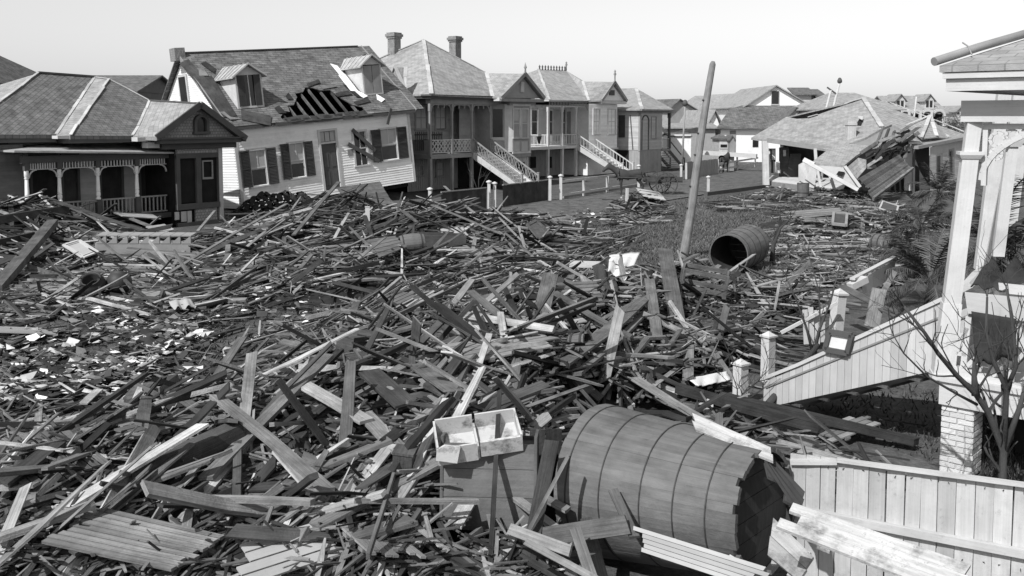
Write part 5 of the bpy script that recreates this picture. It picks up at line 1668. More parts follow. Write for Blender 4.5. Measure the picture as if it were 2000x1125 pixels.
# ------------------------------------------------------------------ white board fence at the lower right
def build_fence():
    zt = 1.25
    A, B = G(1545, 884, zt), G(2060, 952, zt)
    d = B - A; yaw = math.atan2(d.y, d.x); L = d.length
    f = Frame(Vector((A.x, A.y, 0)), yaw)
    h = thing('board_fence', 'tall white board fence with cap rail in the lower right corner', 'fence', f.M)
    x = 0
    i = 0
    while x < L:
        w = rnd.uniform(.135, .165)
        dz = rnd.uniform(-.012, .01); tl_ = rnd.uniform(-.008, .008); y_ = rnd.uniform(-.006, .004)
        mb = MB(); g_ = rnd.choice((.003, .004, .006, .012)); a_, b_ = x + .002, x + w - g_
        mb.hexa([(a_, -.012 + y_, .02), (b_, -.012 + y_, .02), (b_, .012, .02), (a_, .012, .02), (a_ + tl_, -.012 - y_, zt + dz), (b_ + tl_, -.012 + y_, zt + dz + rnd.uniform(-.01, .01)), (b_ + tl_, .012, zt + dz), (a_ + tl_, .012, zt + dz)], rnd.uniform(-.4, .2)); fb = mb.build('fence_board', MAT['whitewash'], h)
        mb = MB()
        for zz in (.47, zt - .08): mb.tube([(x + w * .5 + rnd.uniform(-.03, .03), -.03, zz + rnd.uniform(-.02, .02)), (x + w * .5, -.005, zz)], .004, 5)
        mb.build('nail', MAT['iron'], fb)
        x += w; i += 1
    xm = f.at(1690, 893, 0).x
    mb = MB(); mb.bar((xm - .25, -.035, zt + .0), (L, -.035, zt + .0), .07, .03, (0, 0, 1)); mb.build('cap_rail', MAT['whitewash'], h)
    mb = MB(); mb.bar((.0, -.03, f.at(1575, 904, 0).z), (xm - .25, -.03, zt - .02), .05, .05); mb.build('upper_rail', MAT['whitewash'], h)
    z1, z2 = f.at(1640, 1005, 0).z, f.at(1990, 1078, 0).z
    mb = MB(); mb.bar((.0, -.045, z1), (L, -.045, z2), .06, .075); mb.build('middle_rail', MAT['whitewash'], h)
    for x in (.2, 1.25, 2.3): boxpart(h, 'fence_post', 'whitewash', x, x + .1, .015, .12, 0, zt - .05)
    return f


ffc = build_fence()
# ------------------------------------------------------------------ wreckage: height map, boards laid one upon another
HX0, HX1, HY0, HY1, HR = -26.0, 20.0, 5.0, 66.0, 0.2
NX, NY = int((HX1 - HX0) / HR), int((HY1 - HY0) / HR)
gx, gy = np.meshgrid(HX0 + (np.arange(NX) + .5) * HR, HY0 + (np.arange(NY) + .5) * HR, indexing='ij')
HM = np.zeros((NX, NY))


def mound(px, py, hgt, rx, ry, ang):
    g = G(px, py); c, s = math.cos(R(ang)), math.sin(R(ang))
    dx, dy = gx - g.x, gy - g.y
    u, v = dx * c + dy * s, -dx * s + dy * c
    global HM
    HM = np.maximum(HM, hgt * np.exp(-(u / rx) ** 2 - (v / ry) ** 2)) + .25 * hgt * np.exp(-(u / rx) ** 2 - (v / ry) ** 2)


for a in ((30, 475, 1.0, 3.6, 2.2, 60), (230, 490, .35, 3.0, 1.8, 50), (560, 470, .65, 2.8, 2.0, 50), (650, 455, .95, 2.6, 1.8, 45), (800, 470, .8, 2.8, 1.6, 40), (960, 470, .55, 3.0, 1.5, 50), (1080, 455, .3, 2.5, 1.2, 50),
          (1080, 690, .55, 2.4, 1.8, 60), (850, 740, .5, 2.2, 1.5, 50), (1220, 610, .5, 2.0, 1.5, 50), (1000, 840, .6, 1.6, 1.2, 40), (620, 930, .55, 1.8, 1.3, 60), (880, 1010, .5, 1.4, 1.1, 60), (250, 1000, .4, 2.0, 1.3, 60), (930, 900, .5, 1.2, 1.0, 60),
          (450, 870, .25, 1.6, .8, 60), (1660, 440, .35, 4.0, 2.5, 20), (1400, 610, .25, 2.0, 1.2, 20), (1640, 386, .3, 6, 1.5, 10), (1250, 405, .35, 1.6, 1.0, 30), (640, 580, .2, 2.5, 1.0, 60), (700, 660, .25, 2.5, 1.0, 60)):
    mound(*a)
HM0 = HM.copy()


def hidx(x, y):
    i, j = int((x - HX0) / HR), int((y - HY0) / HR)
    return (min(max(i, 0), NX - 1), min(max(j, 0), NY - 1))


def HH(x, y): return HM[hidx(x, y)]


def S(px, py, up=0.0):
    """where the sight line meets the wreckage surface"""
    d = ray(px, py).normalized()
    t = 5.0
    while t < 90:
        p = CP + d * t
        if p.z <= HH(p.x, p.y): return p + Vector((0, 0, up))
        t += .05
    return G(px, py) + Vector((0, 0, up))


# footprints kept clear: cisterns, stairs, fence, pole, gate
CL = []
def clear_seg(a, b, r): CL.append((a[0], a[1], b[0], b[1], r))
CABP = P(945, 975, 9.45)
CL.append((CABP.x - .3, CABP.y - .1, CABP.x + .35, CABP.y - .1, .34))
TK_R, TK_L = Vector(P(1497, 1002, 8.75)), Vector(P(1172, 935, 10.0))
clear_seg(TK_R, TK_L, .85)
K2a, K2b = P(1423, 497, 28.4), P(1463, 478, 29.9)
clear_seg(K2a, K2b, .9)
clear_seg((4.0, 14.9), (5.6, 12.6), .75); clear_seg(G(1545, 884, 1.25), G(2060, 952, 1.25), .3); clear_seg(G(1850, 920), G(2000, 920), .5)


def blocked(x, y, pad=0.0):
    for ax, ay, bx, by, r in CL:
        dx, dy = bx - ax, by - ay
        t = max(0, min(1, ((x - ax) * dx + (y - ay) * dy) / (dx * dx + dy * dy + 1e-9)))
        if (x - ax - t * dx) ** 2 + (y - ay - t * dy) ** 2 < (r + pad) ** 2: return True
    return False


CAP = dict(left=.32, middle=.42, trough=.08, band=.32, centre=.55, front=.5, garden=.35, lawn=.14, stairs=.2, verge=.3, wreck=.2)
BOARDS = []      # (verts 12, tone, region, score)


def lay(cx, cy, ang, L, w, th, tone, region, poke=0.0, roll=0.0, order=0):
    d = (math.cos(ang), math.sin(ang))
    K = 9
    ss = [L * (k / (K - 1) - .5) for k in range(K)]
    cells = []
    for s in ss:
        x, y = cx + d[0] * s, cy + d[1] * s
        if blocked(x, y): return False
        cells.append(hidx(x, y))
    hs = [HM[c] for c in cells]
    best, zi, sl = -9, 0, 0
    for i in range(0, K // 2 + 1):
        for j in range(K // 2, K):
            if i == j: continue
            k = (hs[j] - hs[i]) / (ss[j] - ss[i]); z = hs[i] - k * ss[i]
            if z > best: best, sl = z, k
    sl = max(-.6, min(.6, sl)) + poke
    z0 = best + th * .5 + abs(poke) * L * .38
    for c, s in zip(cells, ss):
        z = z0 + sl * s - .03
        if z > HM[c] and poke == 0: HM[c] = HM[c] * .25 + min(z, HM0[c] + CAP.get(region, .3)) * .75 if z < HM0[c] + CAP.get(region, .3) + .3 else HM[c]
    c3 = Vector((cx, cy, z0 + .0))
    dv = Vector((d[0], d[1], sl)).normalized()
    sd = Vector((-d[1], d[0], 0)); up = dv.cross(sd); up = up if up.z > 0 else -up
    cr, sr = math.cos(roll), math.sin(roll)
    sd2 = sd * cr + up * sr; up2 = up * cr - sd * sr
    bend = rnd.gauss(0, .012) * L
    if abs(roll) > .3: c3.z += abs(math.sin(roll)) * w * .35
    V = []
    for q, t in enumerate((-.5, rnd.uniform(-.12, .12), .5)):
        ww = w * (1 if q == 1 else rnd.choice((1, 1, .85, .6, .3)))
        off = (rnd.uniform(-.25, .25) * w) if ww < w else 0
        j = [0, 0] if q == 1 else [rnd.uniform(-1, 1) * w * rnd.choice((.3, .6, 1.4)) * (rnd.random() < .7) for _ in range(2)]
        cpt = c3 + dv * (t * L) + up2 * (bend if q == 1 else 0) + sd2 * off
        V.append([cpt - sd2 * ww / 2 - up2 * th / 2 + dv * j[0], cpt + sd2 * ww / 2 - up2 * th / 2 + dv * j[1], cpt + sd2 * ww / 2 + up2 * th / 2 + dv * j[1], cpt - sd2 * ww / 2 + up2 * th / 2 + dv * j[0]])
    dist = max(6, math.hypot(cx, cy))
    BOARDS.append((V, tone, region, L * w / dist ** 2 * (1 + .25 * abs(sl)) * order * (0.0 if abs(cx) / cy > .56 else 1), L, w))
    return True


def add_board(vs, fs, uvs, tn, V, tone, L, w):
    k = len(vs)
    for ring in V: vs.extend(ring)
    o = (rnd.random() * 60, rnd.random() * 60)
    us = (0, L / 2, L)
    th = (V[0][0] - V[0][3]).length
    across = (0, w, w + th, 2 * w + th, 2 * w + 2 * th)
    for q in range(2):
        for e in range(4):
            e2 = (e + 1) % 4
            fs.append((k + q * 4 + e, k + q * 4 + e2, k + q * 4 + 4 + e2, k + q * 4 + 4 + e))
            a, b = across[e], across[e + 1]
            uvs.extend(((us[q] + o[0], a + o[1]), (us[q] + o[0], b + o[1]), (us[q + 1] + o[0], b + o[1]), (us[q + 1] + o[0], a + o[1])))
            tn.append(tone)
    for f in ((3, 2, 1, 0), (8, 9, 10, 11)):
        fs.append(tuple(k + i for i in f)); tn.append(tone + .25)
        uvs.extend([(o[0] + .01 * i, o[1] + .3 * i) for i in range(4)])


def board_mesh(name, items, m='board'):
    vs, fs, uvs, tn = [], [], [], []
    for V, tone, L, w in items: add_board(vs, fs, uvs, tn, V, tone, L, w)
    me = bpy.data.meshes.new(name); me.from_pydata([tuple(v) for v in vs], [], fs)
    ul = me.uv_layers.new(name='UVMap'); ul.data.foreach_set('uv', [c for uv in uvs for c in uv])
    at = me.attributes.new('tone', 'FLOAT', 'FACE'); at.data.foreach_set('value', tn)
    me.materials.append(MAT[m]); me.update()
    return me


REG = {
    'left': ([(-60, 405), (60, 392), (180, 440), (300, 452), (440, 460), (400, 550), (150, 580), (-60, 600)], 1200, (1.2, 4.4), (.05, .16), -25, 35, .3),
    'middle': ([(440, 450), (600, 408), (760, 415), (900, 425), (1120, 440), (1180, 450), (1000, 515), (700, 550), (430, 575)], 1900, (1.0, 4.2), (.05, .16), 40, 40, .35),
    'trough': ([(-60, 590), (450, 570), (700, 560), (560, 680), (300, 770), (-60, 830)], 70, (.8, 3.2), (.04, .11), 58, 30, .2),
    'band': ([(440, 800), (580, 690), (720, 575), (1000, 505), (1250, 440), (1230, 490), (900, 620), (600, 760), (380, 880)], 950, (1.6, 5.0), (.035, .11), 68, 14, .12),
    'centre': ([(560, 760), (900, 600), (1120, 540), (1330, 540), (1440, 610), (1400, 720), (1120, 800), (800, 890)], 1700, (.7, 3.2), (.03, .18), 55, 45, .4),
    'front': ([(-60, 900), (250, 865), (450, 800), (700, 770), (1090, 820), (1070, 1160), (-60, 1160)], 1750, (.6, 3.2), (.03, .19), 58, 38, .35),
    'garden': ([(1180, 520), (1500, 525), (1620, 560), (1540, 620), (1440, 690), (1380, 640)], 560, (.7, 2.6), (.04, .14), 20, 60, .5),
    'lawn': ([(1500, 376), (1850, 378), (1820, 530), (1640, 540), (1500, 520), (1530, 430)], 1300, (.4, 2.4), (.04, .16), 15, 60, .5),
    'stairs': ([(1310, 750), (1480, 790), (1560, 800), (1800, 790), (1815, 905), (1560, 885), (1330, 830)], 330, (.4, 1.5), (.06, .2), 10, 60, .5),
    'verge': ([(1180, 425), (1190, 395), (1250, 378), (1310, 400), (1300, 418), (1220, 430)], 200, (.6, 2.0), (.06, .2), 20, 60, .4),
    'corner': ([(1060, 1090), (1350, 1120), (1700, 1090), (1750, 1160), (1060, 1160)], 60, (.6, 1.8), (.08, .2), 140, 50, .5),
    'wreck': ([(1490, 362), (1860, 375), (1850, 395), (1480, 392)], 300, (.5, 2.2), (.05, .18), 10, 60, .5),
    'street_edge': ([(1380, 385), (1500, 372), (1520, 395), (1400, 405)], 60, (.6, 2.0), (.05, .15), 30, 50, .4),
}


def tone_pick():
    r = rnd.random()
    if r < .36: return rnd.uniform(-.85, -.45)
    if r < .66: return rnd.uniform(-.45, .5)
    if r < .88: return rnd.uniform(.5, 1.8)
    return rnd.uniform(1.8, 4.0)


for rg, (poly, n, lr, wr_, am, asp, uni) in REG.items():
    for i in range(n):
        px, py = sample_poly(poly)
        g = G(px, py, .3)
        if not (HX0 < g.x < HX1 and HY0 < g.y < HY1): continue
        ang = R(rnd.uniform(0, 180)) if rnd.random() < uni else R(rnd.gauss(am, asp * .5))
        Ln = lr[0] + (lr[1] - lr[0]) * rnd.random() ** 1.7
        w = wr_[0] + (wr_[1] - wr_[0]) * rnd.random() ** 1.3
        th = rnd.choice((.02, .022, .025, .03, .045, .06 if w < .14 else .03))
        pk = rnd.choice((-1, 1)) * rnd.uniform(.15, .7) if rnd.random() < .06 and rg not in ('trough', 'band', 'lawn') else 0.0
        if pk: Ln = min(Ln, 1.5)
        lay(g.x, g.y, ang, Ln, w, th, tone_pick(), rg, pk, rnd.gauss(0, .22) if rnd.random() < .8 else rnd.uniform(-1.4, 1.4), (i / n) ** 2)

GROUPS = {
    'left': ('weathered board in the heap before the spindled porch', 'boards heaped before the spindled porch'),
    'middle': ('weathered board in the heap before the leaning white cottage', 'boards heaped before the leaning cottage'),
    'trough': ('stray board lying in the paper-strewn hollow', 'boards lying in the paper-strewn hollow'),
    'band': ('long board in the drift running diagonally across the yard', 'boards of the diagonal drift'),
    'centre': ('broken board in the central heap behind the big cistern', 'boards of the central heap'),
    'front': ('splintered board in the near heap left of the big cistern', 'boards of the near heap'),
    'garden': ('broken board below the smaller round cistern', 'boards below the smaller cistern'),
    'lawn': ('scattered board on the ground before the wrecked house', 'boards before the wrecked house'),
    'stairs': ('loose board under the white stair wall', 'boards under the stair wall'),
    'verge': ('board in the small pile beside the street', 'boards of the small street pile'),
    'corner': ('board lying in front of the big cistern', 'boards in front of the big cistern'),
    'wreck': ('board fallen along the foot of the wrecked house', 'boards at the foot of the wrecked house'),
    'street_edge': ('board lying by the timber kerb', 'boards by the timber kerb'),
}
rank = sorted(range(len(BOARDS)), key=lambda i: -BOARDS[i][3])
NIND = 215
ind = set(rank[:NIND])
MARKS = [((690, 840), 'the white cracked plank'), ((530, 930), 'the long crossing plank'), ((370, 925), 'the thick dark beam'), ((480, 850), 'the nearly upright plank'), ((780, 985), 'the long smooth plank'), ((490, 1042), 'the level pale batten'),
         ((920, 1025), 'the bright white stub'), ((940, 850), 'the enamel tub'), ((960, 930), 'the cabinet side'), ((280, 1090), 'the slatted boardwalk'), ((100, 920), 'the shattered decking'), ((250, 815), 'the wide propped board'), ((60, 1000), 'the pale left edge board'),
         ((722, 728), 'the open shallow box'), ((790, 940), 'the small dark box'), ((820, 765), 'the broad grey plank'), ((935, 745), 'the upright narrow white board'), ((1170, 690), 'the trough-like plank'), ((1160, 650), 'the brown slanting plank'), ((1310, 675), 'the plank pointing at the gate'),
         ((1130, 605), 'the row of thin slats'), ((1215, 545), 'the torn white sheet'), ((1310, 600), 'the wide leaning board'), ((1300, 930), 'the big cistern'), ((600, 680), 'the bleached drift plank'), ((450, 790), 'the long drift plank'), ((1380, 555), 'the broken chair'), ((650, 790), 'the dark steep plank'), ((970, 1030), 'the thin dark stake'),
         ((1050, 620), 'the wide grey board pair'), ((900, 577), 'the dark level pole'), ((120, 480), 'the framed picture'), ((650, 440), 'the leaning cottage heap'), ((1600, 850), 'the stair wall')]
seen = {}
for i in rank[:NIND]:
    V, tone, rg, sc_, L, w = BOARDS[i]
    c = (V[0][0] + V[2][2]) / 2
    a_, b_ = proj((V[0][0] + V[0][2]) / 2), proj((V[2][0] + V[2][2]) / 2)
    if a_[0] > b_[0]: a_, b_ = b_, a_
    cx, cy = (a_[0] + b_[0]) / 2, (a_[1] + b_[1]) / 2
    ang = math.degrees(math.atan2(a_[1] - b_[1], b_[0] - a_[0] + 1e-6))
    way = 'standing steeply' if abs(ang) > 62 else 'rising to the right' if ang > 12 else 'falling to the right' if ang < -12 else 'lying level'
    tw = 'blackened' if tone < -.55 else 'dark' if tone < -.2 else 'grey' if tone < .45 else 'pale' if tone < 1.4 else 'bleached'
    sz = ('short ' if L < 1.1 else 'long ' if L > 1.9 else '') + ('narrow ' if w < .09 else 'broad ' if w > .17 else '')
    lab = None
    for (mx, my), nm in sorted(MARKS, key=lambda m_: (m_[0][0] - cx) ** 2 + (m_[0][1] - cy) ** 2)[:4]:
        dx, dy = cx - mx, cy - my
        rel = ('right of' if dx > 0 else 'left of') if abs(dx) > abs(dy) * 1.3 else ('below' if dy > 0 else 'above')
        lab = f'{sz}{tw} board {way} {rel} {nm}'
        if lab not in seen: break
    seen[lab] = 1
    V2 = [[v - c for v in ring] for ring in V]
    o = link('loose_board', board_mesh('loose_board', [(V2, tone, L, w)]), None, c)
    tag(o, lab, 'board', GROUPS[rg][1])
tag(link('broken_lumber', board_mesh('broken_lumber', [(V, t, L, w) for i, (V, t, rg, s_, L, w) in enumerate(BOARDS) if i not in ind])), 'mass of smaller broken lumber covering the whole yard', 'lumber', kind='stuff')

# laths and splinters between the boards
def build_splinters():
    items = []
    for rg, n in (('left', 700), ('middle', 1000), ('trough', 260), ('band', 700), ('centre', 1700), ('front', 2400), ('garden', 500), ('lawn', 1300), ('stairs', 120), ('verge', 250), ('wreck', 400)):
        for _ in range(n):
            px, py = sample_poly(REG[rg][0]); g = G(px, py, .3)
            if blocked(g.x, g.y) or not (HX0 < g.x < HX1): continue
            L = rnd.uniform(.15, .9); w = rnd.uniform(.012, .06); th = rnd.uniform(.008, .02)
            a = rnd.uniform(0, math.pi); z = HH(g.x, g.y) + rnd.uniform(-.02, .12)
            pit = rnd.gauss(0, .3)
            dv = Vector((math.cos(a) * math.cos(pit), math.sin(a) * math.cos(pit), math.sin(pit))); sd = Vector((-math.sin(a), math.cos(a), 0)); up = dv.cross(sd)
            c = Vector((g.x, g.y, z)); V = []
            for t in (-.5, 0, .5):
                q = c + dv * (t * L); k = w * (1 if t == 0 else rnd.uniform(.2, 1))
                V.append([q - sd * k / 2 - up * th / 2, q + sd * k / 2 - up * th / 2, q + sd * k / 2 + up * th / 2, q - sd * k / 2 + up * th / 2])
            items.append((V, tone_pick() + .15, L, w))
    tag(link('splinters', board_mesh('splinters', items)), 'laths and splinters lying between the boards', 'splinters', kind='stuff')


build_splinters()


def build_litter():
    """papers, slates, plaster and rags strewn in the hollow and among the boards"""
    vs, fs, tn = [], [], []
    def bit(x, y, s, tone, lift=.03):
        a = rnd.uniform(0, 6.28); n = rnd.choice((4, 4, 5))
        zc = HH(x, y) + lift
        tx, ty = rnd.gauss(0, .28), rnd.gauss(0, .28)
        k = len(vs)
        for i in range(n):
            b = a + 6.283 * i / n + rnd.uniform(-.3, .3); r_ = s * rnd.uniform(.55, 1.2)
            dx, dy = r_ * math.cos(b), r_ * math.sin(b) * rnd.uniform(.5, 1)
            vs.append((x + dx, y + dy, zc + dx * tx + dy * ty + rnd.uniform(0, s * .35)))
        vs.append((x, y, zc + rnd.uniform(0, s * .5)))
        for i in range(n): fs.append((k + i, k + (i + 1) % n, k + n)); tn.append(tone)
    def tone():
        r = rnd.random()
        return rnd.uniform(-.64, -.56) if r < .55 else (rnd.uniform(-.55, -.35) if r < .78 else (rnd.uniform(-.25, .15) if r < .95 else rnd.uniform(.4, .6)))
    for poly, n, s0, s1 in (([(-60, 590), (450, 575), (640, 570), (480, 690), (300, 770), (-60, 800)], 5200, .03, .17), ([(0, 610), (300, 600), (420, 660), (200, 760), (0, 770)], 1500, .05, .2),
                            ([(400, 560), (700, 560), (1000, 510), (900, 580), (600, 700)], 900, .03, .12), (REG['middle'][0], 500, .04, .16), (REG['left'][0], 500, .04, .16), (REG['front'][0], 700, .02, .09), (REG['centre'][0], 700, .02, .1),
                            (REG['lawn'][0], 1100, .03, .14), (REG['garden'][0], 400, .03, .1), ([(1000, 425), (1150, 405), (1180, 440), (1080, 450)], 300, .05, .16), (REG['verge'][0], 220, .06, .2), (REG['wreck'][0], 600, .05, .2), ([(1080, 395), (1250, 375), (1400, 400), (1200, 440)], 90, .03, .1)):
        for _ in range(n):
            px, py = sample_poly(poly); g = G(px, py, .1)
            if blocked(g.x, g.y) or not (HX0 < g.x < HX1 and g.y < HY1): continue
            if mnoise.noise(Vector((g.x * .8, g.y * .5, 5))) + rnd.uniform(-.35, .35) < -.08: continue
            bit(g.x, g.y, s0 + (s1 - s0) * rnd.random() ** 2, tone())
    me = bpy.data.meshes.new('litter'); me.from_pydata(vs, [], fs)
    at = me.attributes.new('tone', 'FLOAT', 'FACE'); at.data.foreach_set('value', tn); me.materials.append(MAT['paper'])
    tag(link('litter', me), 'papers, rags and broken slates strewn over the ground', 'litter', kind='stuff')


build_litter()

# core of crushed matter, coloured near-black to deepen shade between the boards
vs = []
st = 2
ii = range(0, NX, st); jj = range(0, NY, st)
for j in jj:
    for i in ii:
        h_ = min(HM[i, j], HM0[i, j] + .12) - .12
        vs.append((HX0 + (i + .5) * HR, HY0 + (j + .5) * HR, h_ + .05 * mnoise.noise(Vector((i * .3, j * .3, 1))) if h_ > .02 else -.3))
ni = len(ii)
fs = [(b * ni + a, b * ni + a + 1, (b + 1) * ni + a + 1, (b + 1) * ni + a) for b in range(len(jj) - 1) for a in range(ni - 1) if max(vs[b * ni + a][2], vs[b * ni + a + 1][2], vs[(b + 1) * ni + a][2], vs[(b + 1) * ni + a + 1][2]) > 0]
me = bpy.data.meshes.new('rubble'); me.from_pydata(vs, [], fs); me.materials.append(MAT['pile'])
for p in me.polygons: p.use_smooth = True
tag(link('rubble', me), 'crushed rubble coloured near-black for the shade between the boards', 'rubble', kind='stuff')
# ------------------------------------------------------------------ cisterns and barrels
def stave_tub(name, label, cat, A, B, ra, rb, n, hoops, closed_a=True, closed_b=True, wood='tank_wood', th=.035, head_b='tank_shade', bulge=0.0, hm='iron', hw=.02, group=None):
    """tub of separate staves between end centres A and B"""
    A, B = Vector(A), Vector(B)
    ax = B - A; L = ax.length
    M = Matrix.Translation(A) @ ax.to_track_quat('Z', 'Y').to_matrix().to_4x4()
    h = thing(name, label, cat, M, group)
    secs = 5 if bulge else 2
    def rad(t): return ra + (rb - ra) * t + bulge * math.sin(math.pi * t)
    for k in range(n):
        a0, a1 = 2 * math.pi * k / n, 2 * math.pi * (k + 1) / n - .0008 / max(ra, .1)
        mb = MB(); tn = rnd.uniform(-.3, .3) * (.4 if ra > .7 else 1); o = rnd.random() * 30
        e0, e1 = rnd.uniform(-.008, .008), rnd.choice((rnd.uniform(-.006, .006), rnd.uniform(-.006, .006), rnd.uniform(-.006, .006), rnd.uniform(-.06, .01)))
        sm_ = 3
        dr = rnd.uniform(-.0012, .0012)
        for i in range(secs):
            t0, t1 = i / (secs - 1 + 1e-9) if secs > 1 else 0, 0
        ts = [i / (secs - 1) for i in range(secs)]
        def pt(t, a, r_in):
            r = rad(t) - (th if r_in else 0) + dr
            z = t * L + (e0 if t == 0 else e1 if t == 1 else 0)
            return Vector((r * math.cos(a), r * math.sin(a), z))
        am = [a0 + (a1 - a0) * i / 2 for i in range(3)]
        for t0, t1 in zip(ts[:-1], ts[1:]):
            for x, y in zip(am[:-1], am[1:]):
                mb.face([pt(t0, x, 0), pt(t0, y, 0), pt(t1, y, 0), pt(t1, x, 0)], [(t0 * L + o, x * ra + o), (t0 * L + o, y * ra + o), (t1 * L + o, y * ra + o), (t1 * L + o, x * ra + o)], tn)
                mb.face([pt(t0, y, 1), pt(t0, x, 1), pt(t1, x, 1), pt(t1, y, 1)], None, -2.2)  # inner faces toned down: shade inside the tub put into the colour
            mb.face([pt(t0, a0, 1), pt(t0, a0, 0), pt(t1, a0, 0), pt(t1, a0, 1)], None, tn); mb.face([pt(t0, a1, 0), pt(t0, a1, 1), pt(t1, a1, 1), pt(t1, a1, 0)], None, tn)
        for t in (0, 1): mb.face([pt(t, a0, 0), pt(t, a1, 0), pt(t, a1, 1), pt(t, a0, 1)], None, tn)
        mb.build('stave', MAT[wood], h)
    for t, w in hoops:
        mb = MB(); z = t * L; r = rad(t) + .004
        dz = hw
        mb.lathe([(r - .012, z - dz), (r + .006, z - dz), (r + .006 + (rb - ra) / L * 2 * dz, z + dz), (r - .012, z + dz)], 40, None, 0, False); mb.build('hoop', MAT[hm], h)
    for cl, z, r, m in ((closed_a, .06, rad(0) - th, wood), (closed_b, L - .07, rad(1) - th, head_b)):
        if not cl: continue
        nb = 6
        for i in range(nb):
            y0, y1 = -r + 2 * r * i / nb, -r + 2 * r * (i + 1) / nb - .006
            pts = []
            for q in range(5):
                y = y0 + (y1 - y0) * q / 4; pts.append((math.sqrt(max(0, r * r - y * y)), y, z))
            for q in range(5):
                y = y1 + (y0 - y1) * q / 4; pts.append((-math.sqrt(max(0, r * r - y * y)), y, z))
            mb = MB(); mb.slab(pts, .025, (0, 0, -1), rnd.uniform(-.3, .3)); mb.build('head_board', MAT[m], h)
    return h, M, L


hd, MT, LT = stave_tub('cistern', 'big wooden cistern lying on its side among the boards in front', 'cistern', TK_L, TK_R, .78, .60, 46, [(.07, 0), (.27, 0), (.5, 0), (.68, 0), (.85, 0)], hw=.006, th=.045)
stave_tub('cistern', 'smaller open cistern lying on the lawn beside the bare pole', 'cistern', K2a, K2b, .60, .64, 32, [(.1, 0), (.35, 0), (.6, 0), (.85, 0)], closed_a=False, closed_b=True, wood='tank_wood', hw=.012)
g = S(800, 492); stave_tub('barrel', 'small wooden keg half buried in the heap before the leaning cottage', 'barrel', g + Vector((-.3, -.1, .25)), g + Vector((.45, .1, .3)), .27, .27, 14, [(.12, 0), (.88, 0)], closed_a=False, bulge=.05)
g = S(1733, 487); stave_tub('barrel', 'little keg on its side beyond the fallen gate rail', 'barrel', g + Vector((.1, -.1, .2)), g + Vector((-.3, .5, .2)), .26, .26, 14, [(.15, 0), (.5, 0), (.85, 0)], bulge=.04, head_b='tank_wood')
g = S(1568, 384); stave_tub('tree_stump_tub', 'upright split tub in front of the wrecked house floor', 'tub', g + Vector((0, 0, 0)), g + Vector((0, 0, .75)), .3, .33, 12, [(.3, 0)], closed_b=False)
g = S(1128, 690); stave_tub('bucket', 'bucket lying open among the boards of the central heap', 'bucket', g + Vector((-.1, 0, .16)), g + Vector((.15, -.15, .22)), .13, .16, 12, [(.2, 0), (.8, 0)], closed_b=False)
for px, lab in ((188, 'left one of two round black pots in the paper-strewn hollow'), (229, 'right one of two round black pots in the paper-strewn hollow')):
    g = S(px, 580)
    h = thing('cooking_pot', lab, 'pot', g + Vector((0, 0, .1)), 'two black pots in the hollow')
    Mt = Matrix.Rotation(R(35 if px < 200 else -30), 4, 'X')
    mb = MB(); mb.lathe([(.0, 0), (.15, .02), (.27, .12), (.32, .27), (.29, .41), (.235, .48), (.25, .51), (.22, .51), (.2, .46), (.22, .22), (.0, .08)], 18, Mt); mb.build('body', MAT['iron'], h)
    mb = MB(); mb.tube([Mt @ Vector((.25 * math.cos(a), .0, .47 + .22 * math.sin(a))) for a in [math.pi * i / 8 for i in range(9)]], .012, 5); mb.build('bail', MAT['iron'], h)

# ------------------------------------------------------------------ poles
pb, pt_ = G(1335, 502), P(1392, 120, 32.3)
h = thing('bare_pole', 'tall bare leaning wooden pole without wires on the lawn', 'pole', pb)
mb = MB()
d = pt_ - pb
ptsl = [pb + d * t + Vector((.02 * math.sin(7 * t), 0, 0)) - pb for t in (-.06, 0, .15, .3, .45, .6, .75, .9, .985, 1)]
mb.tube(ptsl, [.155, .152, .145, .138, .132, .126, .118, .108, .1, .06], 12); mb.build('shaft', MAT['pole_wood'], h)
for t in (.25, .36, .52, .63, .8):
    c = d * t; mb = MB(); mb.tube([c + Vector((-.17, -.06, 0)), c + Vector((-.12, -.1, 0))], .025, 5); mb.build('knot', MAT['iron'], h)


def far_pole(label, a, b, Y, r, extra=None, m='whitewash', cat='pole'):
    A, B = P(*a, Y), P(*b, Y)
    A0 = Vector((A.x + (A.x - B.x) / (B.z - A.z) * A.z, A.y, 0))
    h = thing('wooden_pole', label, cat, A0)
    mb = MB(); mb.tube([Vector(), B - A0], [r, r * .8], 7); mb.build('shaft', MAT[m], h)
    if extra: extra(h, B - A0, Y)


def xarm(h, t, Y):
    mb = MB(); mb.bar(t + Vector((-.35, 0, .25)), t + Vector((.5, 0, -.35)), .14, .12); mb.build('crossarm', MAT['trim_dark'], h)


def knob(h, t, Y):
    mb = MB(); mb.lathe([(.0, -.15), (.22, -.05), (.22, .15), (.12, .35), (0, .4)], 8, Matrix.Translation(t)); mb.build('lamp_head', MAT['trim_dark'], h)


far_pole('white pole with tilted crossarm rising behind the wrecked roof', (1612, 218), (1623, 176), 88, .12, xarm)
far_pole('taller white pole with dark knob rising behind the wrecked roof', (1627, 212), (1640, 160), 88, .12, knob)
far_pole('thin white pole before the dormered house', (1784, 238), (1790, 189), 96, .1)
far_pole('pale lamp post beyond the corner house stairs', (1333, 300), (1338, 204), 80, .09, knob, 'trim_grey')

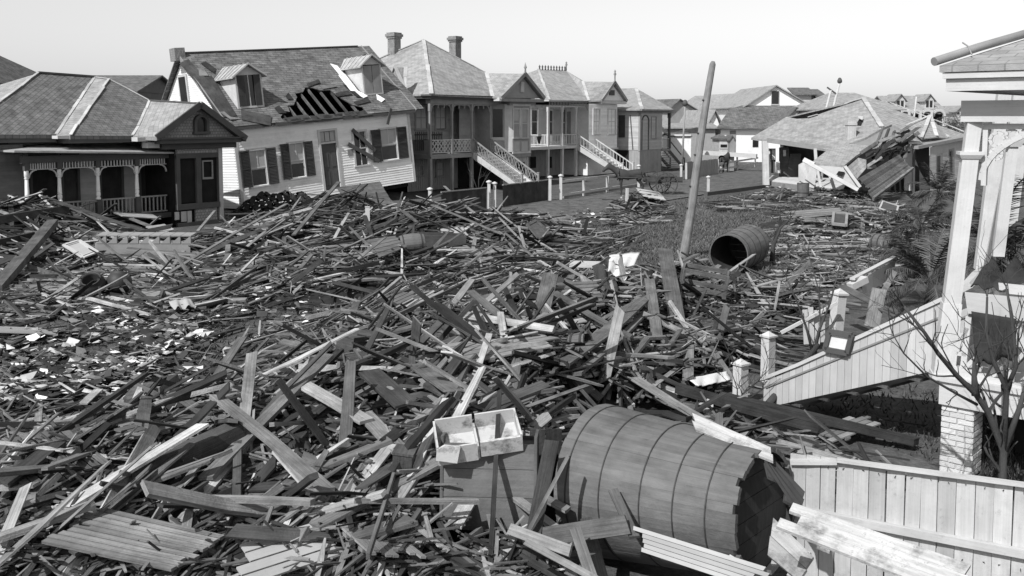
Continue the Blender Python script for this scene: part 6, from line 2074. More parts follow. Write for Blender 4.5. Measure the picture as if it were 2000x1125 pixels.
# ------------------------------------------------------------------ single boards that stand out
def hero(label, a, b, w, tone, th=.03, lift=(.08, .08), roll=0.0, mid=None, name='plank', m='board', ends=(0, 0)):
    A, B = S(*a, lift[0]), S(*b, lift[1])
    c = (A + B) / 2
    d = (B - A); L = d.length; dn = d.normalized()
    sd = dn.cross(Vector((0, 0, 1)))
    sd = sd.normalized() if sd.length > .05 else Vector((1, 0, 0))
    up = sd.cross(dn)
    cr, sr = math.cos(roll), math.sin(roll)
    sd, up = sd * cr + up * sr, up * cr - sd * sr
    V = []
    for q, t in enumerate((-.5, 0, .5)):
        j = [0, 0] if q == 1 else [rnd.uniform(-1, 1) * w * .4 for _ in range(2)]
        p = dn * (t * L) + up * (rnd.gauss(0, .006) * L if q == 1 else 0)
        V.append([p - sd * w / 2 - up * th / 2 + dn * j[0], p + sd * w / 2 - up * th / 2 + dn * j[1], p + sd * w / 2 + up * th / 2 + dn * j[1], p - sd * w / 2 + up * th / 2 + dn * j[0]])
    o = link(name, board_mesh(name, [(V, tone, L, w)], m), None, c)
    return tag(o, label, 'plank')


HERO = [
    ('long white cracked plank slanting down in the middle of the near heap', (598, 802), (720, 868), .19, 2.7, .04, (.3, .25)),
    ('pale grey plank continuing the white cracked one towards the cistern', (712, 858), (795, 930), .2, 1.5, .03, (.3, .2)),
    ('pale plank crossing over the upright one in the near heap', (424, 850), (642, 1006), .13, 1.1, .05, (.45, .25)),
    ('broad pale plank sloping right below the small dark box', (594, 946), (850, 1034), .16, 1.0, .04, (.3, .2)),
    ('long smooth plank rising to the right across the near heap', (610, 1062), (935, 915), .17, .7, .04, (.15, .3)),
    ('straight pale batten lying level left of centre near the bottom', (368, 1043), (612, 1040), .06, 1.6, .06, (.35, .3)),
    ('thin level batten right of the straight pale one', (690, 1048), (938, 1048), .045, 1.1, .045, (.35, .35)),
    ('short bright white board stub standing in the near heap', (886, 1060), (952, 992), .16, 3.4, .025, (.15, .45)),
    ('dark plank pitched steeply behind the white cracked one', (662, 728), (740, 862), .15, -.45, .05, (.3, .1)),
    ('broad grey plank sloping down right behind the small dark plank', (760, 722), (888, 806), .22, .5, .03, (.3, .25)),
    ('short wide dark board leaning above the white cracked plank', (722, 772), (796, 826), .3, -.35, .03, (.3, .2)),
    ('upright narrow white board in the central heap', (914, 782), (957, 706), .09, 2.6, .025, (.05, .4)),
    ('pale plank standing nearly upright above the crossing planks', (462, 955), (494, 776), .13, 1.4, .03, (.0, .55)),
    ('long pale plank running up right from the crossing planks', (398, 976), (642, 748), .15, .8, .045, (.2, .35)),
    ('thick squared dark beam with pale top edge in the near heap', (268, 968), (478, 884), .22, -.3, .24, (.2, .25)),
    ('long dark plank slanting across the central heap', (868, 688), (1002, 806), .12, -.3, .04, (.4, .25)),
    ('brown plank slanting towards the stairs over the central heap', (1086, 610), (1236, 690), .12, .2, .05, (.35, .25)),
    ('long pale plank pointing at the garden gate posts', (1180, 694), (1440, 656), .13, 1.0, .05, (.25, .15)),
    ('broad trough-like plank rising to the right in the central heap', (1094, 738), (1258, 612), .28, .5, .04, (.2, .3)),
    ('long plank beside the trough-like one in the central heap', (1126, 752), (1264, 632), .12, .9, .05, (.15, .25)),
    ('wide weathered board leaning against the heap below the smaller cistern', (1298, 548), (1326, 655), .32, .1, .03, (.7, .05)),
    ('short grey board leaning left of the wide weathered one', (1268, 596), (1284, 668), .2, .5, .03, (.5, .05)),
    ('heavy beam rising from the left edge below the spindled porch', (-10, 575), (105, 462), .32, .1, .22, (.1, .5)),
    ('dark level beam across the left heap', (-10, 442), (130, 425), .2, -.5, .28, (.2, .3)),
    ('second dark level beam below the first on the left heap', (-10, 482), (108, 457), .16, -.5, .24, (.1, .1)),
    ('longest board sliding down from the porch post across the left heap', (46, 377), (318, 466), .16, .6, .05, (.6, .25)),
    ('lower long board sliding down the left heap', (82, 402), (330, 478), .22, -.3, .04, (.35, .2)),
    ('pale stick leaning at the left end of the middle heap', (338, 524), (420, 440), .1, 1.7, .06, (.05, .6)),
    ('long pale plank leaning towards the leaning cottage', (330, 540), (560, 425), .12, .8, .04, (.1, .5)),
    ('upright post standing at the left end of the middle heap', (438, 572), (446, 470), .16, .8, .1, (.0, .0)),
    ('shorter upright post right of the first at the left end of the middle heap', (470, 578), (468, 522), .14, .5, .1, (.0, .0)),
    ('bright plank end jutting left from the middle heap', (500, 478), (572, 462), .16, 2.0, .03, (.2, .45)),
    ('long plank leaning up towards the white cottage door', (574, 476), (662, 396), .14, .2, .05, (.3, .8)),
    ('pale plank slanting down right across the middle heap', (868, 392), (978, 470), .12, 1.3, .04, (.8, .25)),
    ('long plank crossing the pale slanting one on the middle heap', (845, 428), (982, 472), .12, .7, .04, (.5, .25)),
    ('bright white strip lying low on the middle heap', (893, 470), (968, 479), .13, 3.2, .03, (.2, .15)),
    ('long thin pale lath reaching towards the lawn', (1000, 494), (1242, 444), .1, 1.2, .03, (.06, .05)),
    ('second long thin lath reaching towards the lawn', (960, 508), (1180, 462), .09, 1.0, .03, (.06, .05)),
    ('dark level pole above the central heap', (820, 573), (1022, 580), .1, -.7, .1, (.1, .12)),
    ('thin dark stake standing up in the near heap', (956, 1130), (976, 926), .045, -.65, .045, (.0, .9)),
    ('long dark timber sloping behind the big cistern towards the stairs', (1318, 788), (1602, 856), .12, -.6, .14, (.25, .15)),
    ('second dark timber below the stair wall', (1404, 798), (1792, 878), .14, -.6, .1, (.2, .1)),
    ('bright short board in the hollow edge at the left', (162, 802), (194, 778), .14, 3.0, .02, (.1, .15)),
    ('wide grey board propped on the left of the near heap', (214, 846), (284, 786), .26, .2, .03, (.15, .3)),
    ('pale splintered board beside the wide propped one', (166, 868), (232, 842), .16, 1.6, .03, (.15, .15)),
    ('pale board at the left edge of the near heap', (-10, 1002), (72, 996), .11, 1.6, .03, (.25, .25)),
    ('white edged board at the lower left corner', (-10, 1118), (182, 1046), .1, 1.9, .06, (.3, .3)),
    ('dark wide plank sloping at the left edge of the near heap', (10, 985), (108, 905), .2, -.5, .04, (.2, .2)),
    ('long plank in the drift above the thick beam', (310, 850), (600, 720), .12, .9, .04, (.15, .15)),
    ('bleached long plank in the upper drift', (430, 740), (780, 630), .11, 1.2, .04, (.1, .12)),
    ('grey plank in the upper drift below the bleached one', (520, 728), (815, 648), .2, .3, .04, (.1, .1)),
    ('wide grey board pair standing above the central heap', (1050, 640), (1075, 588), .3, .3, .03, (.0, .5)),
    ('broad pale board end low in the near heap', (600, 960), (760, 905), .16, .6, .04, (.2, .25)),
    ('split grey plank near the bottom centre', (690, 1090), (800, 1058), .2, .1, .04, (.2, .2)),
    ('leaning pale batten right of the small dark box', (760, 820), (945, 985), .05, 1.3, .03, (.4, .35)),
    ('pale plank sloping down to the bottom edge before the cistern', (960, 1010), (1120, 1120), .09, 1.4, .04, (.4, .3)),
    ('second pale plank sloping to the bottom edge before the cistern', (1000, 1035), (1112, 1076), .11, 1.7, .03, (.5, .4)),
]
for hdat in HERO: hero(*hdat)
for lab, a, b, w, tn, th, Ya, Yb in (
        ('broad board resting level against the big cistern', (1052, 1050), (1228, 1024), .17, .1, .03, 8.75, 8.45),
        ('short board hanging down before the big cistern', (1122, 1030), (1158, 1135), .1, .5, .03, 8.4, 8.0),
        ('narrow board leaning its shadow on the cistern staves', (1198, 958), (1240, 1050), .09, .1, .03, 8.95, 8.4),
        ('dark plank standing at the left of the big cistern', (1032, 1090), (1078, 860), .14, -.5, .04, 8.6, 9.3),
        ('thin stick leaning on the left side of the big cistern', (1020, 1060), (1110, 890), .035, .6, .03, 8.6, 9.0),
        ('pale plank crossing low before the cistern foot', (1000, 1035), (1118, 1078), .1, 1.7, .03, 8.5, 8.1),
        ('long thin plank sloping to the bottom edge before the cistern', (1030, 1060), (1180, 1140), .06, 1.2, .03, 8.2, 7.6)):
    A, B = P(*a, Ya), P(*b, Yb); c = (A + B) / 2
    mb = MB(); mb.bar(A - c, B - c, w, th, (0, -.8, .5), tn, jag=.03); tag(mb.build('plank', MAT['board'], None, c), lab, 'plank')


# ------------------------------------------------------------------ panels, crates and household things in the wreckage
def panel_boards(name, label, cat, quad, n, m='board', th=.03, gap=.12, cross=2, tones=(-.2, .5), jag=.04, lift=.06, part='slat', surf=S):
    """n slats side by side: quad a b (first edge, slat ends), c d (other ends)"""
    a, b, c, d = [Vector(surf(*p)) + Vector((0, 0, lift)) for p in quad] if not isinstance(quad[0], Vector) else quad
    base = (a + b + c + d) / 4
    h = thing(name, label, cat, base)
    a, b, c, d = a - base, b - base, c - base, d - base
    nn = (b - a).cross(d - a).normalized()
    if nn.z < 0: nn = -nn
    for i in range(n):
        t0, t1 = (i + gap / 2) / n, (i + 1 - gap / 2) / n
        j0, j1 = rnd.uniform(-jag, jag), rnd.uniform(-jag, jag)
        p, q, r_, s_ = a.lerp(b, t0), a.lerp(b, t1), d.lerp(c, t1), d.lerp(c, t0)
        p, s_ = p.lerp(s_, j0), s_.lerp(p, j1); q, r_ = q.lerp(r_, j0), r_.lerp(q, j1)
        mb = MB(); mb.slab([p, s_, r_, q], th, -nn, rnd.uniform(*tones)); mb.build(part, MAT[m], h)
    for k in range(cross):
        t = (k + .5) / cross
        mb = MB(); mb.bar(a.lerp(d, t) - nn * (th + .02), b.lerp(c, t) - nn * (th + .02), .1, .03, nn); mb.build('batten', MAT[m], h)
    return h


panel_boards('slatted_platform', 'slatted boardwalk section lying at the lower left', 'boardwalk', [(205, 1040), (80, 1110), (330, 1165), (450, 1098)], 9, tones=(.8, 2.2), lift=.25, gap=.22)
panel_boards('broken_decking', 'shattered decking panel at the left edge of the near heap', 'decking', [(130, 868), (-30, 905), (40, 985), (225, 945)], 9, tones=(-.3, .8), lift=.2, jag=.1)
panel_boards('slatted_crate_side', 'row of thin parallel slats lying on the central heap', 'slats', [(1076, 576), (1092, 634), (1182, 622), (1160, 572)], 7, tones=(.2, 1.1), gap=.4, lift=.25)
panel_boards('shutter', 'slatted door panel lying in the middle heap', 'door', [(716, 486), (744, 524), (796, 500), (770, 478)], 5, 'board_dark', tones=(.3, 1.2), lift=.3)
panel_boards('leaning_siding', 'grey board panel leaning against the front of the leaning cottage', 'panel', [Vector(P(656, 366, 42.5)), Vector(P(688, 400, 40.5)), Vector(P(772, 398, 41.5)), Vector(P(742, 354, 44))], 6, tones=(-.1, .3), gap=.03)
panel_boards('sign_board', 'pale board panel tilted on the small street pile', 'panel', [(1240, 378), (1256, 396), (1302, 404), (1284, 388)], 3, 'clap_cream', tones=(-.2, .3), gap=.02, lift=.35)
panel_boards('roof_scrap', 'grey shingled roof scrap lying before the porch balustrade', 'roof scrap', [(196, 420), (240, 448), (318, 452), (262, 420)], 3, 'slate_grey', tones=(.2, .6), gap=.0, lift=.5)
panel_boards('roof_scrap', 'smaller grey roof scrap below the larger one', 'roof scrap', [(286, 462), (318, 476), (340, 468), (322, 456)], 3, 'slate_grey', tones=(.4, .8), gap=.0, lift=.35)
panel_boards('brick_like_panel', 'flat tiled panel lying behind the long plank by the gate', 'panel', [(1320, 640), (1345, 672), (1450, 640), (1400, 622)], 6, 'board', tones=(-.3, .3), gap=.06, lift=.05)
panel_boards('pale_door', 'pale door lying flat left of the white sheet', 'door', [(1114, 516), (1112, 528), (1172, 530), (1176, 518)], 2, 'clap_cream', tones=(0, .3), gap=.02, lift=.12)
panel_boards('peeling_siding', 'long clapboard panel with peeling white paint before the fence', 'panel', [Vector(P(1560, 985, 7.6)), Vector(P(1535, 1035, 7.35)), Vector(P(1850, 1160, 6.7)), Vector(P(1890, 1100, 6.95))], 3, 'peeling', tones=(-.4, .4), gap=.03, jag=.07)
panel_boards('peeling_board', 'peeling dark board leaning at the end of the big cistern', 'board', [Vector(P(1510, 1010, 8.3)), Vector(P(1500, 1085, 8.0)), Vector(P(1560, 1135, 7.7)), Vector(P(1592, 1090, 7.8))], 2, 'peeling', tones=(-.7, -.2), gap=.03)
panel_boards('grooved_panel', 'grooved pale panel leaning at the foot of the big cistern', 'panel', [Vector(P(1248, 1030, 8.4)), Vector(P(1244, 1075, 8.3)), Vector(P(1470, 1150, 7.7)), Vector(P(1500, 1108, 7.75))], 5, 'clap_cream', tones=(-1.2, -.3), gap=.1, jag=.06)
panel_boards('holed_panel', 'white scalloped panel resting on the rim of the big cistern', 'panel', [Vector(P(1352, 806, 9.5)), Vector(P(1366, 842, 9.2)), Vector(P(1504, 898, 8.6)), Vector(P(1502, 872, 8.8))], 2, 'peeling', tones=(-.1, .3), gap=.04, jag=.06)
panel_boards('dark_hatch', 'dark hatch boards propped over the end of the big cistern', 'hatch', [Vector(P(1484, 868, 8.9)), Vector(P(1500, 906, 8.6)), Vector(P(1562, 1000, 8.2)), Vector(P(1574, 962, 8.4))], 3, 'board_dark', tones=(-.6, -.2), gap=.03)
framed('framed_picture', 'double edged picture frame lying face up on the left heap', 'picture frame', [S(*p, .25) for p in ((125, 494), (163, 519), (191, 508), (155, 484))], 'trim_light', 'blind', .1, .04, 'trim_light')
framed('crate', 'framed chair seat on the debris before the wrecked house', 'frame', [S(*p, .3) for p in ((1626, 452), (1652, 455), (1654, 432), (1628, 430))], 'trim_grey', 'board_dark', .1, .1)
framed('casement', 'braced casement frame lying at the right of the middle heap', 'frame', [S(*p, .3) for p in ((1030, 456), (1052, 482), (1074, 472), (1048, 446))], 'board', 'board', .12, .05)
framed('window_sash', 'small window sash among the debris before the wrecked house', 'sash', [S(*p, .25) for p in ((1718, 418), (1750, 430), (1754, 412), (1724, 402))], 'trim_light', 'board', .08, .05)
framed('book_cover', 'flat dark box lid beside the two black pots', 'lid', [S(*p, .1) for p in ((250, 592), (312, 590), (318, 574), (262, 574))], 'trim_dark', 'trim_grey', .07, .05)

for i, (lab, px, py, w, l, n, ang, m, tn) in enumerate((
        ('fallen clapboard sheet at the left end of the hollow', 40, 655, .9, 1.5, 5, 20, 'clap_grey', (-.6, 0)),
        ('grey wall fragment lying at the near edge of the hollow', 330, 835, .7, 1.3, 5, 60, 'lath', (-.5, .3)),
        ('lath and plaster wall fragment in the diagonal drift', 560, 735, .7, 1.6, 9, 70, 'lath', (-.2, .6)),
        ('dark board sheet at the head of the diagonal drift', 760, 610, 1.2, 2.2, 7, 60, 'board_dark', (0, .8)),
        ('wall fragment with missing boards on the central heap', 980, 690, .8, 1.5, 6, 30, 'lath', (-.5, .5)),
        ('small grey shingle scrap on the central heap', 890, 770, .6, .8, 3, 40, 'slate_grey', (-.4, 0)),
        ('lath fragment below the long smooth plank', 740, 1075, .5, .8, 8, 120, 'lath', (-.4, .6)),
        ('pale clapboard scrap at the bottom edge', 560, 1100, .5, .9, 4, 40, 'clap_cream', (-.6, -.2)),
        ('wall fragment lying on the left heap below the roof scraps', 320, 505, 1.3, 2.0, 6, 10, 'lath', (-.5, .4)),
        ('dark shingled scrap on the middle heap below the cottage door', 610, 500, 1.2, 1.6, 4, 60, 'slate', (-.2, .5)),
        ('broken lath frame on the middle heap', 920, 500, 1.0, 1.9, 7, 20, 'lath', (-.4, .6)),
        ('pale wall fragment beside the torn white sheet', 1120, 560, .9, 1.4, 5, 140, 'clap_cream', (-.8, -.3)),
        ('wall fragment lying before the smaller cistern', 1330, 520, .9, 1.6, 6, 25, 'lath', (-.3, .7)),
        ('fallen sheet of dark boards before the wrecked house', 1600, 425, 1.4, 2.4, 6, 20, 'lath', (-.5, .2)),
        ('board fragment under the stair wall', 1650, 850, .5, .9, 4, 30, 'lath', (-.2, .6)))):
    g = S(px, py, .12); c, s_ = math.cos(R(ang)), math.sin(R(ang)); u, v = Vector((c, s_, rnd.uniform(-.12, .12))) * l / 2, Vector((-s_, c, rnd.uniform(-.15, .3))) * w / 2
    panel_boards('wall_fragment', lab, 'wall fragment', [g - u - v, g - u + v, g + u + v, g + u - v], n, m, tones=tn, gap=.15, jag=.14, th=.02, part='board')
for lab, q, m, sd_ in (('crumpled tin sheet at the near edge of the hollow', ((300, 800), (350, 790), (372, 815), (318, 826)), 'tin', 3), ('dark rag draped on the near heap', ((560, 890), (600, 880), (618, 910), (570, 918)), 'cloth_dark', 6),
                       ('crumpled tin sheet on the middle heap', ((860, 455), (905, 450), (915, 470), (868, 474)), 'tin', 8), ('pale rag caught in the central heap', ((1016, 640), (1045, 634), (1050, 660), (1022, 664)), 'blind', 2), ('pale mattress cover in the hollow beside the pots', ((330, 600), (372, 594), (385, 610), (340, 616)), 'blind', 7)):
    sheet('crumpled_sheet', lab, 'sheet', [S(*p, .14) for p in q], m, amp=.07, seed=sd_)

# saw-toothed stair stringer in the left heap
A, B = S(186, 500, .2), S(372, 500, .2)
h = thing('stair_stringer', 'saw-toothed stair stringer lying across the left heap', 'stair stringer', A)
d = B - A; Ln = d.length; dn = d.normalized(); n = 9
mb = MB(); mb.bar(dn * 0, d, .05, .42, (0, 0, 1)); mb.build('stringer', MAT['trim_grey'], h)
for i in range(n):
    p = dn * (Ln * (i + .2) / n); mb = MB(); mb.slab([p + Vector((0, -.04, .2)), p + dn * (Ln / n * .9) + Vector((0, -.04, .2)), p + dn * (Ln / n * .9) + Vector((0, -.04, .46))], .08, (0, 1, 0), .3); mb.slab([p + Vector((0, -.05, .46)), p + dn * (Ln / n * .95) + Vector((0, -.05, .46)), p + dn * (Ln / n * .95) + Vector((0, .5, .5)), p + Vector((0, .5, .5))], .03, (0, 0, -1), .3); mb.build('tread', MAT['trim_grey'], h)


def crate(name, label, cat, px, py, sx, sy, sz, rot, m='board', open_top=True, lift=.0, tone=.2, frame_only=False):
    g = S(px, py, lift)
    M = Matrix.Translation(g) @ Euler(rot).to_matrix().to_4x4()
    h = thing(name, label, cat, M)
    t = .025
    if frame_only:
        for x in (-sx / 2, sx / 2):
            for y in (-sy / 2, sy / 2):
                mb = MB(); mb.box(x - .04, x + .04, y - .04, y + .04, 0, sz, tone); mb.build('post', MAT[m], h)
        for z in (.05, sz - .08):
            for y in (-sy / 2, sy / 2): mb = MB(); mb.box(-sx / 2 + .04, sx / 2 - .04, y - .025, y + .025, z, z + .09, tone); mb.build('rail', MAT[m], h)
            for x in (-sx / 2, sx / 2): mb = MB(); mb.box(x - .025, x + .025, -sy / 2 + .04, sy / 2 - .04, z, z + .09, tone); mb.build('rail', MAT[m], h)
        return h
    for nm, b in (('side', (-sx / 2, sx / 2, -sy / 2, -sy / 2 + t, 0, sz)), ('side', (-sx / 2, sx / 2, sy / 2 - t, sy / 2, 0, sz)), ('end', (-sx / 2, -sx / 2 + t, -sy / 2 + t, sy / 2 - t, 0, sz)), ('end', (sx / 2 - t, sx / 2, -sy / 2 + t, sy / 2 - t, 0, sz)), ('bottom', (-sx / 2 + t, sx / 2 - t, -sy / 2 + t, sy / 2 - t, 0, t))):
        mb = MB(); mb.box(*b, tone + rnd.uniform(-.2, .2)); mb.build(nm, MAT[m], h)
    if not open_top: mb = MB(); mb.box(-sx / 2 - .01, sx / 2 + .01, -sy / 2 - .01, sy / 2 + .01, sz, sz + t, tone + .2); mb.build('lid', MAT[m], h)
    return h


crate('open_box', 'open shallow wooden box in the upper part of the near heap', 'box', 722, 728, .75, .45, .16, (.12, -.12, .2), lift=.12)
crate('small_box', 'small dark box standing below the white cracked plank', 'box', 788, 950, .2, .22, .22, (.05, .1, -.1), tone=-.2, open_top=False, lift=.15)
crate('broken_chair', 'broken chair-like frame below the smaller cistern', 'frame', 1372, 578, .95, .5, .5, (.1, .15, -.25), frame_only=True, lift=.1, tone=.2)
crate('dark_trough', 'dark wooden trough in the middle heap beside the white strip', 'trough', 862, 486, 1.6, .5, .4, (.1, .05, .15), 'board_dark', tone=.2, lift=.1)
crate('square_post_stub', 'short white stake standing in the middle heap', 'stake', 718, 432, .14, .14, .6, (0, 0, .3), 'white_paint', False, tone=0, lift=-.1)
crate('white_stake', 'thin white stake standing in the small street pile', 'stake', 1224, 396, .12, .12, .75, (0, .03, .3), 'white_paint', False, tone=0, lift=-.05)
crate('grey_chest', 'low grey chest half buried left of the near heap', 'chest', 700, 690, .7, .35, .25, (.1, .1, 1.0), tone=-.3, open_top=False, lift=.05)

# cabinet with white enamel tub beside the cistern
g0 = CABP
hC = thing('cabinet', 'broad plain cabinet side leaning beside the big cistern', 'cabinet', Matrix.Translation(g0) @ Matrix.Rotation(R(-4), 4, 'Z') @ Matrix.Rotation(R(-8), 4, 'X'))
for i, (z0, z1) in enumerate(((-.3, .02), (.025, .3), (.305, .55))):
    mb = MB(); mb.box(-.42, .5, -.02, .01, z0, z1, -.1 + .05 * i); mb.build('board', MAT['tank_wood'], hC)
for x in (-.44, .5): boxpart(hC, 'side', 'board_dark', x, x + .03, -.03, .45, -.3, .62, tone=.5)
boxpart(hC, 'back', 'board_dark', -.41, .5, .45, .48, -.3, .55)
boxpart(hC, 'shelf', 'board', -.41, .5, .011, .45, .48, .51)
g1 = P(925, 866, 9.6); 
hE = thing('enamel_tub', 'chipped white enamel tub lying on the cabinet', 'tub', Matrix.Translation(g1) @ Euler((R(18), R(-6), R(8))).to_matrix().to_4x4())
mb = MB()
for (x0, x1, y0, y1, z0, z1) in ((-.36, .02, -.2, .2, -.04, .0), (-.36, .02, -.22, -.2, -.04, .16), (-.36, .02, .2, .22, -.04, .2), (.02, .04, -.2, .2, -.04, .1), (-.38, -.36, -.22, .22, -.04, .18)): mb.box(x0, x1, y0, y1, z0, z1)
mb.build('basin', MAT['enamel'], hE)
mb = MB()
for (x0, x1, y0, y1, z0, z1) in ((.05, .45, -.2, .2, .0, .04), (.05, .45, -.23, -.2, .0, .17), (.05, .45, .2, .22, .0, .2), (.45, .47, -.23, .22, .0, .2)): mb.box(x0, x1, y0, y1, z0, z1)
mb.build('drainer', MAT['enamel'], hE)
mb = MB(); mb.slab([(-.4, -.26, .06), (-.2, -.3, .02), (-.15, -.24, .16), (-.3, -.23, .2), (-.38, -.23, .16)], .02, (0, 1, 0)); mb.build('apron', MAT['enamel'], hE)
for (x0, x1, Y, t) in ((1030, 1062, 10.35, -.4), (1066, 1090, 10.2, -.7)):
    b0 = P((x0 + x1) / 2, 1040, Y); b0.z = 0
    mb = MB(); a = P((x0 + x1) / 2 + 4, 838, Y) - b0; mb.bar((0, 0, 0), a, .17, .03, (0, 1, 0), t); tag(mb.build('upright_plank', MAT['board'], None, b0), 'dark wet plank standing upright between cabinet and cistern' if x0 < 1050 else 'narrower dark plank standing against the back of the cistern', 'plank')

sheet('white_sheet', 'torn white sheet spread over boards above the central heap', 'sheet', [S(1190, 528, .45), S(1250, 524, .5), S(1222, 566, .15), S(1188, 556, .3)], 'cloth_white', amp=.06, seed=2)
sheet('tin_sheet', 'crumpled dark roofing sheet beside the torn white sheet', 'roofing sheet', [S(1155, 545, .3), S(1192, 532, .45), S(1205, 580, .1), S(1168, 586, .1)], 'iron', amp=.08, seed=4)
sheet('pale_paper', 'pale torn paper draped on a board near the gate posts', 'paper', [S(1342, 758, .15), S(1420, 748, .2), S(1424, 756, .1), S(1360, 768, .1)], 'cloth_white', amp=.03, seed=9)

# ------------------------------------------------------------------ garden gate remains by the stairs
def gate_post(label, px, top, bot, w=.1, name='gate_post', lean=(0, 0)):
    b0 = G(px, bot); Y = b0.y; t = P(px, top, Y)
    M = Matrix.Translation(b0) @ Euler((lean[0], lean[1], R(20))).to_matrix().to_4x4()
    h = thing(name, label, 'post', M)
    boxpart(h, 'shaft', 'white_paint', -w, w, -w, w, 0, t.z - .1)
    mb = MB(); mb.box(-w * 1.3, w * 1.3, -w * 1.3, w * 1.3, t.z - .1, t.z - .06); mb.lathe([(w * 1.75, 0), (0, .09)], 4, Matrix.Translation((0, 0, t.z - .06)) @ Matrix.Rotation(R(45), 4, 'Z'), smooth=False); mb.build('cap', MAT['white_paint'], h)


gate_post('capped white gate post behind the picture frame', 1630, 566, 672, .1, lean=(0, R(5)))
b0 = G(1590, 680)
h = thing('picket_fence', 'broken white pickets leaning beside the capped gate post', 'fence', b0)
for i, (x0, y0, x1, y1) in enumerate(((1572, 605, 1575, 672), (1583, 600, 1586, 672), (1594, 606, 1596, 675), (1606, 614, 1606, 668))):
    Y = b0.y + .05 * i; mb = MB(); mb.bar(P(x0, y0, Y) - b0, P(x1, y1, Y) - b0, .1, .025, (0, 1, 0), rnd.uniform(-.3, .3)); mb.build('picket', MAT['white_paint'], h)
mb = MB(); mb.bar(P(1525, 650, b0.y) - b0, P(1635, 592, b0.y) - b0, .06, .05, (0, 1, 0)); mb.build('rail', MAT['white_paint'], h)
b1 = G(1715, 600)
h = thing('fence_section', 'fallen white fence section with cap rail beyond the gate post', 'fence', b1)
Q = lambda x, y, Y: P(x, y, Y) - b1
for i in range(7):
    t0, t1 = i / 7, (i + .92) / 7
    a, b, c, d_ = Q(1683, 545, 21.5).lerp(Q(1748, 508, 24), t0), Q(1683, 545, 21.5).lerp(Q(1748, 508, 24), t1), Q(1685, 576, 21.5).lerp(Q(1748, 540, 24), t1), Q(1685, 576, 21.5).lerp(Q(1748, 540, 24), t0)
    mb = MB(); mb.slab([d_, c, b, a], .03, (.6, .6, 0), rnd.uniform(-.3, .2)); mb.build('fence_board', MAT['white_paint'], h)
mb = MB(); mb.bar(Q(1665, 545, 21.2), Q(1748, 502, 24), .12, .05); mb.build('cap_rail', MAT['white_paint'], h)
mb = MB(); mb.bar(Q(1660, 560, 21.2), Q(1690, 545, 21.4), .18, .14); mb.build('post_end', MAT['white_paint'], h)
for lab, p0, p1, w, t, Y0, Y1 in (('grey plank thrown across the fallen fence section', (1640, 558), (1752, 616), .2, .1, 20.5, 18.5), ('pale broken board standing beside the fallen fence section', (1703, 636), (1718, 562), .28, 1.2, 18.8, 19.2), ('narrow pale board propped on the fallen fence section', (1722, 575), (1748, 530), .12, 1.4, 21, 22.5)):
    a, b = P(*p0, Y0), P(*p1, Y1); c = (a + b) / 2; mb = MB(); mb.bar(a - c, b - c, w, .03, (0, -.7, .7), t, jag=.05); tag(mb.build('plank', MAT['board'], None, c), lab, 'plank')
a, b = G(1500, 790, .15), P(1598, 674, 15.6); c = (a + b) / 2
mb = MB(); mb.tube([a - c, b - c], [.06, .04], 8); tag(mb.build('dead_stem', MAT['bark'], None, c), 'dark straight stem leaning over the foot of the stair wall', 'stem')

# ------------------------------------------------------------------ street fences of the raised houses
def street_fence(label, pts, hgt, m, group=None):
    o = G(*pts[0]); h = thing('low_fence', label, 'fence', o)
    for (a, b) in zip(pts[:-1], pts[1:]):
        A, B = G(*a) - o, G(*b) - o
        n = max(3, int((B - A).length / .35))
        mb = MB()
        for i in range(n):
            t0, t1 = i / n, (i + 1) / n
            z0, z1 = hgt + rnd.uniform(-.05, .05), hgt + rnd.uniform(-.05, .05)
            p, q = A.lerp(B, t0), A.lerp(B, t1); j = rnd.uniform(-.02, .02)
            mb.hexa([p + Vector((0, j, 0)), q + Vector((0, j, 0)), q + Vector((0, j + .04, 0)), p + Vector((0, j + .04, 0)), p + Vector((0, j, z0)), q + Vector((0, j, z1)), q + Vector((0, j + .04, z1)), p + Vector((0, j + .04, z0))], rnd.uniform(-.3, .3))
        mb.build('panel', MAT[m], h)
        mb = MB(); mb.bar(A + Vector((0, -.04, hgt + .02)), B + Vector((0, -.04, hgt + .02)), .08, .05); mb.build('top_rail', MAT['trim_grey'], h)


mat('fence_dark', 0.055, 0.4, 0.95, stain=.4, tone=.5, coords='OBJ', bump=.5)
street_fence('low dark fence panel before the lattice balcony', [(862, 420), (950, 409)], 1.05, 'fence_dark')
street_fence('low dark fence panel at the foot of the long front stairs', [(982, 404), (1070, 391)], 1.1, 'fence_dark')
for px, top, bot, lab in ((840, 367, 418, 'white fence post leaning beside the lattice house'), (955, 353, 408, 'left white gate post at the foot of the long front stairs'), (966, 356, 407, 'right white gate post at the foot of the long front stairs'),
                          (1074, 344, 392, 'white capped post at the end of the dark fence'), (1095, 341, 390, 'white capped post starting the open rail fence'), (1330, 321, 350, 'white post near the corner house stairs'), (1247, 322, 366, 'white post beside the cart'), (1383, 344, 376, 'white post by the timber kerb')):
    b0 = G(px, bot); t = P(px, top, b0.y)
    h = thing('fence_post', lab, 'post', b0)
    boxpart(h, 'shaft', 'trim_light', -.075, .075, -.075, .075, 0, t.z - .12); mb = MB(); mb.lathe([(.09, 0), (.15, .05), (.13, .1), (.0, .16)], 8, Matrix.Translation((0, 0, t.z - .12))); mb.build('cap', MAT['white_paint'], h)
o = G(1095, 390)
h = thing('rail_fence', 'open white rail fence before the pale porch house', 'fence', o)
for (x, b, t) in ((1140, 383, 349), (1186, 376, 344)):
    p = G(x, b); q = P(x, t, p.y); mb = MB(); mb.bar(p - o, q - o, .16, .12, (0, 1, 0)); mb.build('post', MAT['trim_light'], h)
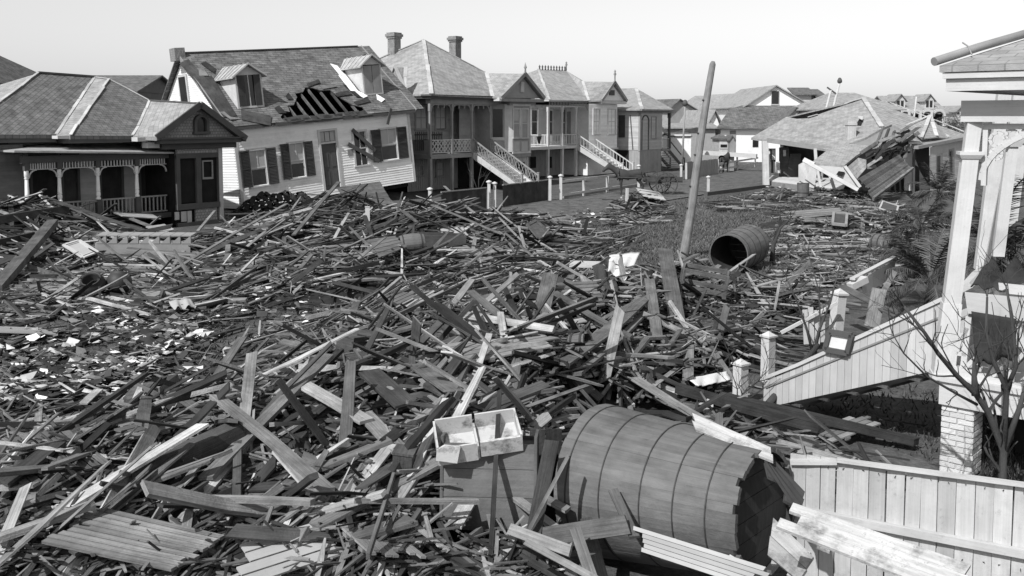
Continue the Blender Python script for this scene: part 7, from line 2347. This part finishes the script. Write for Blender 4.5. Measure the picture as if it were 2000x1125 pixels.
for z0, z1 in ((1.0, 1.0), (.25, .25)):
    mb = MB(); mb.bar(G(1097, 390) - o + Vector((0, 0, z0)), G(1212, 372) - o + Vector((0, 0, z1)), .06, .14); mb.build('rail', MAT['trim_light'], h)
for (a, b) in (((1100, 388), (1300, 356)),):
    mb = MB(); mb.bar(G(*a) - o + Vector((0, 0, .1)), G(*b) - o + Vector((0, 0, .1)), .1, .2); mb.build('ground_rail', MAT['trim_grey'], h)
o = G(1335, 350)
h = thing('rail_fence', 'rail fence running along the street behind the bare pole', 'fence', o)
for (x, b, t) in ((1340, 350, 318), (1385, 342, 312), (1402, 340, 311), (1440, 333, 306), (1475, 326, 302)):
    p = G(x, b); q = P(x, t, p.y); mb = MB(); mb.bar(p - o, q - o, .14, .12, (0, 1, 0)); mb.build('post', MAT['trim_light'], h)
for z0 in (.35, .8): mb = MB(); mb.bar(G(1402, 340) - o + Vector((0, 0, z0)), G(1480, 325) - o + Vector((0, 0, z0)), .06, .16); mb.build('rail', MAT['trim_light'], h)
pq = [G(1340, 350) - o, G(1402, 340) - o]
nb = 12
for i in range(nb):
    p, q = pq[0].lerp(pq[1], i / nb), pq[0].lerp(pq[1], (i + .94) / nb)
    mb = MB(); mb.slab([p, q, q + Vector((0, 0, 1.25 + rnd.uniform(-.05, .05))), p + Vector((0, 0, 1.25))], .04, (0, 1, 0), rnd.uniform(-.3, .3)); mb.build('fence_board', MAT['clap_grey'], h)
# long pale beam and heaped goods beyond the street
for lab, a, b, w, Y0, Y1, m in (('long pale beam lying over the yard behind the bare pole', (1372, 298), (1478, 305), .5, 84, 82, 'trim_light'), ('dark wreckage beam by the white shed', (1318, 262), (1362, 252), .8, 96, 96, 'board_dark')):
    A, B = P(*a, Y0), P(*b, Y1); A.z = max(A.z, .3); B.z = max(B.z, .3); c = (A + B) / 2; mb = MB(); mb.bar(A - c, B - c, w, .35); tag(mb.build('beam', MAT[m], None, c), lab, 'beam')

# ------------------------------------------------------------------ horses and cart
def skin_body(name, pts, edges, radii, m, parent=None, sub=2):
    me = bpy.data.meshes.new(name); me.from_pydata(pts, edges, [])
    o = link(name, me, parent); me.materials.append(MAT[m])
    sk = o.modifiers.new('skin', 'SKIN')
    for v, r_ in zip(me.skin_vertices[0].data, radii): v.radius = r_ if hasattr(r_, '__len__') else (r_, r_)
    me.skin_vertices[0].data[0].use_root = True
    sk.use_smooth_shade = True
    ss = o.modifiers.new('smooth', 'SUBSURF'); ss.levels = ss.render_levels = sub
    return o


def horse(label, loc, yaw, head_down=0.0, scale=1.0):
    """about 1.5 m at the withers, head towards +x"""
    hd = head_down
    pts = [(-.45, 0, 1.22), (0, 0, 1.16), (.42, 0, 1.22), (-.78, 0, 1.26),
           (.72, 0, 1.42), (.98, 0, 1.68 - .55 * hd), (1.14, 0, 1.82 - .8 * hd), (1.36, 0, 1.62 - .85 * hd), (1.52, 0, 1.46 - .9 * hd),
           (.42, .17, 1.0), (.46, .18, .68), (.42, .18, .38), (.42, .18, .1), (.48, .18, .02),
           (.42, -.17, 1.0), (.36, -.18, .68), (.36, -.18, .38), (.34, -.18, .1), (.4, -.18, .02),
           (-.72, .17, 1.05), (-.62, .18, .8), (-.86, .18, .55), (-.8, .18, .1), (-.73, .18, .02),
           (-.72, -.17, 1.05), (-.7, -.18, .8), (-.95, -.18, .55), (-.92, -.18, .1), (-.85, -.18, .02),
           (-.98, 0, 1.28), (-1.08, 0, 1.0), (-1.1, 0, .6), (1.1, .07, 2.0 - .8 * hd), (1.1, -.07, 2.0 - .8 * hd)]
    ed = [(0, 1), (1, 2), (0, 3), (2, 4), (4, 5), (5, 6), (6, 7), (7, 8), (2, 9), (9, 10), (10, 11), (11, 12), (12, 13), (2, 14), (14, 15), (15, 16), (16, 17), (17, 18),
          (3, 19), (19, 20), (20, 21), (21, 22), (22, 23), (3, 24), (24, 25), (25, 26), (26, 27), (27, 28), (3, 29), (29, 30), (30, 31), (6, 32), (6, 33)]
    ra = [.3, .29, .29, .27, .2, .15, .13, .11, .075, .13, .085, .06, .05, .06, .13, .085, .06, .05, .06, .15, .11, .07, .05, .06, .15, .11, .07, .05, .06, .07, .06, .03, .03, .03]
    pts = [Vector(p) * scale for p in pts]; ra = [x * scale for x in ra]
    h = thing('horse', label, 'horse', Matrix.Translation(loc) @ Matrix.Rotation(yaw, 4, 'Z'))
    skin_body('body', pts, ed, ra, 'horse_coat', h)
    return h


gh = G(1226, 380)
hz = horse('dark harnessed horse standing before the pale porch house', gh, R(186), .12)
mb = MB()
for y in (-.36, .36): mb.bar((.55, y, 1.05), (-2.2, y * 1.2, .95), .05, .05)
mb.bar((.6, -.36, 1.05), (.6, .36, 1.05), .07, .1); mb.tube([(.62, .3 * math.cos(a), 1.25 + .34 * math.sin(a)) for a in [6.283 * i / 12 for i in range(13)]], .05, 6)
mb.build('harness', MAT['board_dark'], hz)
gc = G(1292, 379)
hc_ = thing('cart', 'two-wheeled cart hitched behind the dark harnessed horse', 'cart', Matrix.Translation(gc) @ Matrix.Rotation(R(186), 4, 'Z'))
mb = MB(); mb.box(-1.1, 1.0, -.6, .6, .72, .78); mb.build('bed', MAT['board_dark'], hc_)
for y in (-.62, .6): mb = MB(); mb.box(-1.1, 1.0, y, y + .03, .78, 1.05); mb.build('side_board', MAT['board_dark'], hc_)
mb = MB(); mb.box(.5, .75, -.55, .55, 1.05, 1.15); mb.box(.52, .72, -.5, .5, .78, 1.05); mb.build('seat', MAT['board_dark'], hc_)
for y in (-.78, .78):
    mb = MB()
    for i in range(20):
        a0, a1 = 6.283 * i / 20, 6.283 * (i + 1) / 20; mb.bar((.65 * math.cos(a0) - .1, y, .65 + .65 * math.sin(a0)), (.65 * math.cos(a1) - .1, y, .65 + .65 * math.sin(a1)), .06, .06, (0, 1, 0))
    w_ = mb.build('wheel', MAT['board_dark'], hc_)
    mb = MB()
    for i in range(10): a = 6.283 * i / 10; mb.bar((-.1, y, .65), (.63 * math.cos(a) - .1, y, .65 + .63 * math.sin(a)), .035, .035, (0, 1, 0))
    mb.lathe([(0, -.1), (.1, -.1), (.1, .1), (0, .1)], 8, Matrix.Translation((-.1, y, .65)) @ Matrix.Rotation(R(90), 4, 'X')); mb.build('spokes', MAT['board_dark'], w_)
horse('dark horse standing beyond the plank fence near the wrecked house', G(1414, 337), R(60), .3, .95)

# soil thrown up against the leaning cottage
def soil():
    c = G(560, 418); mb = MB(); n, mrow = 26, 12
    g = []
    for j in range(mrow):
        row = []
        for i in range(n):
            px = 468 + (800 - 468) * i / (n - 1); A = G(px, 425 - (px - 468) * .045)
            t = j / (mrow - 1)
            p = A + Vector((-.6, .8, 0)) * (3.2 * t - .6)
            hh_ = (1.25 if px < 620 else .8) * math.sin(math.pi * min(1, t * 1.15)) * (.7 + .5 * mnoise.noise(Vector((i * .45, j * .6, 2)))) * min(1, i / 3, (n - 1 - i) / 5)
            row.append(p + Vector((0, 0, max(-.1, hh_) + .12 * mnoise.noise(Vector((i * 1.3, j * 1.3, 7))))) - c)
        g.append(row)
    for j in range(mrow - 1):
        for i in range(n - 1): mb.face([g[j][i], g[j][i + 1], g[j + 1][i + 1], g[j + 1][i]], None, 0, False)
    o = mb.build('soil_heap', MAT['pile'], None, c); tag(o, 'dark soil thrown up against the front of the leaning cottage', 'soil', kind='stuff')
    sm = o.modifiers.new('fine', 'SUBSURF'); sm.levels = sm.render_levels = 3
    tx = bpy.data.textures.new('clods', 'CLOUDS'); tx.noise_scale = .16
    dp = o.modifiers.new('clods', 'DISPLACE'); dp.texture = tx; dp.strength = .14; dp.mid_level = .5


soil()
# ------------------------------------------------------------------ plants
def palm(label, base, hgt, nf, fl, seed, name='palm', droop=1.0, trunk_r=.12):
    r = random.Random(seed)
    h = thing(name, label, 'palm', base)
    mb = MB(); mb.tube([(0, 0, -.1), (.03, .02, hgt * .5), (0, 0, hgt)], [trunk_r * 1.2, trunk_r, trunk_r * .9], 8); mb.build('trunk', MAT['bark'], h)
    mb = MB()
    for i in range(nf):
        a = r.uniform(0, 6.283); el = r.uniform(-.3, 1.35); L = fl * r.uniform(.7, 1.1)
        p = Vector((0, 0, hgt)); d = Vector((math.cos(a) * math.cos(el), math.sin(a) * math.cos(el), math.sin(el)))
        tn = r.uniform(-.5, .6)
        n = 9; prev = p
        for k in range(n):
            d = (d + Vector((0, 0, -.16 * droop * (k / n + .3)))).normalized()
            q = prev + d * (L / n)
            mb.bar(prev, q, .02, .015, tone=tn + .3)
            sd = d.cross(Vector((0, 0, 1))); sd = sd.normalized() if sd.length > .05 else Vector((1, 0, 0)); up = sd.cross(d)
            if k > 1:
                for s_ in (-1, 1):
                    for e in range(3):
                        o = prev.lerp(q, e / 3)
                        ll = fl * .33 * (1 - abs(k / n - .5)) * r.uniform(.7, 1.1)
                        t = o + (sd * s_ * .75 + d * .65 + Vector((0, 0, -.35 * droop)) + up * r.uniform(-.2, .2)).normalized() * ll
                        w = d * .022
                        mb.face([o - w, o + w, t], None, tn + r.uniform(-.4, .4))
            prev = q
    mb.build('crown', MAT['leaf'], h)


palm('shaggy palm with spread fronds beside the side wall of the wrecked house', G(1832, 425), 1.1, 34, 1.7, 1)
palm('drooping palm half hidden behind the near porch column', G(1798, 492), .8, 34, 1.7, 2, droop=1.4)
palm('dark palm crown low behind the porch stairs', G(1815, 590), .5, 30, 1.6, 3)
palm('palm fronds filling the gap between the porch columns', P(1935, 480, 19) * 1 - Vector((0, 0, P(1935, 480, 19).z)), 1.9, 34, 1.6, 4)
palm('low palm clump behind the fallen fence section', G(1775, 545), .35, 26, 1.2, 6)


def bare(mb, p, d, L, r, depth, rg, bend=.25, tone=0):
    n = 4
    pts, rad = [p], [r]
    for k in range(n):
        d = (d + Vector((rg.gauss(0, bend), rg.gauss(0, bend), rg.gauss(.03, bend * .6))) * .5).normalized()
        p = p + d * (L / n); pts.append(p); rad.append(r * (1 - .45 * (k + 1) / n))
    mb.tube(pts, rad, 6 if r > .02 else 4, tone=tone)
    if depth:
        for _ in range(rg.choice((2, 2, 3))):
            k = rg.randint(2, n); a = Vector((rg.gauss(0, .6), rg.gauss(0, .6), rg.gauss(.2, .5)))
            bare(mb, pts[k], (d + a).normalized(), L * rg.uniform(.5, .8), rad[k] * .75, depth - 1, rg, bend, tone)


def bare_tree(label, base, stems, seed, name='bare_tree', cat='tree', depth=2):
    """stems: polylines of world points with start radius; twigs grow from them"""
    rg = random.Random(seed); h = thing(name, label, cat, base)
    mt, mw = MB(), MB()
    for pts, r in stems:
        q = [Vector(p) - base for p in pts]
        rad = [r * (1 - .7 * i / (len(q) - 1)) for i in range(len(q))]
        mt.tube(q, rad, 8)
        for i in range(1, len(q)):
            for _ in range(2 if i < len(q) - 1 else 3):
                d = (q[i] - q[i - 1]).normalized() + Vector((rg.gauss(0, .6), rg.gauss(0, .4), rg.gauss(.2, .5)))
                bare(mw, q[i], d.normalized(), rg.uniform(.25, .6), max(.006, rad[i] * .5), depth - 1, rg, .3)
    mt.build('trunk', MAT['bark'], h); mw.build('branches', MAT['bark'], h)


Y = 10.8
W3 = lambda *pp: [P(x, y, Y + dy) for x, y, dy in pp]
b0 = G(1960, 942); b0 = P(1957, 1040, Y); b0.z = 0
bare_tree('forked bare tree behind the white fence before the porch railing', b0,
          [([b0] + W3((1958, 930, 0), (1960, 880, 0), (1930, 805, 0), (1906, 770, -.1), (1870, 735, -.2), (1832, 690, -.3), (1806, 650, -.35), (1765, 598, -.4)), .05),
           (W3((1960, 880, 0), (1964, 800, 0), (1966, 760, -.1), (1940, 705, -.2), (1926, 650, -.2), (1928, 580, -.2)), .04),
           (W3((1962, 880, 0), (1990, 800, 0), (2010, 730, .1), (2020, 650, .1)), .038),
           (W3((1966, 760, -.1), (1985, 715, -.1), (1980, 650, -.2), (1965, 560, -.2)), .03),
           (W3((1906, 772, -.1), (1903, 740, -.1), (1902, 706, -.1)), .05),
           (W3((1908, 790, -.1), (1870, 770, -.3), (1810, 735, -.5), (1765, 690, -.6), (1745, 655, -.7)), .018)], 11)
b0 = G(1590, 700); Y = b0.y
bare_tree('bare shrub growing among the broken pickets', b0, [([b0] + W3((1598, 650, 0), (1622, 590, 0), (1640, 520, 0)), .035), ([b0] + W3((1575, 640, 0), (1555, 585, 0), (1535, 540, 0)), .03), ([b0] + W3((1602, 640, .1), (1600, 570, .2), (1580, 500, .2)), .025)], 12, 'bare_shrub', 'shrub')
b0 = G(1508, 512); Y = b0.y
bare_tree('small forked bare tree right of the smaller cistern', b0, [([b0] + W3((1510, 480, 0), (1524, 445, 0), (1545, 425, 0)), .09), (W3((1512, 470, 0), (1522, 440, 0), (1505, 420, 0), (1480, 415, 0)), .035)], 13)
b0 = G(1440, 800); Y = b0.y
bare_tree('tangled bare shrub at the foot of the stair wall', b0, [([b0] + W3((1450, 770, 0), (1480, 745, 0), (1530, 735, 0)), .018), ([b0] + W3((1440, 760, 0), (1425, 715, 0)), .014), ([b0] + W3((1460, 780, 0), (1490, 760, .1), (1500, 700, .1)), .016)], 14, 'bare_shrub', 'shrub')
b0 = G(1690, 560); Y = b0.y
bare_tree('thin bare shrub behind the fallen fence section', b0, [([b0] + W3((1680, 540, 0), (1640, 500, 0), (1620, 470, 0)), .025), ([b0] + W3((1695, 530, 0), (1700, 480, 0)), .02)], 15, 'bare_shrub', 'shrub')
b0 = G(935, 378); Y = b0.y
bare_tree('pale bare bush under the lattice balcony', b0, [([b0] + W3((925, 350, 0), (915, 330, 0)), .04), ([b0] + W3((935, 350, 0), (940, 325, 0)), .04), ([b0] + W3((945, 355, 0), (958, 335, 0)), .035)], 16, 'bare_bush', 'bush')


def far_tree(label, px, py, Y, w, hh_, seed):
    rg = random.Random(seed); b = P(px, py, Y); top = b.z; b.z = 0
    h = thing('far_tree', label, 'tree', b)
    mb = MB(); mb.tube([(0, 0, 0), (.1, 0, top * .7)], [.2, .1], 6)
    for _ in range(7): bare(mb, Vector((.05, 0, top * rg.uniform(.3, .6))), Vector((rg.gauss(0, .7), rg.gauss(0, .7), .7)).normalized(), top * .35, .06, 1, rg)
    mb.build('trunk', MAT['bark'], h)
    mb = MB()
    cl = [(rg.gauss(0, w * .3), rg.gauss(0, w * .3), top * rg.uniform(.45, 1) ) for _ in range(26)]
    for cx, cy, cz in cl:
        tn = rg.uniform(-.4, 1.2)
        for _ in range(60):
            p = Vector((cx + rg.gauss(0, w * .11), cy + rg.gauss(0, w * .11), cz + rg.gauss(0, hh_ * .09))); s = rg.uniform(.06, .16)
            a = Vector((rg.gauss(0, 1), rg.gauss(0, 1), rg.gauss(0, 1))).normalized() * s; c = a.orthogonal().normalized() * s
            mb.face([p - a, p + c, p + a], None, tn + rg.uniform(-.3, .3))
    mb.build('crown', MAT['leaf'], h)


far_tree('low bushy tree beside the far white cottage', 1868, 228, 112, 4.5, 3, 21)
far_tree('dark bushy tree left of the near porch head below the skyline', 1886, 244, 96, 3.5, 3, 22)
far_tree('bushy tree at the end of the dormered house', 1852, 236, 105, 3.5, 3, 23)
